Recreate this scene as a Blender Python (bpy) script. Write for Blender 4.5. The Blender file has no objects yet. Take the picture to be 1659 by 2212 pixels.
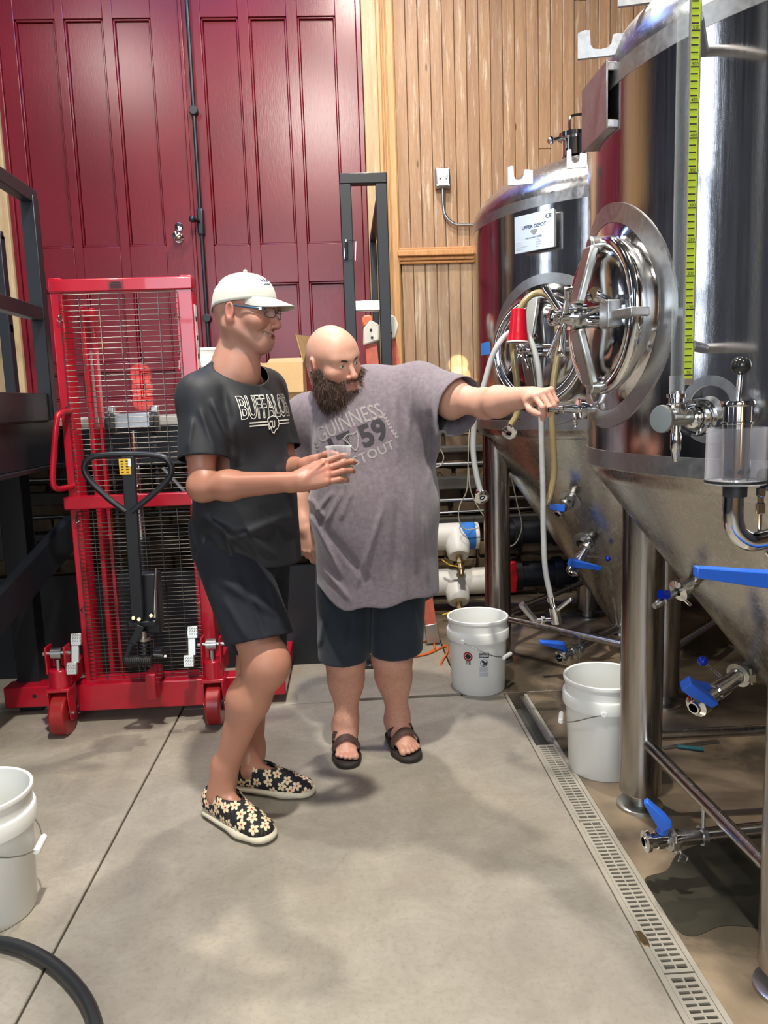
import bpy, bmesh, math, random
import numpy as np
from mathutils import Vector, Matrix, Euler
from mathutils.bvhtree import BVHTree
random.seed(7); np.random.seed(7)
PI = math.pi
SC = bpy.context.scene
COL = SC.collection

# ------------------------------------------------------------------ camera
F_PX = 1662.0; IMG_W, IMG_H = 1659, 2212; CAM_Z = 1.40
PITCH, YAW, ROLL = math.radians(8.1), math.radians(2.6), math.radians(1.95)
fwd = Vector((math.sin(YAW)*math.cos(PITCH), math.cos(YAW)*math.cos(PITCH), -math.sin(PITCH)))
r0 = Vector((math.cos(YAW), -math.sin(YAW), 0)); u0 = r0.cross(fwd)
RT = r0*math.cos(ROLL) - u0*math.sin(ROLL); UP = RT.cross(fwd)
cd = bpy.data.cameras.new('camera'); cam = bpy.data.objects.new('camera', cd); COL.objects.link(cam)
cam.matrix_world = Matrix(((RT.x, UP.x, -fwd.x, 0), (RT.y, UP.y, -fwd.y, 0), (RT.z, UP.z, -fwd.z, CAM_Z), (0, 0, 0, 1)))
cd.sensor_fit = 'VERTICAL'; cd.sensor_height = 24.0; cd.lens = F_PX/IMG_H*24.0; cd.clip_start = 0.05
SC.camera = cam

def W(px, py, Y):                      # pixel of the photograph -> point at depth Y
    d = RT*((px-829.5)/F_PX) - UP*((py-1106)/F_PX) + fwd
    return Vector((0, 0, CAM_Z)) + d*(Y/d.y)
def G(px, py, z=0.0):                  # pixel -> point at height z
    d = RT*((px-829.5)/F_PX) - UP*((py-1106)/F_PX) + fwd
    return Vector((0, 0, CAM_Z)) + d*((z-CAM_Z)/d.z)

# ------------------------------------------------------------------ world, lights, exposure
wd = bpy.data.worlds.new('world'); SC.world = wd; wd.use_nodes = True
wd.node_tree.nodes['Background'].inputs[0].default_value = (0.75, 0.82, 1.0, 1)
wd.node_tree.nodes['Background'].inputs[1].default_value = 0.10
SC.view_settings.view_transform = 'Standard'; SC.view_settings.look = 'None'
SC.view_settings.gamma = 1.0; SC.view_settings.use_curve_mapping = False
SC.view_settings.exposure = 0.20

def area(name, loc, target, size, energy, col, sy=None):
    l = bpy.data.lights.new(name, 'AREA'); l.energy = energy; l.color = col; l.size = size
    if sy: l.shape = 'RECTANGLE'; l.size_y = sy
    o = bpy.data.objects.new(name, l); COL.objects.link(o); o.location = loc
    o.rotation_euler = (Vector(target)-Vector(loc)).to_track_quat('-Z', 'Y').to_euler(); return o
def spot(name, loc, target, energy, col, ang, blend=0.3, rad=0.05):
    l = bpy.data.lights.new(name, 'SPOT'); l.energy = energy; l.color = col; l.spot_size = ang; l.spot_blend = blend
    l.shadow_soft_size = rad
    o = bpy.data.objects.new(name, l); COL.objects.link(o); o.location = loc
    o.rotation_euler = (Vector(target)-Vector(loc)).to_track_quat('-Z', 'Y').to_euler(); return o
WARM = (1.0, 0.91, 0.78); NEUT = (1.0, 0.95, 0.86); COOL = (0.72, 0.84, 1.0)
area('ceiling_lamp_light', (-0.1, 1.2, 4.7), (-0.1, 1.9, 0), 0.14, 190, NEUT)
area('ceiling_lamp_light', (0.25, 3.85, 4.7), (0.1, 3.0, 0), 0.14, 92, WARM)
area('ceiling_lamp_light', (-2.0, 2.6, 4.7), (-1.2, 2.8, 0), 0.16, 50, NEUT)
area('ceiling_lamp_light', (1.3, -1.2, 4.7), (1.0, 0.6, 0), 0.30, 40, WARM)
area('window_daylight', (-1.0, -3.9, 2.7), (-0.2, 3.5, 1.4), 0.9, 42, (0.84, 0.91, 1.0), 2.6)
area('window_daylight', (-4.2, 2.3, 2.7), (1.0, 2.2, 1.2), 0.22, 9, (0.70, 0.82, 1.0), 2.6)
area('added_blue_light', (-0.9, 4.4, 5.05), (-1.0, 5.3, 3.6), 1.8, 60, (0.28, 0.42, 1.0), 0.4)  # added unseen lamp that tints the top of the doors blue
# low sun through a gap behind the camera: small warm patches on the door and the boards
SUNC = (1.0, 0.50, 0.26)
for k, (x, y) in enumerate(((303, 808), (307, 838), (309, 864))):
    spot('sun_patch_light', (0.2, -3.0, 2.30), W(x, y, 5.3), 9000, SUNC, math.radians(0.46), 0.2, 0.004)
spot('sun_patch_light', (-0.4, -3.0, 2.45), W(990, 788, 5.3), 6500, (1.0, 0.78, 0.45), math.radians(0.55), 0.4, 0.006)
spot('sun_patch_light', (-0.4, -3.0, 2.45), W(994, 812, 5.3), 5000, (1.0, 0.78, 0.45), math.radians(0.26), 0.3, 0.004)

# ------------------------------------------------------------------ node materials
def lin(c):
    return tuple((x/12.92 if x <= 0.04045 else ((x+0.055)/1.055)**2.4) for x in c)
def rgb(r, g, b): return lin((r/255, g/255, b/255))
MATS = {}
class NT:
    def __init__(s, name):
        s.m = bpy.data.materials.new(name); s.m.use_nodes = True; s.t = s.m.node_tree; s.b = s.t.nodes['Principled BSDF']
        s.co = None
    def n(s, typ, **kw):
        o = s.t.nodes.new(typ)
        for k, v in kw.items():
            if k.startswith('_'): o.inputs[k[1:].replace('_', ' ')].default_value = v
            else: setattr(o, k, v)
        return o
    def l(s, a, b): s.t.links.new(a, b)
    def coord(s, scale=(1, 1, 1), kind='Object', rnd=False):
        tc = s.n('ShaderNodeTexCoord'); mp = s.n('ShaderNodeMapping'); mp.inputs['Scale'].default_value = scale
        s.l(tc.outputs[kind], mp.inputs['Vector'])
        if rnd:
            oi = s.n('ShaderNodeObjectInfo'); mu = s.n('ShaderNodeMath', operation='MULTIPLY'); mu.inputs[1].default_value = 37.0
            s.l(oi.outputs['Random'], mu.inputs[0]); cb = s.n('ShaderNodeCombineXYZ')
            for i in range(3): s.l(mu.outputs[0], cb.inputs[i])
            s.l(cb.outputs[0], mp.inputs['Location'])
        return mp.outputs[0]
    def noise(s, vec, scale, detail=4, rough=0.55, dist=0.0):
        o = s.n('ShaderNodeTexNoise'); o.inputs['Scale'].default_value = scale; o.inputs['Detail'].default_value = detail
        o.inputs['Roughness'].default_value = rough; o.inputs['Distortion'].default_value = dist
        s.l(vec, o.inputs['Vector']); return o.outputs['Fac']
    def ramp(s, fac, stops):
        o = s.n('ShaderNodeValToRGB'); e = o.color_ramp.elements
        while len(e) < len(stops): e.new(0.5)
        for i, (p, c) in enumerate(stops):
            e[i].position = p; e[i].color = (*c, 1) if not isinstance(c, (int, float)) else (c, c, c, 1)
        s.l(fac, o.inputs[0]); return o.outputs[0]
    def mix(s, fac, a, b, bt='MIX'):
        o = s.n('ShaderNodeMix', data_type='RGBA', blend_type=bt)
        if isinstance(fac, float): o.inputs[0].default_value = fac
        else: s.l(fac, o.inputs[0])
        for v, i in ((a, 6), (b, 7)):
            if isinstance(v, tuple): o.inputs[i].default_value = (*v, 1)
            else: s.l(v, o.inputs[i])
        return o.outputs[2]
    def bump(s, h, strength, dist=0.002):
        o = s.n('ShaderNodeBump'); o.inputs['Strength'].default_value = strength; o.inputs['Distance'].default_value = dist
        s.l(h, o.inputs['Height']); s.l(o.outputs[0], s.b.inputs['Normal'])
    def base(s, v):
        if isinstance(v, tuple): s.b.inputs['Base Color'].default_value = (*v, 1)
        else: s.l(v, s.b.inputs['Base Color'])
    def set(s, **kw):
        for k, v in kw.items():
            k = k.replace('_', ' ')
            if hasattr(v, 'type') and not isinstance(v, (int, float)): s.l(v, s.b.inputs[k])
            else: s.b.inputs[k].default_value = v
        return s

def simple(name, col, rough=0.5, metal=0.0, bump=0.0, bscale=200, var=0.0, vscale=6, **kw):
    t = NT(name); c = t.coord()
    if var > 0:
        f = t.noise(c, vscale, 5); t.base(t.ramp(f, [(0.3, tuple(x*(1-var) for x in col)), (0.7, tuple(min(1, x*(1+var)) for x in col))]))
    else: t.base(col)
    t.set(Roughness=rough, Metallic=metal, **kw)
    if bump > 0: t.bump(t.noise(c, bscale, 3), bump, 0.001)
    MATS[name] = t.m; return t.m

def steel(name, col, r0_, r1_, sc=(6, 6, 0.4), bump=0.02, streak=0.12):
    t = NT(name); c = t.coord(sc); f = t.noise(c, 14, 6, 0.6); g = t.noise(t.coord((30, 30, 1.2)), 30, 3)
    t.base(t.ramp(f, [(0.3, tuple(x*(1-streak) for x in col)), (0.7, tuple(min(1, x*(1+streak*.5)) for x in col))]))
    t.set(Metallic=1.0); t.l(t.ramp(f, [(0.25, r0_), (0.75, r1_)]), t.b.inputs['Roughness'])
    if bump: t.bump(g, bump, 0.001)
    MATS[name] = t.m; return t.m

M = MATS
steel('tank_steel', (0.56, 0.55, 0.56), 0.07, 0.17, (9, 9, 0.35), 0.05)
steel('cone_steel', (0.44, 0.42, 0.385), 0.20, 0.32, (5, 5, 1.0), 0.012)
steel('satin_steel', (0.50, 0.50, 0.50), 0.30, 0.42, (5, 5, 5), 0.03)
steel('leg_steel', (0.40, 0.37, 0.34), 0.16, 0.30, (12, 12, 0.5), 0.03)
steel('dome_steel', (0.40, 0.40, 0.41), 0.20, 0.30, (5, 5, 5), 0.02)
simple('chrome', (0.72, 0.72, 0.72), 0.09, 1.0)
simple('worn_steel', (0.50, 0.50, 0.46), 0.32, 1.0, 0.25, 60, 0.12)
simple('zinc', (0.46, 0.47, 0.47), 0.30, 1.0, var=0.08)
simple('black_iron', (0.008, 0.010, 0.014), 0.38, 0.0, 0.1, 120)
simple('black_rubber', (0.015, 0.015, 0.016), 0.5, 0.0, 0.1, 150)
simple('black_plastic', (0.02, 0.02, 0.02), 0.12)
simple('wire_dark', (0.13, 0.12, 0.11), 0.35, 1.0)
simple('lift_red', rgb(172, 17, 40), 0.28, 0.0, 0.05, 90, 0.10, 5, Coat_Weight=0.4)
simple('wheel_red', rgb(150, 30, 32), 0.35, 0.0, 0.05, 90, 0.15, 12)
simple('valve_blue', rgb(40, 100, 208), 0.4, 0.0, 0.1, 150, 0.06)
simple('ball_blue', rgb(12, 40, 160), 0.15)
simple('brass', (0.42, 0.30, 0.14), 0.35, 1.0, 0.2, 80, 0.2)
simple('yellow_paint', rgb(215, 175, 40), 0.5)
simple('white_plastic', rgb(232, 233, 228), 0.38, 0.0, 0.0, Subsurface_Weight=0.0)
simple('white_insulation', rgb(225, 222, 212), 0.42, 0.0, 0.1, 30, 0.04)
simple('black_pipe', (0.012, 0.014, 0.018), 0.35, 0.0, 0.3, 25)
simple('red_handle', rgb(200, 12, 30), 0.35)
simple('orange_cord', rgb(205, 98, 40), 0.55)
simple('cup_red', rgb(190, 10, 35), 0.28)
simple('cup_white', rgb(235, 232, 228), 0.35)
simple('cardboard', rgb(178, 146, 100), 0.8, 0.0, 0.2, 60, 0.08, 9)
simple('cardboard_inside', rgb(196, 166, 118), 0.8, 0.0, 0.2, 60, 0.06, 9)
simple('ladder_orange', rgb(205, 106, 86), 0.55, 0.0, 0.3, 60, 0.18, 20)
simple('ladder_cap', rgb(225, 120, 80), 0.5)
simple('ladder_shoe', rgb(215, 212, 200), 0.5, 0.0, 0.1, 60, 0.1, 30)
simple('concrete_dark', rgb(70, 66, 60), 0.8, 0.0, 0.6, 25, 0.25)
simple('label_white', rgb(225, 228, 232), 0.35)
simple('plate_steel', rgb(214, 224, 232), 0.22, 0.55)
simple('ink_black', (0.012, 0.012, 0.014), 0.5)
simple('ink_grey', (0.25, 0.26, 0.28), 0.5)
simple('ink_red', rgb(170, 25, 35), 0.5)
simple('ink_blue', rgb(30, 45, 90), 0.5)
simple('ink_dull', rgb(120, 30, 40), 0.5)
simple('scale_yellow', rgb(184, 206, 52), 0.4)
simple('tape_blue', rgb(45, 120, 200), 0.7)
simple('tread', (0.55, 0.54, 0.50), 0.38, 0.8, 0.1, 60)
simple('hose_black', (0.022, 0.024, 0.026), 0.36, 0.0, 0.15, 200)
simple('teal_paint', rgb(40, 110, 120), 0.5)
simple('grate_steel', rgb(186, 180, 166), 0.40, 0.45, 0.1, 60, 0.12, 8)
simple('drain_dark', rgb(74, 74, 68), 0.45, 0.2, 0.3, 30, 0.35, 6)
simple('ledge_grey', rgb(175, 172, 165), 0.6, 0.0, 0.3, 40, 0.12)
simple('eyelid_tan', rgb(172, 116, 94), 0.5); simple('eyelid_fair', rgb(190, 140, 120), 0.5); simple('lamp_metal', (0.3, 0.3, 0.3), 0.4, 0.8)
def emis(name, col, st):
    t = NT(name); t.base((0, 0, 0)); t.b.inputs['Emission Color'].default_value = (*col, 1); t.b.inputs['Emission Strength'].default_value = st
    MATS[name] = t.m
emis('lamp_glow', (1.0, 0.93, 0.8), 9.0); emis('window_glow', (0.78, 0.88, 1.0), 7.5); emis('window_warm', (1.0, 0.70, 0.38), 2.6)
def glass(name, col, rough=0.03, ior=1.45, lo=0.03, hi=0.5, thin=None):
    t = NT(name); t.base(col); t.set(Roughness=rough, IOR=ior); t.b.inputs['Transmission Weight'].default_value = 1.0
    if thin is not None:                                          # clear thin plastic: mostly see-through with a glossy surface
        tr = t.n('ShaderNodeBsdfTransparent'); tr.inputs[0].default_value = (*col, 1); mx = t.n('ShaderNodeMixShader'); lw = t.n('ShaderNodeLayerWeight')
        lw.inputs[0].default_value = thin; mr = t.n('ShaderNodeMapRange'); mr.inputs[3].default_value = lo; mr.inputs[4].default_value = hi
        t.l(lw.outputs['Facing'], mr.inputs[0])
        t.b.inputs['Transmission Weight'].default_value = 0.0; t.b.inputs['Roughness'].default_value = rough
        t.l(mr.outputs[0], mx.inputs[0]); t.l(tr.outputs[0], mx.inputs[1]); t.l(t.b.outputs[0], mx.inputs[2])
        t.l(mx.outputs[0], t.t.nodes['Material Output'].inputs[0])
    MATS[name] = t.m
glass('clear_plastic', (0.93, 0.93, 0.95), 0.08, thin=0.35)
glass('cup_clear', (0.95, 0.96, 0.97), 0.05, lo=0.06, hi=0.8, thin=0.5)
glass('clear_tube', (0.90, 0.93, 0.92), 0.05, hi=0.35, thin=0.4)
glass('lens', (0.93, 0.95, 0.97), 0.02, thin=0.15)
simple('hose_clear', rgb(178, 172, 152), 0.22, 0.0, 0.1, 300, 0.10, 14, Coat_Weight=0.5)
simple('hose_amber', rgb(150, 134, 92), 0.22, 0.0, 0.1, 300, 0.10, 14, Coat_Weight=0.5)
simple('hose_braid', rgb(176, 178, 176), 0.35, 0.0, 0.8, 420, 0.10, 14)

# red door paint
t = NT('door_red'); c = t.coord((1, 1, 1)); f = t.noise(c, 1.5, 6); g = t.noise(t.coord((8, 8, 1.2)), 18, 4)
t.base(t.ramp(f, [(0.3, rgb(92, 10, 24)), (0.7, rgb(112, 15, 30))])); t.set(Roughness=0.30); t.bump(g, 0.35, 0.0012); M['door_red'] = t.m
# worn tongue and groove boards, with rests of whitewash
def wood(name, a, b, cc, flecks, grain=10):
    t = NT(name); c1 = t.coord((9, 9, 0.5), rnd=True); c2 = t.coord((26, 26, 1.5), rnd=True)
    f = t.noise(c1, 3.0, 6, 0.6, 0.6); g = t.noise(c2, grain, 5, 0.65, 0.4)
    k = t.ramp(f, [(0.25, a), (0.5, b), (0.8, cc)])
    oi = t.n('ShaderNodeObjectInfo'); tint = t.ramp(oi.outputs['Random'], [(0.0, (0.80, 0.78, 0.78)), (0.5, (1.0, 0.97, 0.92)), (1.0, (1.0, 1.0, 1.0))])
    k = t.mix(1.0, k, tint, 'MULTIPLY')
    k = t.mix(t.ramp(g, [(0.35, 0.0), (0.62, 0.35)]), k, tuple(x*0.62 for x in a))
    if flecks:
        w = t.noise(t.coord((14, 14, 0.9), rnd=True), 2.6, 8, 0.75, 0.3); w2 = t.noise(t.coord((2, 2, 1.2)), 1.6, 4)
        mk = t.n('ShaderNodeMath', operation='MULTIPLY'); t.l(t.ramp(w, [(0.54, 0.0), (0.66, flecks)]), mk.inputs[0])
        t.l(t.ramp(w2, [(0.3, 0.25), (0.62, 1.0)]), mk.inputs[1])
        k = t.mix(mk.outputs[0], k, rgb(226, 216, 190))
    kn = t.n('ShaderNodeTexVoronoi'); kn.inputs['Scale'].default_value = 1.0; t.l(t.coord((9, 9, 2.2), rnd=True), kn.inputs['Vector'])
    k = t.mix(t.ramp(kn.outputs['Distance'], [(0.035, 0.75), (0.07, 0.0)]), k, rgb(72, 42, 26))
    t.base(k); t.set(Roughness=0.55); t.bump(g, 0.4, 0.0015); M[name] = t.m
wood('board_worn', rgb(146, 108, 78), rgb(170, 133, 98), rgb(184, 148, 112), 0.66)
wood('board_lower', rgb(150, 118, 88), rgb(174, 144, 114), rgb(188, 162, 132), 0.55)
wood('trim_wood', rgb(180, 134, 84), rgb(204, 158, 104), rgb(214, 172, 118), 0.0, 7)
wood('post_wood', rgb(172, 142, 98), rgb(192, 166, 122), rgb(206, 184, 142), 0.30)
wood('chair_rail_wood', rgb(182, 120, 66), rgb(206, 148, 90), rgb(214, 160, 104), 0.0, 7)
wood('chipboard', rgb(120, 84, 56), rgb(160, 124, 88), rgb(176, 142, 104), 0.2)
# concrete slab: broad mottles, fine grain, stains
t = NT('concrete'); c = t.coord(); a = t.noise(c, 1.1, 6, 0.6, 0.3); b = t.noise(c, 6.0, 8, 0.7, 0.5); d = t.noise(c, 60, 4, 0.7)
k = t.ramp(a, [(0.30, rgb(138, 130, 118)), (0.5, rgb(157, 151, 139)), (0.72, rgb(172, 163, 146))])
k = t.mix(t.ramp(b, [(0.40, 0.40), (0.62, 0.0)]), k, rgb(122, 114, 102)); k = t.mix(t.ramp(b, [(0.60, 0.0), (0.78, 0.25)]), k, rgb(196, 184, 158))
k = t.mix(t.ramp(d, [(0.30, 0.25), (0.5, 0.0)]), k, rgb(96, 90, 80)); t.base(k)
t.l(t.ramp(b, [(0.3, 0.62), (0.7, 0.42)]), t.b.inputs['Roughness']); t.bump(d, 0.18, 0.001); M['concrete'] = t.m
# wetter, browner concrete under the tanks, darkened to paint in the far tank's shade
t = NT('concrete_wet_shaded'); c = t.coord(); a = t.noise(c, 2.0, 6, 0.6, 0.8); b = t.noise(c, 5.0, 6, 0.6)
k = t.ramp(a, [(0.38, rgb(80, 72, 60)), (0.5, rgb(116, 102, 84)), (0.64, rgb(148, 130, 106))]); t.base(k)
t.l(t.ramp(a, [(0.4, 0.18), (0.55, 0.5)]), t.b.inputs['Roughness']); t.bump(b, 0.2, 0.002); M['concrete_wet_shaded'] = t.m
simple('puddle', rgb(58, 56, 48), 0.08, 0.0, 0.0, 40, 0.25, 5)
# rough stone footing
t = NT('stone'); c = t.coord(); a = t.noise(c, 3.0, 8, 0.65, 0.6); b = t.noise(c, 18, 6, 0.7)
t.base(t.ramp(a, [(0.3, rgb(44, 36, 28)), (0.5, rgb(98, 80, 60)), (0.7, rgb(142, 122, 92))])); t.set(Roughness=0.85); t.bump(b, 1.0, 0.006); M['stone'] = t.m
simple('ceiling_dark', (0.05, 0.045, 0.04), 0.8, 0.0, 0.2, 10, 0.3, 2)
simple('brick_dim', rgb(58, 62, 72), 0.8, 0.0, 0.5, 20, 0.3, 4)

# ------------------------------------------------------------------ object helpers
WMAT = {}
def link(o, parent=None, loc=None):
    COL.objects.link(o)
    if loc is not None: o.location = loc
    if parent is not None: o.parent = parent
def org(parent):
    return WMAT.get(parent.name, Matrix.Identity(4)) if parent is not None else Matrix.Identity(4)
def thing(name, label, cat, loc=(0, 0, 0), rotz=0.0, group=None, rot=None):
    o = bpy.data.objects.new(name, None); o.empty_display_size = 0.05; COL.objects.link(o)
    o.location = loc; o.rotation_euler = rot if rot is not None else (0, 0, rotz)
    WMAT[o.name] = Matrix.LocRotScale(Vector(loc), o.rotation_euler, None)
    return tag(o, label, cat, group)
def tag(o, label, cat, group=None):
    o['label'] = label; o['category'] = cat
    if group: o['group'] = group
    return o
def structure(o): o['kind'] = 'structure'; return o

class MB:
    def __init__(s): s.v = []; s.f = []
    def add(s, vs, fs):
        b = len(s.v); s.v += [tuple(v) for v in vs]; s.f += [tuple(i+b for i in f) for f in fs]; return s
    def box(s, c, d, rot=None):
        c = Vector(c); h = Vector(d)/2; R = Euler(rot).to_matrix() if rot is not None and not isinstance(rot, Matrix) else (rot or Matrix.Identity(3))
        vs = [c + R @ Vector((x*h.x, y*h.y, z*h.z)) for x in (-1, 1) for y in (-1, 1) for z in (-1, 1)]
        return s.add(vs, [(0, 1, 3, 2), (4, 6, 7, 5), (0, 4, 5, 1), (2, 3, 7, 6), (0, 2, 6, 4), (1, 5, 7, 3)])
    def bb(s, a, b): return s.box([(a[i]+b[i])/2 for i in range(3)], [abs(b[i]-a[i]) for i in range(3)])
    def bar(s, a, b, w, h, up=(0, 0, 1)):        # box section from a to b
        a = Vector(a); b = Vector(b); d = (b-a).normalized(); u = Vector(up)
        x = d.cross(u).normalized(); u = x.cross(d)
        vs = [p + x*sx*w/2 + u*sz*h/2 for p in (a, b) for sx in (-1, 1) for sz in (-1, 1)]
        return s.add(vs, [(0, 2, 3, 1), (4, 5, 7, 6), (0, 1, 5, 4), (2, 6, 7, 3), (0, 4, 6, 2), (1, 3, 7, 5)])
    def ring(s, c, x, y, r, n): return [c + x*r*math.cos(2*PI*i/n) + y*r*math.sin(2*PI*i/n) for i in range(n)]
    def loft(s, rings, cap=True, closed=False):
        n = len(rings[0]); vs = [p for r in rings for p in r]; fs = []
        for k in range(len(rings)-(0 if closed else 1)):
            k2 = (k+1) % len(rings)
            for i in range(n): fs.append((k*n+i, k*n+(i+1) % n, k2*n+(i+1) % n, k2*n+i))
        if cap and not closed: fs.append(tuple(reversed(range(n)))); fs.append(tuple((len(rings)-1)*n+i for i in range(n)))
        return s.add(vs, fs)
    def tube(s, pts, r, n=8, cap=True, closed=False):
        pts = [Vector(p) for p in pts]; m = len(pts); rings = []; u = None
        for k in range(m):
            if closed: d = pts[(k+1) % m]-pts[k-1]
            else: d = pts[min(k+1, m-1)]-pts[max(k-1, 0)]
            d.normalize()
            if u is None: u = Vector((0, 0, 1)) if abs(d.z) < 0.9 else Vector((1, 0, 0))
            x = d.cross(u).normalized(); u = x.cross(d).normalized()
            rings.append(s.ring(pts[k], x, u, r[k] if isinstance(r, (list, tuple)) else r, n))
        return s.loft(rings, cap, closed)
    def cyl(s, a, b, ra, rb=None, n=24, cap=True): return s.tube([a, b], [ra, ra if rb is None else rb], n, cap)
    def lathe(s, prof, o=(0, 0, 0), ax=(0, 0, 1), n=32, cap=False):   # prof = [(radius, height along ax)]
        o = Vector(o); a = Vector(ax).normalized(); x = a.cross(Vector((0, 0, 1)) if abs(a.z) < 0.9 else Vector((0, 1, 0))).normalized(); y = a.cross(x)
        return s.loft([s.ring(o+a*h, x, y, max(r, 1e-5), n) for r, h in prof], cap)
    def ball(s, c, r, n=16):
        k = n//2; prof = [(r*math.sin(PI*i/k), -r*math.cos(PI*i/k)) for i in range(k+1)]
        return s.lathe(prof, c, n=n)
    def prism(s, poly, o, x, y, th):             # flat outline in the frame (x, y), thickness th along x cross y
        o = Vector(o); x = Vector(x).normalized(); y = Vector(y).normalized(); z = x.cross(y)
        n = len(poly); vs = [o+x*p[0]+y*p[1]+z*k for k in (-th/2, th/2) for p in poly]
        return s.add(vs, [tuple(reversed(range(n))), tuple(range(n, 2*n))] + [(i, (i+1) % n, n+(i+1) % n, n+i) for i in range(n)])
    def build(s, name, mat, parent=None, smooth=40, bevel=0.0, kind=None, local=False, bseg=2):
        me = bpy.data.meshes.new(name)
        vs = s.v
        if parent is not None and not local:
            inv = org(parent).inverted(); vs = [inv @ Vector(v) for v in vs]
        me.from_pydata([tuple(v) for v in vs], [], s.f)
        bm = bmesh.new(); bm.from_mesh(me); bmesh.ops.recalc_face_normals(bm, faces=bm.faces); bm.to_mesh(me); bm.free()
        me.materials.append(M[mat] if isinstance(mat, str) else mat)
        if smooth: 
            me.shade_smooth(); me.set_sharp_from_angle(angle=math.radians(smooth))
        o = bpy.data.objects.new(name, me); link(o, parent)
        WMAT[o.name] = org(parent)
        if bevel > 0:
            b = o.modifiers.new('bevel', 'BEVEL'); b.width = bevel; b.segments = bseg; b.limit_method = 'ANGLE'; b.angle_limit = 0.6
            b.harden_normals = False
        if kind: o['kind'] = kind
        return o
def spline(pts, n=8, closed=False):
    pts = [Vector(p) for p in pts]; out = []; m = len(pts)
    rng = range(m if closed else m-1)
    for i in rng:
        if closed: p0, p1, p2, p3 = pts[i-1], pts[i], pts[(i+1) % m], pts[(i+2) % m]
        else: p0, p1, p2, p3 = pts[max(i-1, 0)], pts[i], pts[i+1], pts[min(i+2, m-1)]
        for k in range(n):
            t = k/n; out.append(0.5*((2*p1)+(p2-p0)*t+(2*p0-5*p1+4*p2-p3)*t*t+(3*p1-p0-3*p2+p3)*t**3))
    if not closed: out.append(pts[-1])
    return out
def copy_tree(o, parent=None):
    c = o.copy(); COL.objects.link(c); c.parent = parent if parent is not None else o.parent
    for ch in list(o.children): copy_tree(ch, c)
    return c
def text_mesh(txt, size, font_extrude=0.0, spacing=1.0, align='LEFT', bold=0.0):
    cu = bpy.data.curves.new('lettering', 'FONT'); cu.body = txt; cu.size = size; cu.extrude = font_extrude; cu.space_character = spacing
    cu.align_x = align; cu.resolution_u = 3; cu.offset = bold
    ob = bpy.data.objects.new('lettering', cu); COL.objects.link(ob)
    bpy.context.view_layer.update()
    dg = bpy.context.evaluated_depsgraph_get(); me = bpy.data.meshes.new_from_object(ob.evaluated_get(dg))
    vs = [v.co.copy() for v in me.vertices]; fs = [tuple(p.vertices) for p in me.polygons]
    bpy.data.objects.remove(ob); bpy.data.curves.remove(cu); bpy.data.meshes.remove(me)
    return vs, fs
# ------------------------------------------------------------------ floor
YB = 5.30            # face of the far wall
PZ = 1.37            # height of the raised deck
DX0, DX1, DY1 = 0.715, 0.800, 3.48     # drain channel
fl = structure(MB().bb((-4.5, -5, -0.30), (4.5, 6.2, -0.12)).build('floor', 'drain_dark'))
def slab(x0, x1, y0, y1, mat='concrete', top=0.0):
    return MB().bb((x0, y0, -0.125), (x1, y1, top)).build('concrete_slab', mat, fl, bevel=0.003, bseg=1)
slab(-4.4, -0.826, -1.0, 3.60); slab(-0.820, DX0-0.012, -1.0, 3.50); slab(-4.4, DX0-0.012, -4.9, -1.006); slab(DX0-0.012, 4.4, -4.9, 0.2)
slab(DX1+0.012, 4.4, 0.206, 3.50, 'concrete_wet_shaded'); slab(-0.03, 0.50, 3.506, 3.90, 'concrete', 0.012); slab(0.507, 4.4, 3.506, 6.1, 'concrete_wet_shaded')  # last slab: dark wet colour stands in for shade under the far tank
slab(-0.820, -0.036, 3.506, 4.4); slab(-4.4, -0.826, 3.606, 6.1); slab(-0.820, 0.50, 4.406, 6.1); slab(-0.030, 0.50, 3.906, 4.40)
# drain channel: its steel trough, then the slotted grates
dr = thing('floor_drain', 'long straight steel floor drain set in the concrete beside the tanks', 'drain', (0.757, 2.0, 0))
MB().bb((DX0-0.011, 0.21, -0.118), (DX0+0.004, DY1, 0.002)).build('channel_edge', 'grate_steel', dr, bevel=0.001, bseg=1)
MB().bb((DX1-0.004, 0.21, -0.118), (DX1+0.011, DY1, 0.002)).build('channel_edge', 'grate_steel', dr, bevel=0.001, bseg=1)
MB().bb((DX0+0.004, 0.21, -0.118), (DX1-0.004, DY1, -0.075)).build('channel_floor', 'drain_dark', dr)
MB().bb((DX1-0.022, 2.95, -0.075), (DX1-0.004, DY1, -0.012)).build('channel_lip', 'satin_steel', dr)
def grate(y0, y1):
    m = MB(); z0, z1 = -0.010, 0.0; x0, x1 = DX0+0.005, DX1-0.005; xm = (x0+x1)/2; e = 0.009
    m.bb((x0, y0+0.012, z0), (x0+e, y1-0.012, z1)); m.bb((x1-e, y0+0.012, z0), (x1, y1-0.012, z1)); m.bb((xm-0.0022, y0+0.012, z0), (xm+0.0022, y1-0.012, z1))
    n = int((y1-y0-0.03)/0.0185); st = (y1-y0-0.024)/n
    m.bb((x0, y0, z0), (x1, y0+0.012, z1)); m.bb((x0, y1-0.012, z0), (x1, y1, z1))
    for i in range(1, n):
        y = y0+0.012+i*st; m.bb((x0+e, y-0.0048, z0), (xm-0.0022, y+0.0048, z1)); m.bb((xm+0.0022, y-0.0048, z0), (x1-e, y+0.0048, z1))
    return m.build('grate', 'grate_steel', dr, smooth=0)
for a, b in ((2.36, 2.93), (1.665, 2.354), (0.97, 1.659), (0.28, 0.964)): grate(a, b)
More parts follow.
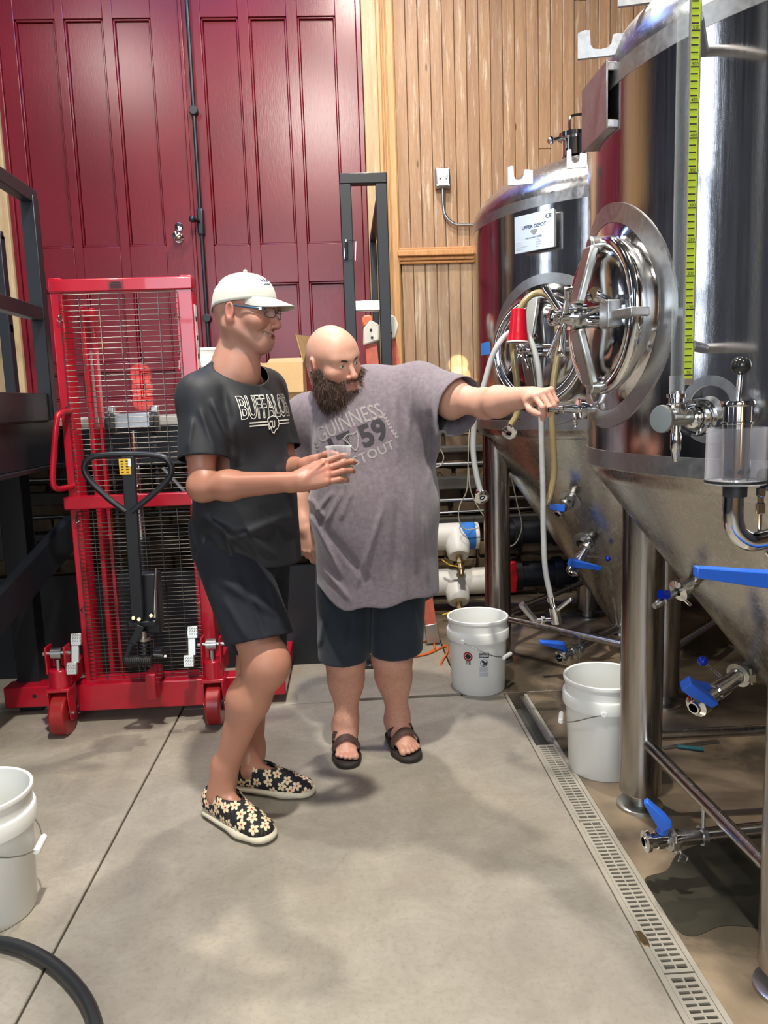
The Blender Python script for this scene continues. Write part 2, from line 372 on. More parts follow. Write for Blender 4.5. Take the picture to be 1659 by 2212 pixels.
MB().prism([(0.0, -0.02), (0.012, -0.024), (0.016, 0.0), (0.010, 0.03), (-0.004, 0.034), (-0.006, 0.0)], G(1386, 2030, 0.004), (1, 0.1, 0), (0, 1, 0), 0.003).build('rust_flake', 'brass', dr)

# ------------------------------------------------------------------ walls and ceiling
wb = structure(MB().bb((-4.6, YB+0.06, PZ-0.02), (4.6, YB+0.30, 5.3)).build('wall_back', 'post_wood'))
structure(MB().bb((-4.6, -5.2, 0), (-4.4, 6.2, 5.3)).build('wall_left', 'brick_dim'))
structure(MB().bb((4.4, -5.2, 0), (4.6, 6.2, 5.3)).build('wall_right', 'brick_dim'))
structure(MB().bb((-4.6, -5.2, 0), (4.6, -5.0, 5.3)).build('wall_front', 'board_lower'))
ce = structure(MB().bb((-4.6, -5.2, 5.2), (4.6, 6.2, 5.4)).build('ceiling', 'ceiling_dark'))
def win(n, x0, x1, z0, z1, side='front', glow='window_glow'):
    if side == 'front': a, b, k = (x0, -5.0, z0), (x1, -4.985, z1), 'y'
    else: a, b = ((-4.4, x0, z0), (-4.385, x1, z1))
    w = structure(MB().bb(a, b).build('window_%d' % n, glow)); m = MB()
    if side == 'front':
        for x in (x0, (x0+x1)/2, x1): m.bb((x-0.03, -4.99, z0), (x+0.03, -4.94, z1))
        for z in (z0, (z0+z1)/2, z1): m.bb((x0, -4.99, z-0.03), (x1, -4.94, z+0.03))
    else:
        for x in (x0, (x0+x1)/2, x1): m.bb((-4.39, x-0.03, z0), (-4.35, x+0.03, z1))
        for z in (z0, (z0+z1)/2, z1): m.bb((-4.39, x0, z-0.03), (-4.35, x1, z+0.03))
    m.build('window_frame', 'black_iron', w)
win(1, -2.9, -1.3, 1.2, 4.2); win(2, -0.6, 0.3, 1.2, 4.2); win(3, 1.2, 2.1, 0.8, 4.0, glow='window_warm')
win(4, -2.1, -1.7, 1.2, 4.4, 'left'); win(5, 2.1, 2.5, 1.2, 4.4, 'left')
# tongue and groove boards right of the door
bx, bw, k = 0.405, 0.0785, 0
pr_u = MB().box((0, 0, 0), (bw-0.0035, 0.022, 1.0)); 
def board(x, z0, z1, mat, w=bw-0.003, proud=0.0):
    return MB().bb((x, YB-proud, z0), (x+w, YB+0.062, z1)).build('board', mat, wb, bevel=0.0035, bseg=1, smooth=0)
while bx < 3.2:
    pr = random.uniform(0, 0.003)
    if k in (12, 15): z = {12: 3.02, 15: 3.92}[k]; board(bx, 2.38, z, 'board_worn', proud=pr); board(bx, z+0.003, 5.2, 'board_worn', proud=0.001)
    else: board(bx, 2.38, 5.2, 'board_worn', proud=pr)
    board(bx+0.012, PZ-0.02+0.17, 2.32, 'board_lower', proud=pr)
    bx += bw; k += 1
# chair rail and lower rail, as stepped mouldings
def moulding(name, x0, x1, steps, mat, y=YB):
    o = structure(MB().bb((x0, y-0.004, steps[0][0]), (x1, y+0.02, steps[-1][1])).build(name, mat))
    for z0, z1, d in steps: MB().bb((x0, y-d, z0), (x1, y+0.01, z1)).build('moulding_strip', mat, o, bevel=0.006)
    return o
moulding('trim_1', 0.385, 3.2, [(2.305, 2.325, 0.022), (2.325, 2.350, 0.036), (2.350, 2.388, 0.060), (2.388, 2.408, 0.034)], 'chair_rail_wood')
moulding('trim_2', 0.385, 3.2, [(1.50, 1.515, 0.03), (1.515, 1.535, 0.045)], 'chair_rail_wood')
# post and casing between door and boards
structure(MB().bb((0.200, YB-0.05, 0.9), (0.292, YB+0.1, 5.2)).build('trim_3', 'post_wood', bevel=0.006))
o = structure(MB().bb((0.292, YB-0.03, 0.9), (0.404, YB+0.08, 5.2)).build('trim_4', 'trim_wood', bevel=0.004))
for x0, x1, d in ((0.292, 0.316, 0.052), (0.320, 0.332, 0.044), (0.336, 0.348, 0.048), (0.354, 0.398, 0.038)):
    MB().bb((x0, YB-d, 0.9), (x1, YB, 5.2)).build('moulding_strip', 'trim_wood', o, bevel=0.005)
structure(MB().bb((-2.34, YB-0.05, PZ), (-2.10, YB+0.1, 5.2)).build('trim_5', 'post_wood', bevel=0.006))
o = structure(MB().bb((-3.9, YB-0.01, PZ), (-2.34, YB+0.1, 5.2)).build('trim_6', 'trim_wood'))
for i in range(18): MB().bb((-3.8+i*0.08, YB-0.03, PZ), (-3.8+i*0.08+0.077, YB, 5.2)).build('board', 'trim_wood', o, bevel=0.003, bseg=1)

# ------------------------------------------------------------------ pair of tall red doors
def leaf(n, x0, x1, rails, cols, extra):
    y0, y1 = YB+0.005, YB+0.06
    d = structure(MB().bb((x0, y0+0.022, PZ), (x1, y1, 5.2)).build('door_%d' % n, 'door_red'))
    m = MB()
    xs = [x0] + [v for c in cols for v in c] + [x1]
    for i in range(0, len(xs), 2): m = MB().bb((xs[i], y0-0.010, PZ), (xs[i+1], y0+0.03, 5.2)); m.build('stile', 'door_red', d, bevel=0.004, bseg=2)
    for z0, z1 in rails:
        for a, b in cols: MB().bb((a-0.001, y0-0.0095, z0), (b+0.001, y0+0.03, z1)).build('rail', 'door_red', d, bevel=0.003, bseg=2)
    for a, b in cols:                                   # raised bead round every panel
        for z0, z1 in zip([r[1] for r in rails], [r[0] for r in rails[1:]]):
            mm = MB(); e = 0.012
            mm.bb((a, y0, z0), (a+e, y0+0.03, z1)); mm.bb((b-e, y0, z0), (b, y0+0.03, z1)); mm.bb((a, y0, z0), (b, y0+0.03, z0+e)); mm.bb((a, y0, z1-e), (b, y0+0.03, z1))
            mm.build('panel_bead', 'door_red', d, bevel=0.003, bseg=1)
            MB().bb((a+e, y0+0.016, z0+e), (b-e, y0+0.03, z1-e)).build('panel', 'door_red', d, bevel=0.004, bseg=1)
    return d
cl = [(-1.970, -1.722), (-1.665, -1.425), (-1.362, -1.128)]
cr_ = [(-0.815, -0.580), (-0.512, -0.275), (-0.205, 0.035)]
RL = [(PZ, 1.48), (1.66, 1.72), (2.20, 2.465), (3.845, 3.95), (5.05, 5.2)]
dl = leaf(1, -2.07, -0.945, [(PZ, 1.48), (1.66, 1.72), (2.20, 2.465), (3.845, 5.2)], cl, 0)
drr = leaf(2, -0.935, 0.165, [(PZ, 1.48), (2.21, 2.455), (3.845, 5.2)], cr_, 0)
structure(MB().bb((0.165, YB-0.02, PZ), (0.198, YB+0.08, 5.2)).build('trim_7', 'door_red', bevel=0.004))
structure(MB().bb((-2.10, YB-0.02, PZ), (-2.07, YB+0.08, 5.2)).build('trim_8', 'door_red', bevel=0.004))
MB().bb((-0.952, YB-0.022, PZ), (-0.928, YB, 5.2)).build('astragal', 'door_red', dl, bevel=0.005)
for (px, py, r, r2) in ((386, 490, 0.028, 0.0), (386, 514, 0.032, 0.030)):      # deadbolt and knob
    p = W(px, py, YB-0.012); m = MB().lathe([(0, 0.0), (r, 0.0), (r, 0.008), (r*0.8, 0.014), (0, 0.016)], p+Vector((0, 0.008, 0)), (0, -1, 0), 24)
    if r2: m.lathe([(0.012, 0.01), (0.012, 0.035), (r2*0.8, 0.04), (r2, 0.055), (r2*0.85, 0.07), (0, 0.076)], p, (0, -1, 0), 24)
    else: m.lathe([(0.012, 0.01), (0.012, 0.024), (0, 0.025)], p, (0, -1, 0), 16)
    m.build('door_knob' if r2 else 'deadbolt', 'chrome', dl)
# long locking rod on the right leaf
rod_a, rod_b = W(411, 20, YB-0.03), W(455, 762, YB-0.03)
xr = -0.888
m = MB().cyl((xr, YB-0.028, 1.55), (xr, YB-0.028, 5.0), 0.013, n=12); rd = m.build('locking_rod', 'black_iron', drr)
for z in (3.28, 1.99): MB().box((xr, YB-0.022, z), (0.055, 0.04, 0.022)).cyl((xr, YB-0.052, z), (xr, YB-0.01, z), 0.028, n=16).build('rod_bracket', 'black_iron', rd, bevel=0.004)
MB().box((xr, YB-0.03, 2.60), (0.045, 0.04, 0.17)).build('latch_case', 'black_iron', rd, bevel=0.012)
MB().cyl((xr-0.01, YB-0.06, 2.60), (xr-0.035, YB-0.115, 2.60), 0.012, n=12).ball((xr-0.038, YB-0.12, 2.60), 0.022, 12).build('latch_knob', 'black_iron', rd)
# ------------------------------------------------------------------ switch box with conduit
sb = thing('switch_box', 'small grey metal switch box on the plank wall with a bent conduit', 'switch', (0.695, YB, 2.84))
MB().bb((0.648, YB-0.055, 2.775), (0.745, YB-0.002, 2.902)).build('housing', 'zinc', sb, bevel=0.008)
MB().bb((0.654, YB-0.066, 2.782), (0.739, YB-0.052, 2.895)).build('cover', 'zinc', sb, bevel=0.005)
for x in (0.676, 0.717): MB().bb((x-0.006, YB-0.085, 2.825), (x+0.006, YB-0.06, 2.852)).build('toggle', 'chrome', sb, bevel=0.003)
for x in (0.660, 0.733):
    for z in (2.788, 2.889): MB().cyl((x, YB-0.070, z), (x, YB-0.06, z), 0.006, n=10).build('screw', 'chrome', sb)
MB().tube(spline([(0.697, YB-0.03, 2.775), (0.699, YB-0.03, 2.66), (0.715, YB-0.03, 2.60), (0.765, YB-0.03, 2.555), (0.84, YB-0.03, 2.545), (1.2, YB-0.03, 2.54)], 6), 0.011, 12).build('conduit', 'zinc', sb)

# ------------------------------------------------------------------ stone footing below the deck, pipes
sw = structure(MB().bb((-4.4, YB+0.10, 0), (4.4, YB+0.3, PZ-0.02)).build('wall_back_lower', 'stone'))
for px0, row in ((0, 0),):
    z = 0.02
    while z < PZ-0.06:
        h = random.uniform(0.09, 0.15); x = -2.6+random.uniform(0, 0.2)
        while x < 1.7:
            w = random.uniform(0.16, 0.36)
            vs = []; j = lambda a: random.uniform(-a, a)
            for yy, ins in ((YB+0.12, 0.0), (YB+0.045+j(0.025), 0.014)):
                for (ax, az) in ((x+0.006, z+0.005), (x+w*0.5, z+0.004), (x+w-0.006, z+0.005), (x+w-0.008, z+h-0.008), (x+w*0.5, z+h-0.004), (x+0.008, z+h-0.008)):
                    cx, cz = x+w/2, z+h/2; vs.append((ax+(cx-ax)*ins*4+j(0.008), yy+j(0.014)*(1 if ins else 0), az+(cz-az)*ins*6+j(0.008)))
            MB().add(vs, [tuple(range(5, -1, -1)), tuple(range(6, 12))]+[(i, (i+1) % 6, 6+(i+1) % 6, 6+i) for i in range(6)]).build('stone', 'stone', sw, smooth=0, bevel=0.006)
            x += w
        z += h
def pipe(name, label, cat, pts, r, mat, group=None, n=16):
    o = MB().tube(pts, r, n).build(name, mat); tag(o, label, cat, group); return o
# ------------------------------------------------------------------ raised deck, its black steel frame and railings
dk = structure(MB().bb((-4.4, 4.05, PZ-0.05), (0.24, YB, PZ)).build('floor_deck', 'ledge_grey', bevel=0.004, bseg=1))
MB().bb((-4.4, 1.8, PZ-0.03), (-1.36, 4.05, PZ)).build('deck_plate', 'ledge_grey', dk)
for a, b in (((-4.4, 4.02, PZ-0.25), (0.24, 4.05, PZ-0.05)), ((-1.38, 1.8, PZ-0.20), (-1.355, 3.66, PZ-0.004)), ((0.215, 4.05, PZ-0.25), (0.24, YB, PZ-0.05))):
    MB().bb(a, b).build('deck_beam', 'black_iron', dk, bevel=0.003, bseg=1)
MB().bb((-1.42, 1.8, PZ-0.215), (-1.32, 3.68, PZ-0.20)).build('beam_flange', 'black_iron', dk)
MB().bb((-4.4, 3.64, PZ-0.20), (-1.355, 3.68, PZ-0.004)).build('deck_beam', 'black_iron', dk)
MB().bb((-4.4, 4.06, 0.0), (0.2, 4.10, 0.55)).build('deck_skirt', 'black_iron', dk)
for x, y in ((-1.60, 3.10), (-1.55, 3.63), (0.18, 4.09), (-2.3, 4.09)):
    MB().bb((x-0.055, y-0.05, 0), (x+0.055, y+0.05, PZ-0.05)).build('deck_post', 'black_iron', dk, bevel=0.004, bseg=1)
MB().bar(W(160, 1140, 3.75), W(-190, 1530, 2.7), 0.05, 0.14).build('deck_brace', 'black_iron', dk)
MB().bar(W(60, 1250, 3.9), W(-10, 1110, 3.9), 0.05, 0.12).build('deck_brace', 'black_iron', dk)
rl = thing('guard_railing', 'black square-tube guard railing on the deck at the far left edge', 'railing', (-1.34, 3.0, PZ))
zt = 2.345
for y in (3.60, 2.62, 1.85): MB().bb((-1.375, y-0.03, PZ), (-1.315, y+0.03, zt)).build('post', 'black_iron', rl, bevel=0.004)
for z in (zt, 1.84): MB().bb((-1.37, 1.85, z-0.03), (-1.32, 3.63, z+0.03)).build('rail', 'black_iron', rl, bevel=0.004)
MB().bb((-1.36, 1.85, PZ), (-1.33, 3.6, PZ+0.12)).build('toe_board', 'black_iron', rl, bevel=0.003)
rl = thing('guard_railing', 'second black railing behind the near one, in front of the wooden wall', 'railing', (-2.2, 4.7, PZ))
for x in (-1.95, -2.30, -2.9): MB().bb((x-0.03, 4.66, PZ), (x+0.03, 4.72, 2.42)).build('post', 'black_iron', rl, bevel=0.004)
for z in (2.42, 1.90): MB().bb((-3.6, 4.67, z-0.025), (-1.92, 4.71, z+0.025)).build('rail', 'black_iron', rl, bevel=0.004)
# railing at the right end of the deck: narrow end frame facing us, long rail running back to the wall
rl = thing('gate_railing', 'tall black steel railing frame beside the red door', 'railing', (0.11, 4.05, PZ))
yr = 4.0
for x in (0.045, 0.222): MB().bb((x-0.028, yr-0.028, PZ), (x+0.028, yr+0.028, 2.47)).build('post', 'black_iron', rl, bevel=0.004)
MB().bb((0.017, yr-0.028, 2.47), (0.250, yr+0.028, 2.52)).build('rail', 'black_iron', rl, bevel=0.004)
MB().bb((0.07, yr-0.02, 1.86), (0.20, yr+0.02, 1.91)).build('rail', 'tread', rl, bevel=0.004)
MB().bb((0.205, yr+0.02, 2.43), (0.245, 5.22, 2.47)).build('rail', 'black_iron', rl, bevel=0.004)
MB().bb((0.205, 5.18, PZ), (0.245, 5.22, 2.45)).build('post', 'black_iron', rl, bevel=0.004)
c = W(754, 540, 3.96); q = [(-0.012, 0.050), (0.036, 0.040), (0.028, -0.050), (-0.026, -0.044)]
m = MB().tube([c+Vector((a, 0, b)) for a, b in q], 0.003, 6, closed=True); m.cyl(c+Vector((-0.012, 0, 0.04)), c+Vector((-0.014, 0, -0.04)), 0.008, n=8)
m.build('lynch_pin', 'chrome', rl)

# ------------------------------------------------------------------ pipes along the stone footing
zz = lambda py, px=985, Y=5.2: W(px, py, Y).z
yw = 5.18
pipe('steel_conduit', 'upper thin steel conduit running along the dark stone footing', 'pipe', [(-3.5, yw, zz(1003)), (1.6, yw, zz(1003)+0.005)], 0.013, 'zinc')
pipe('steel_conduit', 'lower thin steel conduit just above the white pipes', 'pipe', [(-3.5, yw, zz(1082)), (1.6, yw, zz(1082)+0.01)], 0.013, 'zinc')
pipe('steel_conduit', 'thinnest steel conduit resting on the ledge above the white pipes', 'pipe', [(-0.3, yw-0.05, zz(1108)), (1.6, yw-0.05, zz(1108)+0.03)], 0.008, 'zinc')
# wall's dark timbers and ledges between the conduits
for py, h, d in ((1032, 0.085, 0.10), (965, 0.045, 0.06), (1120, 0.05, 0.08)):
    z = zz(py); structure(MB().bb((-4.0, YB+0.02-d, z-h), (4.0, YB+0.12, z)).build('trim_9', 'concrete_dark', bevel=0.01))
pw = 4.95
for py, lab in ((1158, 'upper white insulated pipe with a capped tee and brass drain valve'), (1256, 'lower white insulated pipe with a capped tee and brass drain valve')):
    z = zz(py, 985, pw); x0 = W(985, py, pw).x; t = thing('insulated_pipe', lab, 'pipe', (x0, pw, z))
    r = 0.088; xe = W(1033 if py < 1200 else 1052, py, pw).x
    MB().cyl((-0.35, pw, z), (xe, pw, z), r, n=32).build('pipe_jacket', 'white_insulation', t, bevel=0.006)
    zz0 = z-0.17; dd = Vector((0, -0.72, -0.69)).normalized(); o0 = Vector((x0, pw, z))
    MB().lathe([(0.095, 0.0), (0.09, 0.06), (0.078, 0.10), (0.072, 0.15), (0.06, 0.162), (0, 0.163)], o0, dd, 32).build('tee_cover', 'white_insulation', t)
    m = MB().lathe([(0.022, 0.15), (0.022, 0.20), (0.03, 0.20), (0.03, 0.225), (0.024, 0.23), (0.026, 0.27), (0.017, 0.275), (0.017, 0.31), (0, 0.31)], o0, dd, 8)
    v = m.build('drain_valve', 'brass', t, bevel=0.002)
    a = o0+dd*0.235+Vector((-0.02, -0.02, 0.0)); MB().bar(a, a+Vector((-0.05, -0.01, 0.012)), 0.02, 0.006).bar(a+Vector((-0.05, -0.01, 0.012)), a+Vector((-0.10, -0.01, -0.005 if py > 1200 else 0.05)), 0.022, 0.006).build('valve_lever', 'yellow_paint', v, bevel=0.002)
    if py < 1200:
        MB().cyl((x0+0.02, pw, z), (x0+0.12, pw, z), r+0.0015, n=32, cap=False).build('blue_tape', 'tape_blue', t)
# black pipes with red-handled valve, right of the tank leg
for nm, lab, py, r in (('black_pipe', 'upper black pipe with flanged joint behind the far tank', 1150, 0.075), ('black_pipe', 'lower black pipe carrying the red-handled valve', 1240, 0.085)):
    z = zz(py, 1140, 4.9); x0 = W(1096, py, 4.9).x
    t = thing(nm, lab, 'pipe', (x0, 4.9, z)); MB().cyl((x0-0.10, 4.9, z), (x0+1.3, 4.9, z), r, n=24).build('pipe_run', 'black_pipe', t)
    MB().bb((x0+0.55, 4.9, z-0.012), (x0+0.59, 5.34, z+0.012)).build('wall_bracket', 'black_iron', t)
    for dx in (0.03, 0.30): MB().cyl((x0+dx, 4.9, z), (x0+dx+0.06, 4.9, z), r+0.022, n=24).build('flange', 'black_pipe', t, bevel=0.006)
    if py > 1200:
        c = W(1108, 1246, 4.78); MB().cyl(c, c+Vector((0, 0.1, 0)), 0.035, n=16).build('valve_body', 'black_pipe', t)
        MB().prism([(-0.018, -0.10), (0.018, -0.10), (0.022, -0.03), (0.032, 0.0), (0.022, 0.03), (0.018, 0.10), (-0.018, 0.10), (-0.022, 0.03), (-0.032, 0), (-0.022, -0.03)], c, (1, 0, 0), (0, 0, 1), 0.045).build('valve_handle', 'red_handle', t, bevel=0.006)
# loose clear airlines hanging on the stones
for lab, pts in (('clear thin tube coiled and hanging on the stone footing behind the grey shirt', [(1016, 905), (1012, 960), (1011, 1010), (1008, 1060), (994, 1090), (991, 1120), (1005, 1143), (1035, 1140)]),
                 ('second clear thin tube crossing behind the tank leg', [(1012, 1010), (1020, 1070), (1060, 1120), (1095, 1020), (1120, 1100), (1127, 1140), (1115, 1172), (1098, 1182)]),
                 ('loop of clear thin tube by the steel conduit', [(935, 1010), (952, 1005), (958, 985), (945, 965), (936, 975)])):
    tag(MB().tube(spline([W(a, b, {'clear': 4.80, 'secon': 4.72, 'loop ': 5.14}[lab[:5]]) for a, b in pts], 6), 0.004, 6).build('air_line', 'hose_clear'), lab, 'tube')
# ------------------------------------------------------------------ things on the deck
def bucket(loc, lab, handle, group=None, yaw=0.0, r=0.142):
    t = thing('plastic_bucket', lab, 'bucket', loc, yaw, group)
    H = 0.365; rb = 0.128
    prof = [(0, 0.004), (rb-0.01, 0.004), (rb-0.004, 0.0), (rb, 0.006), (r-0.004, 0.255), (r-0.003, 0.258), (r+0.008, 0.262), (r+0.009, 0.27), (r+0.009, 0.302), (r+0.007, 0.306), (r-0.001, 0.309), (r-0.0005, 0.325), (r+0.0015, 0.349), (r+0.006, 0.351), (r+0.007, 0.357), (r+0.006, 0.363), (r+0.002, 0.366), (r-0.003, 0.362), (r-0.006, 0.30), (rb-0.004, 0.014), (0, 0.012)]
    MB().lathe(prof, n=64).build('pail_body', 'white_plastic', t, local=True, smooth=32)
    a0 = handle; m = MB(); d = [Vector((math.cos(a0+s*PI/2), math.sin(a0+s*PI/2), 0)) for s in (1, -1)]; f = Vector((math.cos(a0), math.sin(a0), 0))
    pts = []
    for k in range(13):
        u = PI*k/12; pts.append(d[0]*math.cos(u)*(r+0.010)+f*(math.sin(u)*(r+0.014))+Vector((0, 0, 0.27-0.085*math.sin(u)**1.3)))
    MB().tube(pts, 0.0022, 6).build('wire_handle', 'zinc', t, local=True)
    mid = pts[6]; side = (pts[7]-pts[5]).normalized()
    if a0 != 99: MB().cyl(mid-side*0.04, mid+side*0.04, 0.010, n=12).build('handle_grip', 'white_plastic', t, local=True, bevel=0.003)
    for s in d: MB().cyl(s*(r-0.003)+Vector((0, 0, 0.27)), s*(r+0.013)+Vector((0, 0, 0.27)), 0.012, n=12).build('handle_ear', 'white_plastic', t, local=True, bevel=0.003)
    return t
bucket((-0.79, 4.55, PZ), 'white plastic bucket on the deck, behind the capped man\'s shoulder', PI/2)
bucket((-1.075, 2.075, 0), 'white bucket cut by the left edge of the picture, above the black hose', 0.1)
bm_ = bucket((0.600, 3.60, 0), 'white bucket with printed labels, standing before the far tank leg', math.radians(-38))
bucket((0.925, 2.72, 0), 'white bucket standing between the floor drain and the near tank leg', math.radians(162))
# labels printed on the middle bucket, bent to its side
def on_bucket(t, ang, z, w, h, shapes, mat, name, r0_=0.1335):
    loc = Vector(t.location); m = MB()
    for poly in shapes:
        vs = []
        for u, v in poly:
            zz_ = z+v; rr = 0.1275+(zz_)/0.255*0.0115+0.0012; a = ang+u/rr
            vs.append(loc+Vector((math.sin(a)*rr, -math.cos(a)*rr, zz_)))
        m.add(vs, [tuple(range(len(vs)))])
    return m.build(name, mat, t, smooth=0)
def strip(x0, x1, z0, z1, n=6): return [[(x0+(x1-x0)*i/n, z0), (x0+(x1-x0)*(i+1)/n, z0), (x0+(x1-x0)*(i+1)/n, z1), (x0+(x1-x0)*i/n, z1)] for i in range(n)]
def disc(cx, cz, r, r2=0, n=24):
    o = []
    for i in range(n):
        a, b = 2*PI*i/n, 2*PI*(i+1)/n; o.append([(cx+r*math.cos(a), cz+r*math.sin(a)), (cx+r*math.cos(b), cz+r*math.sin(b)), (cx+r2*math.cos(b), cz+r2*math.sin(b)), (cx+r2*math.cos(a), cz+r2*math.sin(a))])
    return o
bb_ = thing; A1 = math.radians(-18); A2 = math.radians(6)
on_bucket(bm_, math.radians(-44), 0.0, 0, 0, [], 'ink_red', 'x') if False else None
o1 = on_bucket(bm_, math.radians(-30), 0.198, 0, 0, disc(0, 0, 0.023, 0.016), 'ink_red', 'round_label')
on_bucket(bm_, math.radians(-30), 0.198, 0, 0, disc(0, 0, 0.0125, 0.001)+strip(-0.015, 0.015, -0.003, 0.003), 'ink_black', 'round_label_text')
on_bucket(bm_, math.radians(-30), 0.158, 0, 0, [[(x, 0), (x+w, 0), (x+w, 0.02), (x, 0.02)] for x, w in [(-0.012+i*0.0032, random.choice((0.001, 0.0018))) for i in range(8)]]+strip(-0.016, 0.016, 0.0255, 0.0265), 'ink_black', 'barcode')
on_bucket(bm_, math.radians(2), 0.098, 0, 0, strip(-0.024, 0.024, 0.0, 0.118), 'label_white', 'warning_label')
m_ = strip(-0.024, 0.024, 0.096, 0.120)
bk = on_bucket(bm_, math.radians(2), 0.0985, 0, 0, [], 'ink_black', 'warning_text') if False else None
def on_bucket2(t, ang, z, shapes, mat, name):
    loc = Vector(t.location); m = MB()
    for poly in shapes:
        vs = []
        for u, v in poly:
            zz_ = z+v; rr = 0.1275+(zz_)/0.255*0.0115+0.0022; a = ang+u/rr; vs.append(loc+Vector((math.sin(a)*rr, -math.cos(a)*rr, zz_)))
        m.add(vs, [tuple(range(len(vs)))])
    return m.build(name, mat, t, smooth=0)
lines = []
for k in range(16):
    z = 0.048-k*0.0029
    if k == 8: continue
    x = -0.021
    while x < 0.018:
        w = random.uniform(0.002, 0.006); lines.append([(x, z), (min(x+w, 0.021), z), (min(x+w, 0.021), z+0.0013), (x, z+0.0013)]); x += w+0.0012
on_bucket2(bm_, math.radians(2), 0.098, lines, 'ink_grey', 'warning_text')
on_bucket2(bm_, math.radians(2), 0.098, m_, 'ink_black', 'warning_banner')
wl = []
for k in range(3):
    z = 0.1145-k*0.0068; x = -0.014
    wl += disc(-0.019, z+0.0018, 0.0026, 0.0013, 10)
    while x < 0.019:
        w = random.uniform(0.003, 0.007); wl.append([(x, z), (x+w, z), (x+w, z+0.0034), (x, z+0.0034)]); x += w+0.001
o2 = on_bucket2(bm_, math.radians(2), 0.0982, wl, 'label_white', 'banner_text'); 
for v in o2.data.vertices: v.co.y -= 0.0008
# picture of a toddler tipping into a pail, in a ring with a bar
pic = disc(0, 0, 0.0185, 0.0160)+[[(-0.012, 0.010), (-0.009, 0.013), (0.013, -0.010), (0.010, -0.013)]]+disc(0.006, -0.004, 0.005, 0, 12)+[[(-0.012, 0.004), (-0.004, 0.013), (0.008, 0.002), (0.002, -0.004)], [(-0.004, -0.004), (0.004, -0.008), (0.002, -0.015), (-0.006, -0.012)], [(0.008, 0.004), (0.012, 0.006), (0.014, -0.006), (0.011, -0.007)]]
on_bucket2(bm_, math.radians(2), 0.169, pic, 'ink_black', 'warning_picture')
# open cardboard box on the deck
bx_ = thing('cardboard_box', 'open brown cardboard box on the deck between the two men', 'box', W(615, 880, 4.5).to_tuple())
p = W(618, 872, 4.55); X0, X1, Z0, Z1 = W(560, 800, 4.5).x, W(655, 800, 4.5).x, PZ, W(610, 783, 4.5).z
m = MB(); th = 0.005; Y0, Y1 = 4.5, 4.85
MB().bb((X0, Y0, Z0), (X1, Y0+th, Z1)).build('side', 'cardboard', bx_); MB().bb((X0, Y1-th, Z0), (X1, Y1, Z1)).build('side', 'cardboard', bx_)
MB().bb((X0, Y0, Z0), (X0+th, Y1, Z1)).build('side', 'cardboard', bx_); MB().bb((X1-th, Y0, Z0), (X1, Y1, Z1)).build('side', 'cardboard', bx_); MB().bb((X0, Y0, Z0), (X1, Y1, Z0+th)).build('bottom', 'cardboard', bx_)
def quad(vs, th, nrm):
    n = Vector(nrm).normalized()*th; vs = [Vector(v) for v in vs]; k = len(vs); m = MB()
    m.add(vs+[v+n for v in vs], [tuple(reversed(range(k))), tuple(range(k, 2*k))]+[(i, (i+1) % k, k+(i+1) % k, k+i) for i in range(k)]); return m
quad([(X1, Y0, Z1), (X1, Y1, Z1), (X1+0.03, Y1-0.02, Z1+0.17), (X1-0.035, Y0+0.01, Z1+0.155)], 0.004, (1, 0, 0)).build('flap', 'cardboard', bx_)
quad([(X0, Y0, Z1), (X0, Y1, Z1), (X0-0.10, Y1, Z1+0.08), (X0-0.10, Y0, Z1+0.04)], 0.004, (0, 0, 1)).build('flap', 'cardboard_inside', bx_)
quad([(X0, Y1, Z1), (X1, Y1, Z1), (X1-0.01, Y1+0.14, Z1+0.05), (X0+0.02, Y1+0.14, Z1+0.05)], 0.004, (0, 0, 1)).build('flap', 'cardboard_inside', bx_)
quad([(X0+0.01, Y0, Z1), (X1, Y0, Z1), (X1, Y0-0.07, Z1-0.17), (X0+0.01, Y0-0.06, Z1-0.17)], 0.004, (0, -1, 0)).build('flap', 'cardboard', bx_)
# orange stepladder behind the bearded man
ld = thing('stepladder', 'orange fibreglass ladder with white end brackets behind the bearded man', 'ladder', G(900, 1390).to_tuple())
ra0, ra1 = W(801, 742, 4.35), G(893, 1392); rb0, rb1 = W(842, 730, 4.35), G(936, 1392)
for a, b in ((ra0, Vector((ra0.x+0.10, ra1.y, 0.02))), (rb0, Vector((rb1.x, rb1.y, 0.02)))):
    MB().bar(a, b, 0.066, 0.028, up=(0, 1, 0)).build('side_rail', 'ladder_orange', ld, bevel=0.003)
    MB().bar(b+(a-b)*0.06, b-(a-b)*0.004, 0.076, 0.036, up=(0, 1, 0)).build('foot', 'worn_steel', ld, bevel=0.003)
for k in range(1, 6):
    f = k/6.2; a = ra0.lerp(Vector((ra0.x+0.10, ra1.y, 0.02)), f); b = rb0.lerp(rb1, f); MB().bar(a, b, 0.03, 0.05).build('rung', 'ladder_orange', ld, bevel=0.003)
for c, sx in ((W(801, 722, 4.33), -1), (W(842, 712, 4.33), 1)):
    MB().prism([(-0.045, -0.06), (0.045, -0.035), (0.045, 0.05), (0.0, 0.075), (-0.04, 0.03)] if sx < 0 else [(-0.04, -0.055), (0.03, -0.05), (0.05, 0.02), (0.03, 0.07), (-0.02, 0.085), (-0.04, 0.03)], c, (1, 0, 0), (0, 0, 1), 0.05).build('end_bracket', 'ladder_shoe', ld, bevel=0.008)
    for dx, dz in ((0, 0.02), (0.005, -0.02)): MB().cyl(c+Vector((dx, -0.03, dz)), c+Vector((dx, -0.02, dz)), 0.007, n=10).build('bolt', 'ink_black', ld)
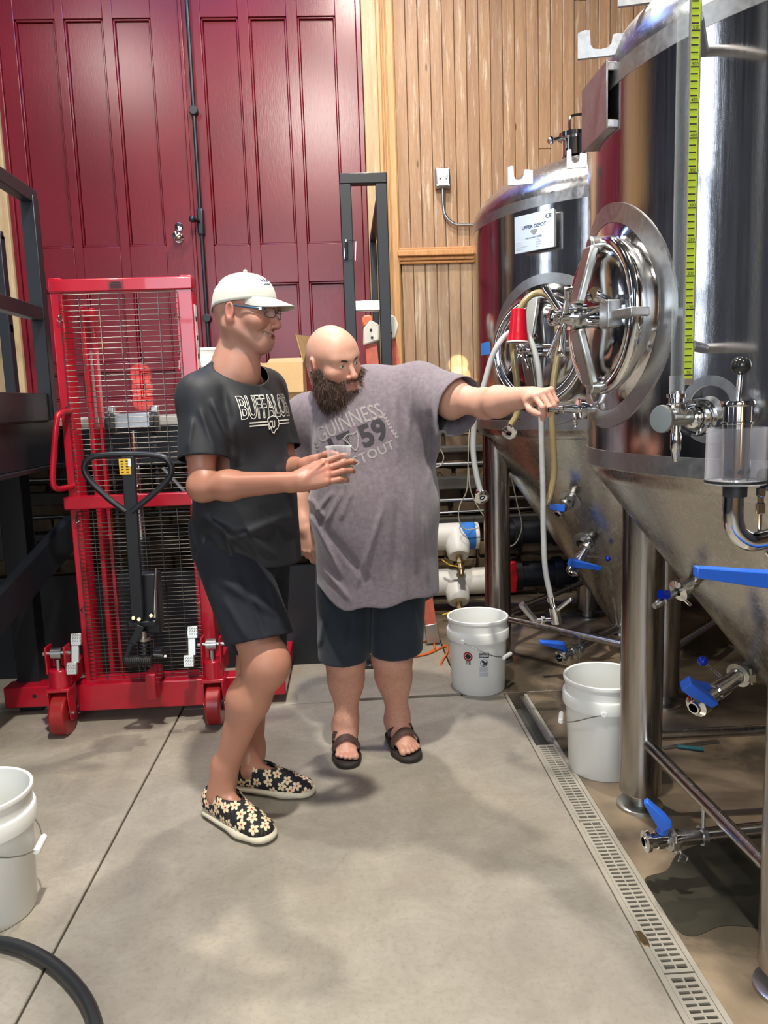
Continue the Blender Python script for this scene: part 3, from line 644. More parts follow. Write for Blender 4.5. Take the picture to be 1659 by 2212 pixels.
c = W(794, 694, 4.34); MB().prism([(-0.025, -0.03), (0.02, -0.025), (0.03, 0.01), (0.018, 0.032), (-0.02, 0.03), (-0.034, 0.005)], c, (1, 0, 0), (0, 0, 1), 0.05).build('end_cap', 'ladder_cap', ld, bevel=0.008)
tag(MB().tube(spline([W(831, 684, 4.22), W(834, 700, 4.20), W(838, 730, 4.22), W(835, 765, 4.24), W(838, 800, 4.26), W(842, 850, 4.28)], 5), 0.006, 8).build('extension_cord', 'orange_cord'), 'short orange cord hanging down over the ladder\'s end bracket', 'cord')
# orange extension cord on the floor
cp = [(868, 1396), (905, 1388), (932, 1384), (938, 1402), (915, 1414), (890, 1419), (925, 1412), (955, 1398), (965, 1396), (966, 1410), (953, 1432), (958, 1446), (975, 1460)]
tag(MB().tube(spline([G(x, y, 0.007) for x, y in cp], 6), 0.0055, 8).build('extension_cord', 'orange_cord'), 'orange extension cord coiled on the floor beside the labelled bucket', 'cord')
tag(MB().tube(spline([(0.60, 4.35, 0.007), (0.57, 4.25, 0.007), (0.60, 4.12, 0.007), (0.62, 4.05, 0.007), (0.70, 4.05, 0.007)], 6), 0.0055, 8).build('extension_cord', 'orange_cord'), 'second length of orange cord passing behind the labelled bucket', 'cord')
pb_ = thing('power_tap', 'small black plug and power tap on the floor behind the bearded man\'s legs', 'plug', G(803, 1445).to_tuple())
g = G(803, 1450); MB().bb((g.x-0.05, g.y, 0), (g.x+0.04, g.y+0.10, 0.035)).build('case', 'black_plastic', pb_, bevel=0.005); MB().cyl((g.x, g.y+0.05, 0.03), (g.x, g.y+0.05, 0.085), 0.02, n=16).build('plug', 'black_plastic', pb_, bevel=0.004)
# black hose at the lower left
tag(MB().tube(spline([G(-60, 2040, 0.02), G(0, 2036, 0.02), G(60, 2052, 0.02), G(120, 2086, 0.02), G(170, 2136, 0.02), G(200, 2190, 0.02), G(214, 2260, 0.02), G(216, 2340, 0.02)], 8), 0.0165, 16).build('rubber_hose', 'hose_black'), 'thick black rubber hose curving over the floor at the lower left', 'hose')
# ------------------------------------------------------------------ red hand stacker
LY = 3.45
lf = thing('hand_stacker', 'red manual pallet stacker with wire guard and black steering handle', 'stacker', (-0.94, 3.5, 0))
xl, xrr = -1.240, -0.638; zt = 1.965
def red(m, name='frame', bev=0.005, mat='lift_red'): return m.build(name, mat, lf, bevel=bev)
red(MB().bb((xl, LY, 0.10), (xl+0.052, LY+0.10, zt-0.05)), 'mast_post'); red(MB().bb((xrr-0.075, LY, 0.10), (xrr, LY+0.10, zt-0.05)), 'mast_post')
red(MB().bb((xl-0.004, LY-0.008, zt-0.055), (xrr+0.004, LY+0.06, zt)), 'top_beam', 0.006)
red(MB().bb((xl, LY-0.004, zt-0.01), (xl+0.05, LY+0.06, zt+0.006)), 'top_cap', 0.004); red(MB().bb((xrr-0.05, LY-0.004, zt-0.01), (xrr, LY+0.06, zt+0.006)), 'top_cap', 0.004)
zm = 1.010; red(MB().bb((xl-0.012, LY-0.035, zm-0.032), (xrr+0.012, LY+0.02, zm+0.026)), 'middle_beam', 0.005)
for x in (xl+0.075, ): red(MB().bb((x, LY+0.12, 0.12), (x+0.022, LY+0.20, zt-0.10)), 'inner_mast', 0.003); red(MB().bb((x+0.035, LY+0.16, 0.12), (x+0.05, LY+0.20, zt-0.10)), 'inner_mast', 0.003)
# wire guards
def guard(z0, z1, x0, x1, nz, nx, y):
    m = MB()
    for i in range(nz):
        z = z0+(z1-z0)*i/(nz-1); m.cyl((x0, y, z), (x1, y, z), 0.0016, n=5, cap=False)
    for i in range(nx):
        x = x0+(x1-x0)*i/(nx-1); m.cyl((x, y-0.003, z0), (x, y-0.003, z1), 0.0018, n=5, cap=False)
    return m.build('wire_guard', 'wire_dark', lf, kind='stuff')
guard(1.055, 1.900, xl+0.040, xrr-0.062, 38, 7, LY-0.008); guard(0.185, 0.965, xl+0.030, xrr-0.055, 44, 8, LY-0.008)
for x, z in ((xl+0.042, 1.80), (xrr-0.066, 1.80), (xl+0.042, 1.42), (xl+0.035, 0.93), (xl+0.03, 0.52), (xrr-0.06, 0.54)):
    MB().tube([(x-0.006, LY-0.012, z+0.014), (x-0.014, LY-0.02, z), (x-0.006, LY-0.016, z-0.014), (x+0.008, LY-0.014, z-0.004)], 0.0026, 6).build('guard_clip', 'chrome', lf)
# label plates
def sticker(x0, x1, z0, z1, y, mat, name='sticker'): return MB().bb((x0, y-0.0015, z0), (x1, y+0.001, z1)).build(name, mat, lf, smooth=0)
sticker(-0.990, -0.925, zt-0.050, zt-0.012, LY-0.0085, 'ink_dull'); 
for k in range(4): sticker(-0.982+0.006*(k == 0), -0.933-0.006*(k == 0), zt-0.020-k*0.0075, zt-0.0175-k*0.0075, LY-0.0105, 'ink_black', 'sticker_text')
MB().bb((xrr-0.001, LY+0.02, 1.50), (xrr+0.0016, LY+0.07, 1.85)).build('sticker', 'label_white', lf, smooth=0)
for z in (1.78, 1.70, 1.62, 1.56): MB().bb((xrr+0.001, LY+0.03, z), (xrr+0.0024, LY+0.06, z+0.02)).build('sticker_text', 'ink_black', lf, smooth=0)
sticker(xrr-0.055, xrr-0.010, zm-0.022, zm+0.016, LY-0.0365, 'label_white'); sticker(xrr-0.055, xrr-0.010, zm+0.003, zm+0.016, LY-0.0378, 'ink_red', 'sticker_text')
sticker(xrr-0.045, xrr-0.035, zm-0.015, zm-0.002, LY-0.0378, 'ink_black', 'sticker_text')
# cross beam, straddle legs and casters
red(MB().bb((-1.64, LY+0.06, 0.045), (-0.335, LY+0.16, 0.145)), 'cross_beam', 0.006)
red(MB().bb((xl-0.02, LY-0.06, 0.060), (xrr+0.02, LY+0.08, 0.185)), 'base_beam', 0.006)
for x0, x1 in ((-1.64, -1.53), (-0.445, -0.335)):
    red(MB().bb((x0, LY+0.10, 0.045), (x1, LY+1.05, 0.135)), 'straddle_leg', 0.006)
    for k in range(2): MB().cyl(((x0+x1)/2-0.03, LY+0.95-0.1*k, 0.036), ((x0+x1)/2+0.03, LY+0.95-0.1*k, 0.036), 0.036, n=20).build('load_roller', 'wheel_red', lf)
for x in (-1.43, -1.50): MB().cyl((x, LY+0.058, 0.10), (x, LY+0.062, 0.10), 0.010 if x < -1.45 else 0.014, n=16).build('bolt', 'ink_black' if x < -1.45 else 'zinc', lf)
for sx, px in ((0, 135), (1, 466)):
    w = G(px, 1590 if sx == 0 else 1568); cx, cy = w.x, w.y+0.03; r = 0.092
    red(MB().bar((cx, LY+0.12, 0.235), (cx, cy, 0.235), 0.06, 0.085), 'caster_arm')
    k = MB().cyl((cx-0.033, cy, r), (cx+0.033, cy, r), r, n=40).build('wheel', 'wheel_red', lf, bevel=0.008)
    MB().cyl((cx-0.036, cy, r), (cx+0.036, cy, r), 0.03, n=20).build('hub', 'black_iron', k)
    MB().cyl((cx-0.052, cy, r), (cx+0.052, cy, r), 0.008, n=12).build('axle', 'zinc', k)
    for s in (-1, 1): red(MB().prism([(-0.030, -0.022), (0.0, -0.032), (0.030, -0.022), (0.055, 0.11), (0.03, 0.125), (-0.03, 0.125), (-0.045, 0.10)], (cx+s*0.042, cy, r), (0, 1, 0), (0, 0, 1), 0.006), 'caster_fork', 0.002)
    red(MB().bb((cx-0.05, cy-0.04, r+0.108), (cx+0.05, cy+0.05, r+0.125)), 'caster_top', 0.004)
    red(MB().cyl((cx, cy+0.01, r+0.12), (cx, cy+0.01, r+0.205), 0.046, n=28), 'swivel_housing', 0.006)
    for s in (-1, 1): red(MB().bb((cx+s*0.040-0.004, cy-0.03, r+0.19), (cx+s*0.040+0.004, cy+0.04, r+0.31)), 'brake_bracket', 0.003)
    MB().cyl((cx-0.06, cy, r+0.275), (cx+0.06, cy, r+0.275), 0.009, n=12).build('brake_shaft', 'zinc', lf)
    MB().cyl((cx, cy, r+0.20), (cx, cy, r+0.25), 0.014, n=14).cyl((cx-0.022, cy, r+0.275), (cx+0.022, cy, r+0.275), 0.026, n=20).build('brake_cam', 'zinc', lf)
    s = 1 if sx == 0 else -1; tx = cx+s*0.083
    p = MB()
    for a, b in ((0.035, 0.088), (-0.088, -0.035)):
        p.prism([(-0.022, a), (0.022, a), (0.024, (a+b)/2), (0.022, b), (-0.022, b), (-0.024, (a+b)/2)], (tx+a*0.15, cy-0.02, r+0.275), (1, 0, 0), (0, 0.25, 1), 0.012)
    p.prism([(-0.017, -0.04), (0.017, -0.04), (0.017, 0.04), (-0.017, 0.04)], (tx, cy-0.016, r+0.275), (1, 0, 0), (0, 0.25, 1), 0.008)
    pd = p.build('brake_pedal', 'tread', lf, bevel=0.003); q = MB()
    for a in (0.062, -0.062):
        for i in range(4):
            for j in range(4):
                c = Vector((tx+a*0.15-0.015+i*0.010, cy-0.0285+a*0.25, r+0.275+a-0.019+j*0.0125)); q.bar(c+Vector((-0.003, 0, -0.004)), c+Vector((0.003, 0, 0.004)), 0.002, 0.004, up=(0, 1, 0))
    q.build('tread_bars', 'tread', pd, kind='stuff')
# side grab handle, steering handle
gh = [W(150, 888, LY), W(130, 893, 3.36), W(122, 912, 3.33), W(115, 1000, 3.33), W(114, 1040, 3.33), W(124, 1056, 3.35), W(160, 1050, LY)]
red(MB().tube(spline(gh, 5), 0.0125, 14), 'grab_handle', 0)
hy = 3.17
lp = [(272, 1105), (236, 1078), (196, 1040), (182, 1012), (190, 992), (214, 984), (275, 981), (338, 984), (362, 994), (371, 1016), (358, 1042), (318, 1078), (284, 1105)]
MB().tube(spline([W(x, y, hy) for x, y in lp], 5), 0.0125, 14).build('steering_loop', 'black_iron', lf)
MB().bar(W(277, 984, hy), W(298, 1338, hy+0.03), 0.052, 0.024, up=(0, 1, 0)).build('steering_shaft', 'black_iron', lf, bevel=0.004)
c = W(270, 1008, hy-0.016); MB().box(c, (0.046, 0.002, 0.064)).build('instruction_sticker', 'yellow_paint', lf)
for i in range(5):
    for j in range(2): MB().box(c+Vector((-0.011+j*0.02, -0.0016, 0.022-i*0.011)), (0.010, 0.001, 0.004)).build('sticker_text', 'ink_black', lf, smooth=0)
MB().box(c+Vector((0.019, -0.0014, 0.015)), (0.012, 0.001, 0.03)).build('sticker_text', 'label_white', lf, smooth=0)
for px, x2 in ((283, 290), (336, 334)): 
    a, b = W(px, 1226, hy+0.06), W(x2, 1334, hy+0.05); MB().cyl(a, a.lerp(b, 0.5), 0.0055, n=10).cyl(a.lerp(b, 0.45), b, 0.008, n=12).build('return_spring', 'chrome', lf)
# pump head: bracket, coil spring, foot lever with ribbed rubber roll
MB().box(W(310, 1344, hy+0.05), (0.12, 0.06, 0.025)).box(W(322, 1300, hy+0.10), (0.10, 0.08, 0.26)).build('pump_bracket', 'black_iron', lf, bevel=0.006)
for px, py in ((288, 1335), (326, 1330), (300, 1338)): MB().cyl(W(px, py, hy+0.0), W(px, py, hy+0.04), 0.010, n=6).build('bolt', 'chrome', lf, bevel=0.002)
c = W(312, 1402, hy+0.04); pts = []
for k in range(0, 6*14+1): a = 2*PI*k/14; pts.append(c+Vector((0.024*math.cos(a), 0.024*math.sin(a), 0.040-0.095*k/84)))
MB().tube(pts, 0.0045, 6).build('coil_spring', 'black_iron', lf); MB().cyl(c+Vector((0, 0, 0.08)), c-Vector((0, 0, 0.07)), 0.014, n=16).cyl(c+Vector((0, 0, 0.04)), c+Vector((0, 0, 0.052)), 0.028, n=20).build('pump_rod', 'worn_steel', lf)
MB().bar(W(304, 1352, hy-0.01), W(285, 1392, hy-0.01), 0.030, 0.008, up=(0, 1, 0)).bar(W(284, 1388, hy-0.01), W(268, 1430, hy-0.01), 0.018, 0.008, up=(0, 1, 0)).build('foot_lever', 'black_iron', lf, bevel=0.002)
a, b = W(272, 1428, hy-0.01), W(328, 1428, hy-0.01); prof = []; L = (b-a).length
for i in range(14): h = L*i/14; prof += [(0.017, h), (0.021, h+0.002), (0.021, h+L/14*0.6), (0.017, h+L/14*0.75)]
MB().lathe([(0, 0)]+prof+[(0, L)], a, b-a, 20).build('lever_roll', 'black_rubber', lf)
red(MB().bb((W(322, 1440, 3.3).x-0.024, 3.30, 0.13), (W(322, 1440, 3.3).x+0.024, LY, 0.25)), 'pump_mount')
MB().cyl(W(330, 1416, hy+0.02), W(354, 1418, hy+0.02), 0.011, n=12).box(W(342, 1408, hy+0.05), (0.04, 0.05, 0.03)).build('release_valve', 'black_iron', lf, bevel=0.003)
MB().ball(W(357, 1418, hy+0.01), 0.007, 8).build('valve_tip', 'cup_white', lf)
# lift carriage, chain wheels, chrome ram and chains behind the guard
cy_ = LY+0.20
MB().box(W(288, 908, cy_+0.02), (0.165, 0.05, 0.07)).box(W(241, 905, cy_), (0.035, 0.03, 0.12)).box(W(336, 905, cy_), (0.035, 0.03, 0.12)).build('lift_head', 'satin_steel', lf, bevel=0.005)
for px in (238, 333): MB().cyl(W(px-5, 915, cy_-0.04), W(px+6, 915, cy_-0.04), 0.055, n=28).build('chain_wheel', 'black_iron', lf, bevel=0.005)
MB().cyl(W(288, 930, cy_), Vector((W(288, 930, cy_).x, cy_, 0.55)), 0.018, n=20).build('ram', 'chrome', lf); xc = W(288, 930, cy_).x
MB().cyl((xc, cy_, 0.14), (xc, cy_, 0.80), 0.035, n=20).build('ram_cylinder', 'black_iron', lf)
m = MB()
for px in (238, 333):
    x = W(px, 915, cy_-0.08).x
    for k in range(56): m.box((x, cy_-0.09, 0.18+k*0.02), (0.014, 0.005, 0.013) if k % 2 else (0.008, 0.010, 0.013))
m.build('lift_chain', 'black_iron', lf, kind='stuff')
MB().bar(W(352, 1010, cy_), W(402, 1064, cy_), 0.02, 0.012).build('strut', 'zinc', lf)
# ------------------------------------------------------------------ conical steel tanks
def assembly(name, owner, label=None):                 # an Empty part that gathers its sub-parts
    o = bpy.data.objects.new(name, None); o.empty_display_size = 0.03; COL.objects.link(o); o.parent = owner; WMAT[o.name] = org(owner)
    if label: o['label'] = label
    return o
class Tank: pass
def frame_at(T, th, z, out=0.0):
    n = Vector((-math.sin(th), -math.cos(th), 0)); s = Vector((math.cos(th), -math.sin(th), 0)); p = Vector((T.cx, T.cy, z)) + n*(T.R+out)
    return p, n, s, Vector((0, 0, 1))
def radius_at(T, z):
    for (r0_, z0), (r1_, z1) in zip(T.prof, T.prof[1:]):
        if min(z0, z1) <= z <= max(z0, z1) and z0 != z1: return r0_+(r1_-r0_)*(z-z0)/(z1-z0)
    return 0.0
def tank_hit(T, px, py):
    d = W(px, py, 1.0)-Vector((0, 0, CAM_Z)); best = None; t = 0.6
    while t < 5.2:
        p = Vector((0, 0, CAM_Z))+d*t; r = math.hypot(p.x-T.cx, p.y-T.cy)
        k = r-radius_at(T, p.z)
        if best is None or k < best[0]: best = (k, p.copy())
        if k < 0: break
        t += 0.004
    p = best[1]; z = p.z; dr = (radius_at(T, z+0.01)-radius_at(T, z-0.01))/0.02
    a = math.atan2(p.y-T.cy, p.x-T.cx); n = Vector((math.cos(a), math.sin(a), -dr)).normalized()
    return p, n
def perp(n):
    a = Vector((0, 0, 1)) if abs(n.z) < 0.9 else Vector((1, 0, 0)); s = a.cross(n).normalized(); return s, n.cross(s)
def make_tank(label, cx, cy, R, zl, zu, zt, dome, legs, rl_, foot=True):
    T = Tank(); T.cx, T.cy, T.R, T.zl, T.zu = cx, cy, R, zl, zu
    T.o = thing('fermentation_tank', label, 'tank', (cx, cy, 0))
    k = 10; cone = []
    for i in range(k+1):                                   # rolled knuckle from wall to cone
        a = (PI/2-0.0)*i/k*0.62; cone.append((R-0.075*(1-math.cos(a))*1.0, zl-0.085*math.sin(a)))
    r1, z1 = cone[-1]; n = 10
    for i in range(1, n+1): cone.append((r1+(0.055-r1)*i/n, z1+(zt-z1)*i/n))
    T.prof = [(0.0, zt)] + list(reversed(cone)) + [(R, zl), (R, zu)] + [(R-0.02, zu+0.06)]
    c = (cx, cy, 0)
    MB().lathe([(R, zl+0.022), (R, (zl+zu)/2), (R, zu-0.022)], c, n=128).build('tank_wall', 'tank_steel', T.o, smooth=50)
    for z, nm in ((zl, 'lower_seam_band'), (zu, 'upper_seam_band')): MB().lathe([(R, z-0.0225), (R+0.0012, z-0.022), (R+0.0012, z+0.022), (R, z+0.0225)], c, n=128).build(nm, 'satin_steel', T.o)
    MB().lathe([(r, z) for r, z in cone if z < zl-0.02 or r < R-1e-4] if False else [(R, zl-0.022)]+[(r, z) for r, z in cone if z < zl-0.024], c, n=128).build('cone', 'cone_steel', T.o, smooth=50)
    MB().lathe([(0.055, zt+0.01), (0.052, zt-0.05), (0.075, zt-0.055), (0.075, zt-0.07), (0, zt-0.07)], c, n=40).build('outlet', 'satin_steel', T.o)
    dp = [(R, zu+0.022)]
    for i in range(1, 17):
        a = PI/2*i/16; dp.append((R*math.cos(a)**0.62 if i < 16 else 0.0, zu+0.022+dome*math.sin(a)**1.15))
    MB().lathe(dp, c, n=128).build('dome', 'dome_steel', T.o, smooth=60)
    for lx, ly in legs:
        l = MB().cyl((lx, ly, 0.058), (lx, ly, zl-0.05), rl_, n=48).build('leg', 'leg_steel', T.o, smooth=50, bevel=0.003)
        MB().cyl((lx, ly, 0.012), (lx, ly, 0.07), rl_*0.5, n=24).build('leg_screw', 'satin_steel', l)
        MB().lathe([(0, 0.014), (rl_*1.02, 0.014), (rl_*1.12, 0.010), (rl_*1.14, 0.0), (0, 0.0)][::-1], (lx, ly, 0), n=40).build('foot', 'worn_steel', l)
    return T
def wrapped(T, th, zc, rho, phi, h):
    u = rho*math.cos(phi); v = rho*math.sin(phi); R = T.R
    b = math.asin(max(-0.99, min(0.99, u/R))); a = th-b
    return Vector((T.cx-math.sin(a)*(R+h), T.cy-math.cos(a)*(R+h), zc+v))
def manway(T, th, zc, ro, A, rim, spokes, hinge_side=1, ka=1.0, dth=0.0):
    p, n, s, up = frame_at(T, th, zc)
    f = lambda a, b, c: p+n*a*ka+s*b+up*c
    K = lambda L: [(r_, h_*ka) for r_, h_ in L]
    nn = 72
    def rw(lst, name, mat):
        rings = []
        for rho, h, t in lst:
            rings.append([wrapped(T, th+dth, zc, rho, 2*PI*i/nn, h).lerp(f(h, -rho*math.cos(2*PI*i/nn)*-1, rho*math.sin(2*PI*i/nn)), t) for i in range(nn)])
        return MB().loft(rings, cap=False).build(name, mat, T.o, smooth=45)
    rw([(ro, 0.0, 0), (ro, 0.004, 0), (ro-0.045, 0.004, 0), (ro-0.045, 0.001, 0)], 'manway_plate', 'satin_steel')
    rw([(ro-0.046, 0.003, 0), (rim+0.03, 0.010, 0.3), (rim+0.008, 0.022, 0.8), (rim+0.002, 0.045, 1)], 'manway_neck', 'tank_steel')
    o = f(0, 0, 0)
    mw = MB().lathe(K([(rim+0.002, 0.02), (rim+0.010, 0.045), (rim+0.008, 0.062), (rim-0.004, 0.070), (rim-0.020, 0.066), (rim-0.030, 0.055)]), o, n, 72).build('manway_rim', 'chrome', T.o, smooth=60)
    lid = MB().lathe(K([(0, 0.092), (rim*0.35, 0.090), (rim*0.6, 0.084), (rim*0.76, 0.074), (rim*0.80, 0.066), (rim*0.86, 0.064), (rim-0.028, 0.068), (rim-0.022, 0.060), (rim-0.024, 0.05)]), o, n, 72).build('manway_lid', 'tank_steel', T.o, smooth=60)
    # yoke: bent plate arm with end pads, boss in the middle
    e = rim-0.010; m = MB()
    for sg in (1, -1):
        m.bar(f(A, 0, sg*0.030), f(0.088, 0, sg*(e-0.004)), 0.055, 0.022, up=n)
        m.cyl(f(0.098, 0, sg*e), f(0.05, 0, sg*e), 0.020, n=20)
    yk = m.build('yoke', 'worn_steel', T.o, bevel=0.006)
    m = MB(); m.cyl(f(A-0.025, 0, 0), f(A+0.028, 0, 0), 0.031, n=28); m.cyl(f(A+0.01, 0, 0), f(A+0.062, 0, 0), 0.022, n=24); m.cyl(f(0.08, 0, 0), f(A+0.07, 0, 0), 0.012, n=16)
    m.lathe([(0.019, 0), (0.021, 0.01), (0.019, 0.022), (0.010, 0.028), (0, 0.028)], f(A+0.062, 0, 0), n, 20)
    hb = m.build('wheel_hub', 'chrome', T.o)
    for ang in spokes:
        d = s*math.cos(ang)+up*math.sin(ang); q = f(A+0.042, 0, 0)
        MB().lathe([(0.008, 0.015), (0.008, 0.085), (0.010, 0.092), (0.010, 0.102), (0, 0.104)], q, (d+n*0.25), 14).build('wheel_spoke', 'chrome', T.o)
    # hinge: two rods along to a block at one side
    h = hinge_side; m = MB()
    for dz in (0.012, -0.020): m.cyl(f(A-0.02, 0, dz), f(0.085, h*rim*0.55, dz), 0.009, n=14)
    m.build('hinge_rod', 'chrome', T.o)
    MB().box(f(0.085, h*rim*0.60, -0.006), (0.045, 0.045, 0.062), Matrix((s, n, up)).transposed()).build('hinge_block', 'satin_steel', T.o, bevel=0.004)
    MB().cyl(f(0.09, h*rim*0.60, 0.02), f(0.15, h*rim*0.66, 0.036), 0.011, n=16).cyl(f(0.145, h*rim*0.655, 0.035), f(0.16, h*rim*0.67, 0.038), 0.017, n=20).build('hinge_bolt', 'chrome', T.o)
    MB().bar(f(0.075, h*rim*0.62, -0.01), f(0.055, h*(rim+0.02), -0.01), 0.02, 0.05, up=n).build('hinge_arm', 'satin_steel', T.o, bevel=0.003)
    return f, A
LEG = 0.0685
far = make_tank('rear conical steel tank with name plate and hoses on its hatch', 1.455, 4.0, 0.768, 1.275, 2.25, 0.17, 0.25, [(0.775, 3.98), (1.385, 3.27), (1.49, 4.70), (2.14, 4.02)], LEG)
near = make_tank('front conical steel tank with sight glass, cut by the right edge', 1.42, 2.0, 0.752, 1.235, 2.15, 0.30, 0.27, [(0.955, 2.43), (0.985, 1.585), (1.86, 2.43), (1.86, 1.58)], LEG)
steel('leg_brace', (0.5, 0.48, 0.46), 0.18, 0.3)
for T, a, b, z in ((near, (0.955, 2.43), (0.985, 1.585), 0.25), (near, (0.955, 2.43), (1.86, 2.43), 0.25), (near, (0.985, 1.585), (1.86, 1.58), 0.25), (far, (0.775, 3.98), (1.385, 3.27), 0.24), (far, (0.775, 3.98), (1.49, 4.70), 0.24), (far, (1.385, 3.27), (2.14, 4.02), 0.24)):
    MB().cyl((*a, z), (*b, z), 0.0185, n=24).build('leg_brace', 'leg_brace', T.o)
fN, AN = manway(near, math.radians(83), 1.590, 0.275, 0.138, 0.178, (math.radians(128), math.radians(-70), math.radians(-112), math.radians(35)), 1, 0.74, math.radians(4.5))
fF, AF = manway(far, math.radians(46), 1.605, 0.335, 0.145, 0.235, (math.radians(125), math.radians(-118), math.radians(-60), math.radians(30)), 1)

# hooks on the dome edges
def hook(T, px, py, w, h, dir_, lab=None):
    c = W(px, py, dir_)
    q = [(-1, -1), (-0.72, -1.02), (1, -1.0), (1, 0.35), (0.45, 0.5), (0.3, 0.45), (0.25, -0.15), (0.12, -0.42), (-0.15, -0.5), (-0.42, -0.4), (-0.52, -0.1), (-0.55, 0.95), (-0.75, 1.0), (-1, 0.85)]
    MB().prism([(a*w/2, b*h/2) for a, b in q], c, (1, -0.25, 0), (0, 0, 1), 0.010).build('hose_hook', 'satin_steel', T.o)
hook(near, 1306, 92, 0.125, 0.062, 1.95); hook(far, 1124, 378, 0.105, 0.080, 3.42); hook(far, 1246, 342, 0.080, 0.075, 3.26)
hook(near, 1395, -20, 0.125, 0.055, 1.90)
p = W(1240, 300, 3.75); m = MB().cyl(p-Vector((0, 0, 0.08)), p+Vector((0, 0, 0.02)), 0.055, n=28).cyl(p+Vector((0, 0, 0.0)), p+Vector((0, 0, 0.02)), 0.075, n=28); m.build('top_port', 'chrome', far.o)
MB().tube(spline([p+Vector((-0.02, 0, 0.02)), p+Vector((-0.02, 0, 0.085)), p+Vector((0, 0, 0.105)), p+Vector((0.06, 0, 0.105)), p+Vector((0.08, 0, 0.08)), p+Vector((0.08, 0, 0.02))], 4), 0.006, 8).build('port_bail', 'chrome', far.o)
MB().cyl(p+Vector((-0.11, -0.02, -0.01)), p+Vector((-0.05, -0.01, 0.005)), 0.008, n=10).ball(p+Vector((-0.115, -0.02, -0.012)), 0.018, 10).build('clamp_nut', 'chrome', far.o)
# name plate of the far tank
th = math.radians(48); zc = 2.115
def on_tank(T, th, z, out): p_, n_, s_, u_ = frame_at(T, th, z, out); return p_, n_, s_, u_
p, n, s, up = on_tank(far, th, zc, 0.028)
Rm = Matrix((s, n, up)).transposed()
MB().box(p, (0.20, 0.022, 0.155), Rm).build('plate_holder', 'satin_steel', far.o, bevel=0.004)
pl = MB().box(p+n*0.0125, (0.205, 0.003, 0.158), Rm).build('name_plate', 'plate_steel', far.o, bevel=0.001, bseg=1)
def lettering(parent, txt, size, o, s, up, n, mat, name='lettering', bold=0.0, spacing=1.0, align='CENTER', extra=0.0006):
    vs, fs = text_mesh(txt, size, 0.0, spacing, align, bold)
    return MB().add([o+s*v.x+up*v.y+n*extra for v in vs], fs).build(name, mat, parent, smooth=0)
q = p+n*0.0146
lettering(pl, 'UPPER DEPOT', 0.020, q+up*0.018-s*0.0, s, up, n, 'ink_blue', bold=0.0004)
lettering(pl, 'CE', 0.026, q+up*0.045+s*0.075, s, up, n, 'ink_black', bold=0.0003)
lettering(pl, 'Fermenter 15BBL', 0.012, q-up*0.026, s, up, n, 'ink_blue')
MB().add([q+s*a+up*b+n*0.0006 for a, b in ((-0.014, 0.010), (0.014, 0.010), (0.018, 0.002), (0.0, -0.014), (-0.018, 0.002))], [(0, 1, 2, 3, 4)]).build('emblem', 'ink_grey', pl, smooth=0)
for k, (a, b) in enumerate((('Volume', '1750L'), ('Material', 'SUS304'), ('Working pressure', '0.2MPa'), ('Design temp', '80C'))):
    lettering(pl, a, 0.0085, q-up*(0.038+k*0.0095)-s*0.095, s, up, n, 'ink_grey', align='LEFT'); lettering(pl, b, 0.0085, q-up*(0.038+k*0.0095)+s*0.010, s, up, n, 'ink_grey', align='LEFT')
# name plate box of the near tank, seen edge on, pointing away
e0, e1 = W(1313, 204, 1.93), W(1260, 262, 2.11); e1.z = e0.z; s = (e0-e1).normalized(); up = Vector((0, 0, 1)); n = up.cross(s)*-1
if n.x > 0: n = -n
p = (e0+e1)/2; Rm = Matrix((s, n, up)).transposed(); w_, h_, d_ = (e0-e1).length, 0.150, 0.040; m = MB()
for c_ in (h_/2-0.003, -h_/2+0.003): m.box(p-n*d_/2+up*c_, (w_, d_, 0.006), Rm)
m.box(p-n*d_/2-s*(w_/2-0.003), (0.006, d_, h_), Rm)
for c_ in (1, -1): m.box(p-n*d_/2+s*(w_/2-0.003)+up*c_*(h_/2-0.010), (0.006, d_, 0.020), Rm)
m.box(p-n*(d_-0.003)+s*(w_/2-0.003), (0.006, 0.006, h_), Rm); m.box(p-n*(d_+0.02), (w_*0.6, 0.06, h_*0.5), Rm).build('plate_holder', 'satin_steel', near.o, bevel=0.002)
MB().box(p+n*0.002, (w_+0.004, 0.004, h_+0.004), Rm).build('name_plate', 'satin_steel', near.o, bevel=0.001, bseg=1)
# blue tape on the far tank's left side
q = [wrapped(far, math.radians(80), 1.655, 0.0, 0, 0.001)]
z = W(1036, 755, 3.9).z
m = MB(); vs = []; th0 = math.radians(74)
for i in range(5):
    for j in (0, 1): a = th0+math.radians(9)*i/4; vs.append(Vector((far.cx-math.sin(a)*(far.R+0.0012), far.cy-math.cos(a)*(far.R+0.0012), z-0.03+0.06*j)))
tp = m.add(vs, [(2*i, 2*i+2, 2*i+3, 2*i+1) for i in range(4)]).build('blue_tape', 'tape_blue', far.o)
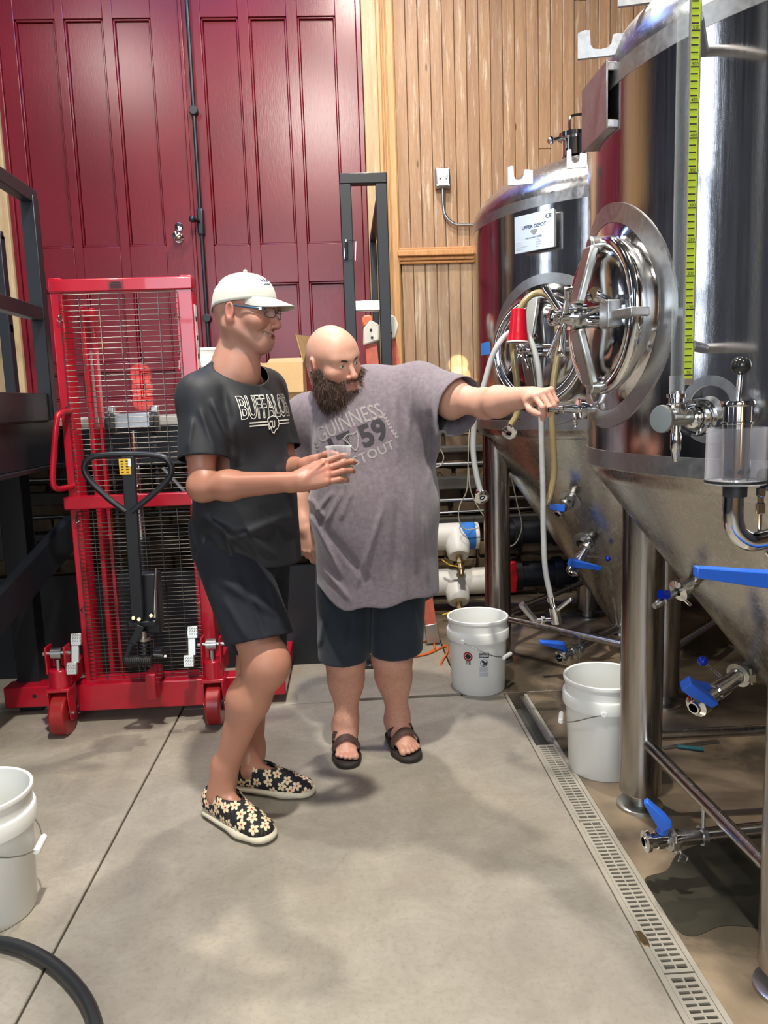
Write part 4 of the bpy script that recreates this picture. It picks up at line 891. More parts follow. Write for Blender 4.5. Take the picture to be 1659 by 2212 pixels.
# ------------------------------------------------------------------ sight glass of the near tank
yg = 1.50; xg = W(1467, 600, yg).x; zb = W(1467, 845, yg).z
MB().cyl((xg, yg, zb), (xg, yg, 2.6), 0.0125, n=24, cap=False).build('sight_tube', 'clear_tube', near.o)
zs = W(1488, 818, yg).z; xs = xg+0.0205
bs = MB().bb((xs-0.0105, yg-0.004, zs-0.012), (xs+0.0105, yg+0.002, 2.6)).build('scale_backing', 'satin_steel', near.o)
MB().bb((xs-0.0085, yg-0.0052, zs), (xs+0.0075, yg-0.004, 2.6)).build('scale_strip', 'scale_yellow', near.o)
m = MB(); z = zs+0.006; k = 0
while z < 2.55:
    if k % 5 == 0: m.bb((xs-0.0085, yg-0.0058, z), (xs+0.0075, yg-0.0051, z+0.0022))
    else: m.bb((xs-0.0085, yg-0.0058, z), (xs+0.0048, yg-0.0051, z+0.0022))
    z += 0.0125; k += 1
m.build('scale_marks', 'ink_black', near.o, kind='stuff')
k = 0
for i in range(0, 16):
    z = zs+0.006+i*5*0.0125+0.003
    if z < 2.5: lettering(near.o, str(50+i*50), 0.0085, Vector((xs-0.0005, yg-0.0056, z)), Vector((1, 0, 0)), up, Vector((0, -1, 0)), 'ink_black', 'scale_number')
for py in (745, 35):
    z = W(1510, py, yg).z; a = Vector((xs+0.006, yg+0.003, z)); p_, n_ = tank_hit(near, 1522, py); MB().cyl(a, (p_.x, p_.y, z), 0.0105, n=16).build('gauge_standoff', 'satin_steel', near.o)
# gauge cock: dish plate, ball elbow, tee with capped ferrule and drip nozzle
dp_, dn = tank_hit(near, 1533, 885); a_s, a_u = perp(dn)
MB().lathe([(0.072, 0.0), (0.072, 0.006), (0.052, 0.006), (0.048, 0.002), (0.030, 0.004), (0.02, 0.012), (0.0, 0.012)], dp_-dn*0.004, dn, 48).build('gauge_dish', 'satin_steel', near.o)
el = W(1503, 900, yg+0.01); c = W(1503, 902, yg+0.02); tee = W(1478, 893, yg)
MB().cyl(dp_, c, 0.017, n=20).build('gauge_pipe', 'chrome', near.o)
MB().ball(c, 0.028, 20).lathe([(0.032, -0.006), (0.036, -0.006), (0.036, 0.006), (0.032, 0.006)], c+dn*0.012, dn, 32).lathe([(0.032, -0.005), (0.038, -0.005), (0.038, 0.005), (0.032, 0.005)], c-dn*0.010, dn, 32).build('gauge_elbow', 'chrome', near.o)
lft = W(1432, 905, yg-0.03); dirc = (lft-c).normalized()
MB().cyl(c, lft, 0.0145, n=20).lathe([(0.0, 0.007), (0.0255, 0.007), (0.027, 0.004), (0.027, 0), (0.018, -0.008), (0.016, -0.02)][::-1], lft, dirc, 32).build('ferrule_cap', 'worn_steel', near.o)
zt_ = tee.z; xx = xg
MB().cyl((xg, yg, zt_), (xg, yg, zb), 0.0115, n=18).lathe([(0.017, 0.0), (0.020, 0.004), (0.020, 0.024), (0.015, 0.028), (0.015, 0.036), (0.019, 0.038), (0.019, 0.045)], (xg, yg, zb-0.05), n=32).build('gauge_nut', 'chrome', near.o)
MB().cyl((xg, yg, zb-0.012), (xg, yg, zb+0.030), 0.0145, n=24, cap=False).build('gauge_collar', 'clear_plastic', near.o)
MB().lathe([(0.0, -0.095), (0.006, -0.095), (0.010, -0.070), (0.011, -0.068), (0.011, -0.04), (0.009, -0.035), (0.009, 0.0)], (xg, yg, zt_+0.0), n=20).build('drip_nozzle', 'chrome', near.o)
# ------------------------------------------------------------------ sample valve the man is reaching for
tp_, tn_ = tank_hit(near, 1262, 883); vc = W(1256, 883, 2.08); vd = Vector((-1, -0.05, 0.0)).normalized()
sv = assembly('sample_valve', near.o, 'small polished sample valve the bearded man touches')
MB().lathe([(0.012, -0.10), (0.012, -0.012), (0.027, -0.008), (0.029, 0.0), (0.029, 0.008), (0.024, 0.010), (0.012, 0.011)], vc, vd, 28).build('clamp', 'chrome', sv)
MB().lathe([(0.0125, 0.0), (0.0125, 0.045), (0.0105, 0.047), (0.0105, 0.058), (0.0065, 0.060), (0.0065, 0.078), (0.0, 0.078)], vc+vd*0.008, vd, 20).build('valve_body', 'chrome', sv)
a = vc+vd*0.022; MB().lathe([(0.005, 0.0), (0.005, 0.028), (0.0065, 0.030), (0.0045, 0.035), (0.0065, 0.038), (0.0045, 0.043), (0.0055, 0.048), (0.004, 0.050), (0, 0.050)], a, (0.1, 0, -1), 14).build('spout', 'chrome', sv)
kn = vc+vd*0.082; MB().cyl(kn, kn+vd*0.010, 0.008, n=14).build('knob', 'chrome', sv)
# ------------------------------------------------------------------ pressure relief valve with clear cup, at the right edge
ya = 1.30; cc = W(1588, 1045, ya); rv = thing('relief_valve', 'steel pressure relief valve in a clear cup with black ball knob', 'valve', cc.to_tuple())
sc = 0.00083
MB().lathe([(0.0, 0.0), (0.050, 0.0), (0.050, 0.006), (0, 0.006)], cc, n=48).build('cup_base', 'clear_plastic', rv)
MB().lathe([(0.048, 0.006), (0.050, 0.008), (0.0485, 0.097), (0.0455, 0.097), (0.0465, 0.010)], cc, n=48).build('clear_cup', 'clear_plastic', rv)
MB().lathe([(0.0505, 0.003), (0.0505, 0.007), (0.045, 0.007)], cc, n=48).build('gasket', 'black_rubber', rv)
MB().lathe([(0.022, 0.006), (0.0225, 0.030), (0.024, 0.030), (0.024, 0.103), (0.026, 0.104), (0.026, 0.107), (0.0235, 0.108), (0.0235, 0.133), (0.028, 0.134), (0.0285, 0.136), (0.0285, 0.141), (0.027, 0.143), (0, 0.143)], cc, n=40).build('valve_cylinder', 'chrome', rv)
for a in (-0.9, -0.1, 0.7): d = Vector((math.sin(a), -math.cos(a), 0)); MB().cyl(cc+Vector((0, 0, 0.022))+d*0.0215, cc+Vector((0, 0, 0.022))+d*0.0235, 0.0055, n=16).build('vent_hole', 'ink_black', rv)
MB().cyl(cc+Vector((0, 0, 0.143)), cc+Vector((0.003, 0, 0.190)), 0.0045, n=14).build('stem', 'chrome', rv); MB().ball(cc+Vector((0.004, 0, 0.202)), 0.0165, 24).build('ball_knob', 'black_plastic', rv)
MB().lathe([(0.020, -0.022), (0.020, -0.006), (0.022, -0.005), (0.022, 0.0)], cc, n=32).build('collar', 'black_rubber', rv)
el = [cc+Vector((-0.002, 0, -0.015)), cc+Vector((-0.002, 0, -0.055)), cc+Vector((0.006, 0, -0.085)), cc+Vector((0.030, 0, -0.103)), cc+Vector((0.060, 0, -0.100)), cc+Vector((0.11, 0, -0.088)), cc+Vector((0.25, 0.03, -0.05))]
MB().tube(spline(el, 6), 0.0175, 24).build('elbow_pipe', 'chrome', rv)
b = W(1642, 1110, ya-0.01); MB().lathe([(0.004, -0.03), (0.004, 0.0), (0.009, 0.002), (0.009, 0.018), (0.006, 0.02), (0.006, 0.03), (0.0085, 0.032), (0.0085, 0.045)], b, n=6).build('hex_nut', 'chrome', rv)
MB().ball(W(1662, 1030, ya), 0.021, 16).cyl(W(1655, 1060, ya), W(1662, 1030, ya), 0.012, n=12).build('hand_knob', 'black_rubber', rv)
MB().cyl(W(1632, 1160, ya), W(1633, 1185, ya), 0.0075, n=6).cyl(W(1657, 1190, ya), W(1665, 1200, ya), 0.006, n=8).build('bleed_nut', 'chrome', rv)
# big blue lever nearest the lens
yb_ = 1.20; a, b = W(1507, 1238, yb_), W(1740, 1267, yb_+0.03)
lv = thing('butterfly_valve', 'large blue lever of a butterfly valve in front of the near tank\'s cone', 'valve', b.to_tuple())
MB().add([a+Vector((0, 0, 0.009)), a+Vector((0, 0, -0.009)), b+Vector((0, 0, -0.014)), b+Vector((0, 0, 0.018)), a+Vector((0, 0.018, 0.010)), a+Vector((0, 0.018, -0.008)), b+Vector((0, 0.030, -0.012)), b+Vector((0, 0.03, 0.02))], [(0, 1, 2, 3), (7, 6, 5, 4), (0, 3, 7, 4), (1, 5, 6, 2), (0, 4, 5, 1), (3, 2, 6, 7)]).build('lever', 'valve_blue', lv, bevel=0.002)
MB().cyl(b+Vector((0.01, 0.015, -0.05)), b+Vector((0.01, 0.015, 0.02)), 0.022, n=24).build('lever_hub', 'valve_blue', lv)
q = b+Vector((0.09, 0.015, -0.085)); MB().cyl(q-Vector((0, 0.03, 0)), q+Vector((0, 0.03, 0)), 0.045, n=32).cyl(q-Vector((0, 0.05, 0)), q+Vector((0.05, 0.07, 0)), 0.025, n=24).build('valve_body', 'satin_steel', lv)

# ------------------------------------------------------------------ clamp valves, all of one pattern
def clamp_valve(T, label, o, d, L, r, lever=None, ball=None, name='clamp_valve'):
    d = Vector(d).normalized(); t = assembly(name, T.o, label); s, u = perp(d)
    body = [(r*0.62, -0.02), (r*0.62, 0.0), (r, 0.003), (r, 0.012), (r*0.66, 0.016), (r*0.66, L*0.34), (r*0.78, L*0.36), (r*0.78, L*0.56), (r*0.66, L*0.58), (r*0.66, L*0.80), (r*0.98, L*0.82), (r*0.98, L*0.88)]
    MB().lathe(body, o, d, 32).build('valve_body', 'chrome', t, smooth=30)
    MB().lathe([(r*0.72, -0.003), (r*1.08, -0.002), (r*1.10, 0.013), (r*0.72, 0.016)], Vector(o)+d*0.0, d, 32).box(Vector(o)+s*r*1.15+d*0.006, (0.016, 0.012, 0.022)).cyl(Vector(o)+s*r*1.15+d*0.006-u*0.02, Vector(o)+s*r*1.15+d*0.006+u*0.03, 0.004, n=8).build('tri_clamp', 'worn_steel', t)
    MB().lathe([(r*0.45, L*0.86), (r*0.98, L*0.88), (r*0.98, L*0.94), (r*0.6, L*0.97), (r*0.55, L), (r*0.42, L), (r*0.40, L*0.9)], o, d, 32).build('ferrule', 'chrome', t, smooth=30)
    if lever:
        a, b = Vector(lever[0]), Vector(lever[1]); m = Vector(o)+d*L*0.46
        e = (b-a).normalized(); w0, w1 = 0.017, 0.011; sd = e.cross(m-a).normalized() if (m-a).length > 1e-4 else s; nn_ = sd.cross(e).normalized()
        vs = []
        for p_, w_, h_ in ((a-e*0.012, w0, 0.016), (a+e*0.02, w0, 0.016), (b, w1, 0.007)):
            vs += [p_+sd*w_+nn_*h_, p_-sd*w_+nn_*h_, p_-sd*w_-nn_*h_, p_+sd*w_-nn_*h_]
        fs = [(0, 1, 2, 3), (11, 10, 9, 8)]+[(4*k+i, 4*k+4+i, 4*k+4+(i+1) % 4, 4*k+(i+1) % 4) for k in (0, 1) for i in range(4)]
        MB().add(vs, fs).cyl(a, a.lerp(m, 0.55), 0.015, n=20).build('lever', 'valve_blue', t, bevel=0.003)
        MB().cyl(a, m, 0.008, n=12).build('valve_stem', 'chrome', t)
    if ball:
        a, b = Vector(ball[0]), Vector(ball[1]); MB().cyl(a, b, 0.0038, n=10).build('rod', 'chrome', t); MB().ball(b, 0.0135, 18).build('ball_knob', 'ball_blue', t)
    return t
# on the near cone
p0, n0 = tank_hit(near, 1618, 1445); 
a = W(1605, 1452, 1.80)
y = p0.y
A_, B_ = W(1600, 1455, y-0.03), W(1497, 1530, y-0.14)
clamp_valve(near, 'polished bottom valve of the near tank with blue lever and blue ball', A_, B_-A_, (B_-A_).length, 0.032, (W(1487, 1480, y-0.17), W(1545, 1522, y-0.16)), (W(1558, 1462, y-0.09), W(1518, 1428, y-0.11)))
MB().cyl(p0+n0*-0.03, A_, 0.022, n=24).build('bottom_port', 'satin_steel', near.o)
p0, n0 = tank_hit(near, 1500, 1262); y = p0.y
A_, B_ = W(1466, 1276, y-0.02), W(1413, 1310, y-0.05)
t_ = assembly('sample_cock', near.o, 'small sample cock low on the cone')
d = (B_-A_).normalized(); L = (B_-A_).length
MB().cyl(p0-n0*0.03, A_, 0.016, n=24).lathe([(0.012, -0.06), (0.026, -0.012), (0.030, -0.008), (0.030, 0.002), (0.012, 0.006)], A_, d, 28).build('port', 'chrome', t_)
MB().lathe([(0.006, 0.0), (0.006, 0.014), (0.0095, 0.016), (0.0095, L*0.6), (0.007, L*0.62), (0.0105, L*0.7), (0.0105, L*0.86), (0.008, L*0.9), (0.008, L), (0, L)], A_, d, 16).build('cock_body', 'satin_steel', t_)
MB().cyl(W(1441, 1285, y-0.04), W(1427, 1284, y-0.05), 0.012, n=16).build('cock_knob', 'ball_blue', t_); MB().bar(W(1470, 1288, y-0.02), W(1492, 1308, y-0.02), 0.012, 0.008).build('clamp_wing', 'chrome', t_, bevel=0.003)
# on the far cone
p0, n0 = tank_hit(far, 1262, 1168); y = p0.y
MB().lathe([(0.055, 0.0), (0.055, 0.004), (0.03, 0.006), (0.03, 0.03)], p0, n0, 32).build('port_plate', 'satin_steel', far.o)
A_, B_ = W(1268, 1182, y-0.06), W(1233, 1240, y-0.12)
clamp_valve(far, 'bottom valve of the far tank with blue lever pointing right', A_, B_-A_, (B_-A_).length, 0.034, (W(1234, 1215, y-0.17), W(1298, 1228, y-0.15)), (W(1262, 1200, y-0.09), W(1313, 1207, y-0.10)))
MB().cyl(p0-n0*0.02, A_, 0.022, n=20).build('bottom_port', 'satin_steel', far.o)
p0, n0 = tank_hit(far, 1232, 1080); y = p0.y
MB().lathe([(0.055, 0.0), (0.055, 0.004), (0.03, 0.006), (0.03, 0.03)], p0, n0, 32).build('port_plate', 'satin_steel', far.o)
A_, B_ = W(1222, 1088, y-0.06), W(1199, 1117, y-0.09)
clamp_valve(far, 'small middle valve of the far tank with a short blue lever', A_, B_-A_, (B_-A_).length*0.8, 0.030, (W(1213, 1098, y-0.10), W(1186, 1094, y-0.10)))
MB().cyl(p0-n0*0.02, A_, 0.020, n=20).build('middle_port', 'satin_steel', far.o)
# floor level valves on long drain pipes
A_ = G(1240, 1408, 0.14); B_ = G(1192, 1428, 0.13)
clamp_valve(far, 'valve on the floor pipe below the far tank, blue lever raised to the left', A_, B_-A_, 0.11, 0.036, (B_.lerp(A_, 0.45)+Vector((0, 0, 0.058)), B_.lerp(A_, 0.45)+Vector((-0.115, -0.02, 0.088))))
e = A_+Vector((0.75, 0.75, 0.02)); MB().cyl(A_, e, 0.023, n=20).build('floor_pipe_run', 'leg_brace', far.o)
q = A_.lerp(e, 0.05); MB().cyl(q+Vector((0, 0, -0.13)), q+Vector((0, 0, 0.07)), 0.005, n=8).lathe([(0.024, -0.008), (0.028, -0.008), (0.028, 0.008), (0.024, 0.008)], q, e-A_, 24).build('pipe_hanger', 'satin_steel', far.o)
A_ = G(1452, 1812, 0.16); B_ = G(1392, 1818, 0.16)
clamp_valve(near, 'valve on the floor pipe by the near tank leg, blue lever raised', A_, B_-A_, 0.085, 0.030, (A_.lerp(B_, 0.35)+Vector((0, -0.01, 0.055)), A_.lerp(B_, 0.35)+Vector((-0.050, -0.0, 0.120))))
e = A_+Vector((0.9, 0.05, 0.01)); MB().cyl(A_, e, 0.0215, n=20).build('floor_pipe_run', 'leg_brace', near.o)
q = G(1518, 1810, 0.16); q = A_.lerp(e, 0.10); MB().cyl(q, q+Vector((0, 0, 0.09)), 0.006, n=8).lathe([(0.022, -0.007), (0.027, -0.007), (0.027, 0.007), (0.022, 0.007)], q, e-A_, 24).build('pipe_hanger', 'satin_steel', near.o)
q = A_.lerp(e, 0.012); MB().lathe([(0.021, -0.006), (0.027, -0.006), (0.027, 0.006), (0.021, 0.006)], q, e-A_, 24).tube([q+Vector((0.0, -0.026, -0.015)), q+Vector((0.004, -0.03, -0.03)), q+Vector((-0.006, -0.034, -0.046)), q+Vector((0.016, -0.034, -0.052)), q+Vector((0.020, -0.032, -0.038)), q+Vector((0.006, -0.03, -0.03))], 0.0035, 6).build('wing_nut', 'chrome', near.o)
# ------------------------------------------------------------------ hoses hung over the far tank's hatch
yh = fF(AF+0.06, 0, 0).y
def H(pts, r, mat, lab, n=10, name='beer_hose'):
    o = MB().tube(spline([W(*p) for p in pts], 8), r, n).build(name, mat); return tag(o, lab, 'hose')
y = 3.14
h1 = H([(1103, 918, y), (1117, 893, y), (1119, 850, y), (1112, 790, y), (1108, 745, y+.01), (1113, 700, y+.04), (1130, 655, y+.05), (1160, 633, y+.05), (1190, 645, y+.03), (1203, 690, y), (1205, 760, y), (1197, 815, y), (1192, 880, y), (1195, 960, y), (1197, 1020, y), (1190, 1065, y), (1180, 1090, y)], 0.0135, 'hose_amber', 'amber hose arched over the far tank hatch, ending by the middle valve')
y = 3.07
h2 = H([(1040, 1068, y), (1030, 1030, y), (1022, 970, y), (1028, 890, y), (1046, 830, y), (1060, 780, y), (1076, 745, y), (1096, 722, y+.03), (1124, 715, y+.05), (1146, 735, y+.03), (1162, 790, y), (1168, 860, y), (1170, 960, y), (1173, 1060, y), (1174, 1150, y), (1178, 1230, y), (1190, 1290, y)], 0.0115, 'hose_braid', 'clear braided hose looped behind the red cup, its coupler hanging low')
def ferrule(owner, c, d, r, lab):
    t = assembly('hose_ferrule', owner, lab); MB().lathe([(r*0.35, -0.05), (r*0.42, -0.05), (r*0.42, -0.03), (r*0.33, -0.028), (r*0.36, -0.012), (r, -0.006), (r, 0.002), (r*0.85, 0.004), (r*0.35, 0.004), (r*0.3, -0.004)], c, d, 32).build('flange', 'chrome', t, smooth=30)
    MB().lathe([(r*0.46, -0.045), (r*0.50, -0.043), (r*0.50, -0.036), (r*0.46, -0.034)], c, d, 20).build('hose_clamp', 'chrome', t)
ferrule(h1, W(1100, 935, 3.12), Vector((-0.35, -0.75, -0.6)), 0.031, 'steel hose ferrule hanging below the pointing forearm')
ferrule(h2, W(1041, 1074, 3.05), Vector((0.1, -0.85, -0.4)), 0.030, 'steel hose ferrule hanging left of the far tank leg')
# dispensing coupler at the hose end
c = W(1195, 1322, y); kc = thing('keg_coupler', 'polished keg coupler hanging from the braided hose above the pipe brace', 'coupler', tuple(c))
MB().cyl(W(1189, 1286, y), W(1197, 1318, y), 0.010, n=16).cyl(W(1190, 1290, y), W(1191, 1300, y), 0.014, n=16).cyl(W(1197, 1312, y), W(1203, 1346, y), 0.022, n=20).build('coupler_body', 'chrome', kc)
MB().bar(W(1203, 1318, y-0.01), W(1236, 1292, y-0.03), 0.030, 0.014).build('coupler_handle', 'worn_steel', kc, bevel=0.004)
MB().cyl(W(1196, 1338, y), W(1160, 1340, y), 0.010, n=16).cyl(W(1176, 1339, y), W(1170, 1339, y), 0.016, n=16).build('gas_inlet', 'chrome', kc)
MB().cyl(W(1162, 1341, y), W(1148, 1332, y), 0.009, n=14).cyl(W(1154, 1338, y), W(1126, 1305, y-0.02), 0.014, n=18).build('faucet_handle', 'satin_steel', kc)
# red cup upside down on the hatch handle
c = W(1118, 740, 3.045); rc = thing('red_cup', 'red plastic cup hung upside down on the far tank hatch', 'cup', tuple(c))
h = 0.128; prof = [(0.0, h-0.006), (0.022, h-0.006), (0.026, h), (0.029, h-0.002), (0.031, h-0.030)]
for k in range(6): z = h-0.045-k*0.0075; prof += [(0.0325+k*0.0007, z), (0.0320+k*0.0007, z-0.0035)]
prof += [(0.038, 0.030), (0.0405, 0.004)]
MB().lathe(prof, c, (0.05, 0.02, 1), 40).build('cup_wall', 'cup_red', rc, smooth=30)
MB().lathe([(0.0400, 0.005), (0.0425, 0.004), (0.043, 0.001), (0.0415, -0.001), (0.039, 0.001)], c, (0.05, 0.02, 1), 40).build('cup_lip', 'cup_white', rc)
# teal scraper lying under the near tank
g = G(1490, 1612, 0.004); tb = thing('floor_scraper', 'small teal handled scraper lying on the floor under the near tank', 'tool', tuple(g))
MB().bar(g+Vector((-0.11, 0, 0)), g+Vector((0.13, 0.03, 0)), 0.02, 0.006).build('blade', 'worn_steel', tb); MB().bar(g+Vector((-0.05, 0, 0.002)), g+Vector((0.035, -0.04, 0.004)), 0.022, 0.010).build('handle', 'teal_paint', tb, bevel=0.003)
# puddle of dirty water
def puddle(pts, name, lab):
    p = spline([G(x, y, 0.0014) for x, y in pts], 5, True); tag(MB().add(p, [tuple(range(len(p)))]).build(name, 'puddle', smooth=0), lab, 'puddle')
puddle([(1392, 1900), (1440, 1880), (1470, 1840), (1560, 1812), (1700, 1800), (1780, 1900), (1760, 2030), (1640, 2005), (1560, 2000), (1500, 2022), (1462, 2008), (1430, 1960)], 'puddle', 'dark wet puddle on the concrete below the near tank\'s floor pipe')
# ------------------------------------------------------------------ implicit surfaces -> one continuous mesh (for bodies and clothes)
V3 = lambda *a: np.array(a, dtype=float)
class Prim:
    """signed distance of one rounded piece; bound = centre, radius"""
    def __init__(s, fn, c, r, k=0.02, op='u'): s.fn = fn; s.c = np.array(c, float); s.r = r; s.k = k; s.op = op
def cone(a, b, ra, rb, k=0.02, op='u', flat=None):
    a = np.array(a, float); b = np.array(b, float); ab = b-a; L2 = ab @ ab + 1e-12
    def fn(P):
        q = P-a; t = np.clip((q @ ab)/L2, 0, 1)
        d = q-t[:, None]*ab
        if flat is not None:                            # squash across axis: flat = (axis, factor)
            ax = np.array(flat[0], float); ax = ax-(ax @ ab)/L2*ab; ax = ax/np.linalg.norm(ax); h = d @ ax; d = d+np.outer(h*(1/flat[1]-1), ax)
        return np.sqrt((d*d).sum(1)) - (ra+(rb-ra)*t)
    return Prim(fn, (a+b)/2, np.linalg.norm(ab)/2+max(ra, rb), k, op)
def ell(c, r, k=0.02, op='u', R=None):
    c = np.array(c, float); r = np.array(r, float)
    def fn(P):
        q = P-c
        if R is not None: q = q @ R
        k0 = np.sqrt(((q/r)**2).sum(1)); k1 = np.sqrt(((q/(r*r))**2).sum(1))+1e-9
        return k0*(k0-1)/k1
    return Prim(fn, c, float(r.max()), k, op)
def xform(prims, c, R, s=1.0):                          # local prims -> world; R columns are the local axes
    out = []
    for p in prims:
        def fn(P, p=p): return p.fn(((P-c) @ R)/s)*s
        out.append(Prim(fn, c+R @ (p.c*s), p.r*s, p.k*s, p.op))
    return out
def evaluate(prims, P, lo, hi, pad=0.11):
    d = np.full(len(P), 0.25); mid = (lo+hi)/2; h = (hi-lo)/2
    for p in prims:
        g = np.maximum(np.abs(p.c-mid)-h, 0)
        if np.sqrt((g*g).sum()) > p.r+pad: continue
        e = p.fn(P); k = max(p.k, 1e-4)
        if p.op == 'u': hh = np.maximum(k-np.abs(d-e), 0)/k; d = np.minimum(d, e)-hh*hh*k*0.25
        elif p.op == 's': e = -e; hh = np.maximum(k-np.abs(d-e), 0)/k; d = np.maximum(d, e)+hh*hh*k*0.25
        elif p.op == 'd': d = d-e                       # displacement: e added outwards
        elif p.op == 'c': d = np.maximum(d, e)          # clip: keep where e < 0
    return d
def sdf_mesh(f, lo, hi, h, B=8, slack=1.7, smooth=1):
    """f(P, lo, hi) -> distance; sparse surface nets"""
    lo = np.array(lo, float); hi = np.array(hi, float); bs = B*h; nb = np.ceil((hi-lo)/bs).astype(int)
    # coarse pass
    live = []; G_ = 4
    I = np.stack(np.meshgrid(*[np.arange(n) for n in nb], indexing='ij'), -1).reshape(-1, 3)
    C = lo+(I+0.5)*bs; half = bs*math.sqrt(3)/2
    sb = np.floor(I/6).astype(int); key = (sb[:, 0]*1000+sb[:, 1])*1000+sb[:, 2]
    for kk in np.unique(key):
        m = key == kk; c = C[m]; d = f(c, c.min(0), c.max(0)); live.append(I[m][np.abs(d) < half*slack+0.004])
    I = np.concatenate(live)
    keys_all = []; pos_all = []; quads = []
    N = B+1; g = np.stack(np.meshgrid(*[np.arange(N)]*3, indexing='ij'), -1).reshape(-1, 3)
    S = 4096
    sb = np.floor(I/4).astype(int); key = (sb[:, 0]*1000+sb[:, 1])*1000+sb[:, 2]
    for kk in np.unique(key):
        blk = I[key == kk]; n = len(blk)
        node = blk[:, None, :]*B+g[None]; P = lo+node*h; Pf = P.reshape(-1, 3)
        D = f(Pf, Pf.min(0), Pf.max(0)).reshape(n, N, N, N)
        s = D < 0
        cnt = np.zeros((n, B, B, B), int); off = [(a, b, c) for a in (0, 1) for b in (0, 1) for c in (0, 1)]
        for a, b, c in off: cnt += s[:, a:a+B, b:b+B, c:c+B]
        act = (cnt > 0) & (cnt < 8)
        if not act.any(): continue
        w = np.argwhere(act); bi = w[:, 0]; x, y, z = w[:, 1], w[:, 2], w[:, 3]
        vals = np.stack([D[bi, x+a, y+b, z+c] for a, b, c in off], 1); cr = np.array(off, float)
        ps = np.zeros((len(w), 3)); ct = np.zeros(len(w))
        for i in range(8):
            for j in range(i+1, 8):
                if np.abs(cr[i]-cr[j]).sum() != 1: continue
                va, vb = vals[:, i], vals[:, j]; mm = (va < 0) != (vb < 0)
                t = np.where(mm, va/np.where(mm, va-vb, 1), 0); pt = cr[i]+(cr[j]-cr[i])*t[:, None]
                ps[mm] += pt[mm]; ct[mm] += 1
        cell = blk[bi]*B+w[:, 1:]
        pos_all.append(lo+(cell+ps/ct[:, None])*h); keys_all.append((cell[:, 0]*S+cell[:, 1])*S+cell[:, 2])
        for ax in range(3):
            sh = [0, 0, 0]; sh[ax] = 1
            a_ = s[:, :B, :B, :B]; b_ = s[:, sh[0]:sh[0]+B, sh[1]:sh[1]+B, sh[2]:sh[2]+B]
            e = np.argwhere(a_ != b_)
            if not len(e): continue
            inside = a_[e[:, 0], e[:, 1], e[:, 2], e[:, 3]]
            cell = blk[e[:, 0]]*B+e[:, 1:]; u, v = (ax+1) % 3, (ax+2) % 3
            eu = np.zeros(3, int); eu[u] = 1; ev = np.zeros(3, int); ev[v] = 1
            q = [cell, cell-eu, cell-eu-ev, cell-ev]; kq = np.stack([(c[:, 0]*S+c[:, 1])*S+c[:, 2] for c in q], 1)
            kq[~inside] = kq[~inside][:, ::-1]; quads.append(kq)
    K = np.concatenate(keys_all); Pp = np.concatenate(pos_all); o = np.argsort(K); K = K[o]; Pp = Pp[o]
    Q = np.concatenate(quads); ix = np.clip(np.searchsorted(K, Q), 0, len(K)-1); ok = (K[ix] == Q).all(1); F = ix[ok]
    # light relaxation
    for _ in range(smooth):
        acc = np.zeros_like(Pp); n = np.zeros(len(Pp))
        for i in range(4):
            j = (i+1) % 4
            for c in range(3): acc[:, c] += np.bincount(F[:, i], Pp[F[:, j], c], len(Pp)) + np.bincount(F[:, j], Pp[F[:, i], c], len(Pp))
            n += np.bincount(F[:, i], minlength=len(Pp))+np.bincount(F[:, j], minlength=len(Pp))
        Pp = Pp*0.5+acc/np.maximum(n, 1)[:, None]*0.5
    return Pp, F
def mesh_obj(name, Pp, F, mat, parent=None, col=None, smooth=True):
    me = bpy.data.meshes.new(name); inv = org(parent).inverted() if parent is not None else Matrix.Identity(4)
    A = np.array(inv); Pl = Pp @ A[:3, :3].T + A[:3, 3]
    me.vertices.add(len(Pl)); me.vertices.foreach_set('co', Pl.astype(np.float32).ravel())
    me.loops.add(F.size); me.loops.foreach_set('vertex_index', F.astype(np.int32).ravel())
    me.polygons.add(len(F)); me.polygons.foreach_set('loop_start', np.arange(0, F.size, F.shape[1], dtype=np.int32))
    try: me.polygons.foreach_set('loop_total', np.full(len(F), F.shape[1], dtype=np.int32))
    except Exception: pass
    me.update(calc_edges=True); me.validate()
    if col is not None:
        a = me.color_attributes.new('tone', 'FLOAT_COLOR', 'POINT'); c4 = np.ones((len(Pl), 4), np.float32); c4[:, :3] = col; a.data.foreach_set('color', c4.ravel())
    me.materials.append(M[mat] if isinstance(mat, str) else mat)
    if smooth: me.shade_smooth()
    o = bpy.data.objects.new(name, me); link(o, parent); WMAT[o.name] = org(parent); return o
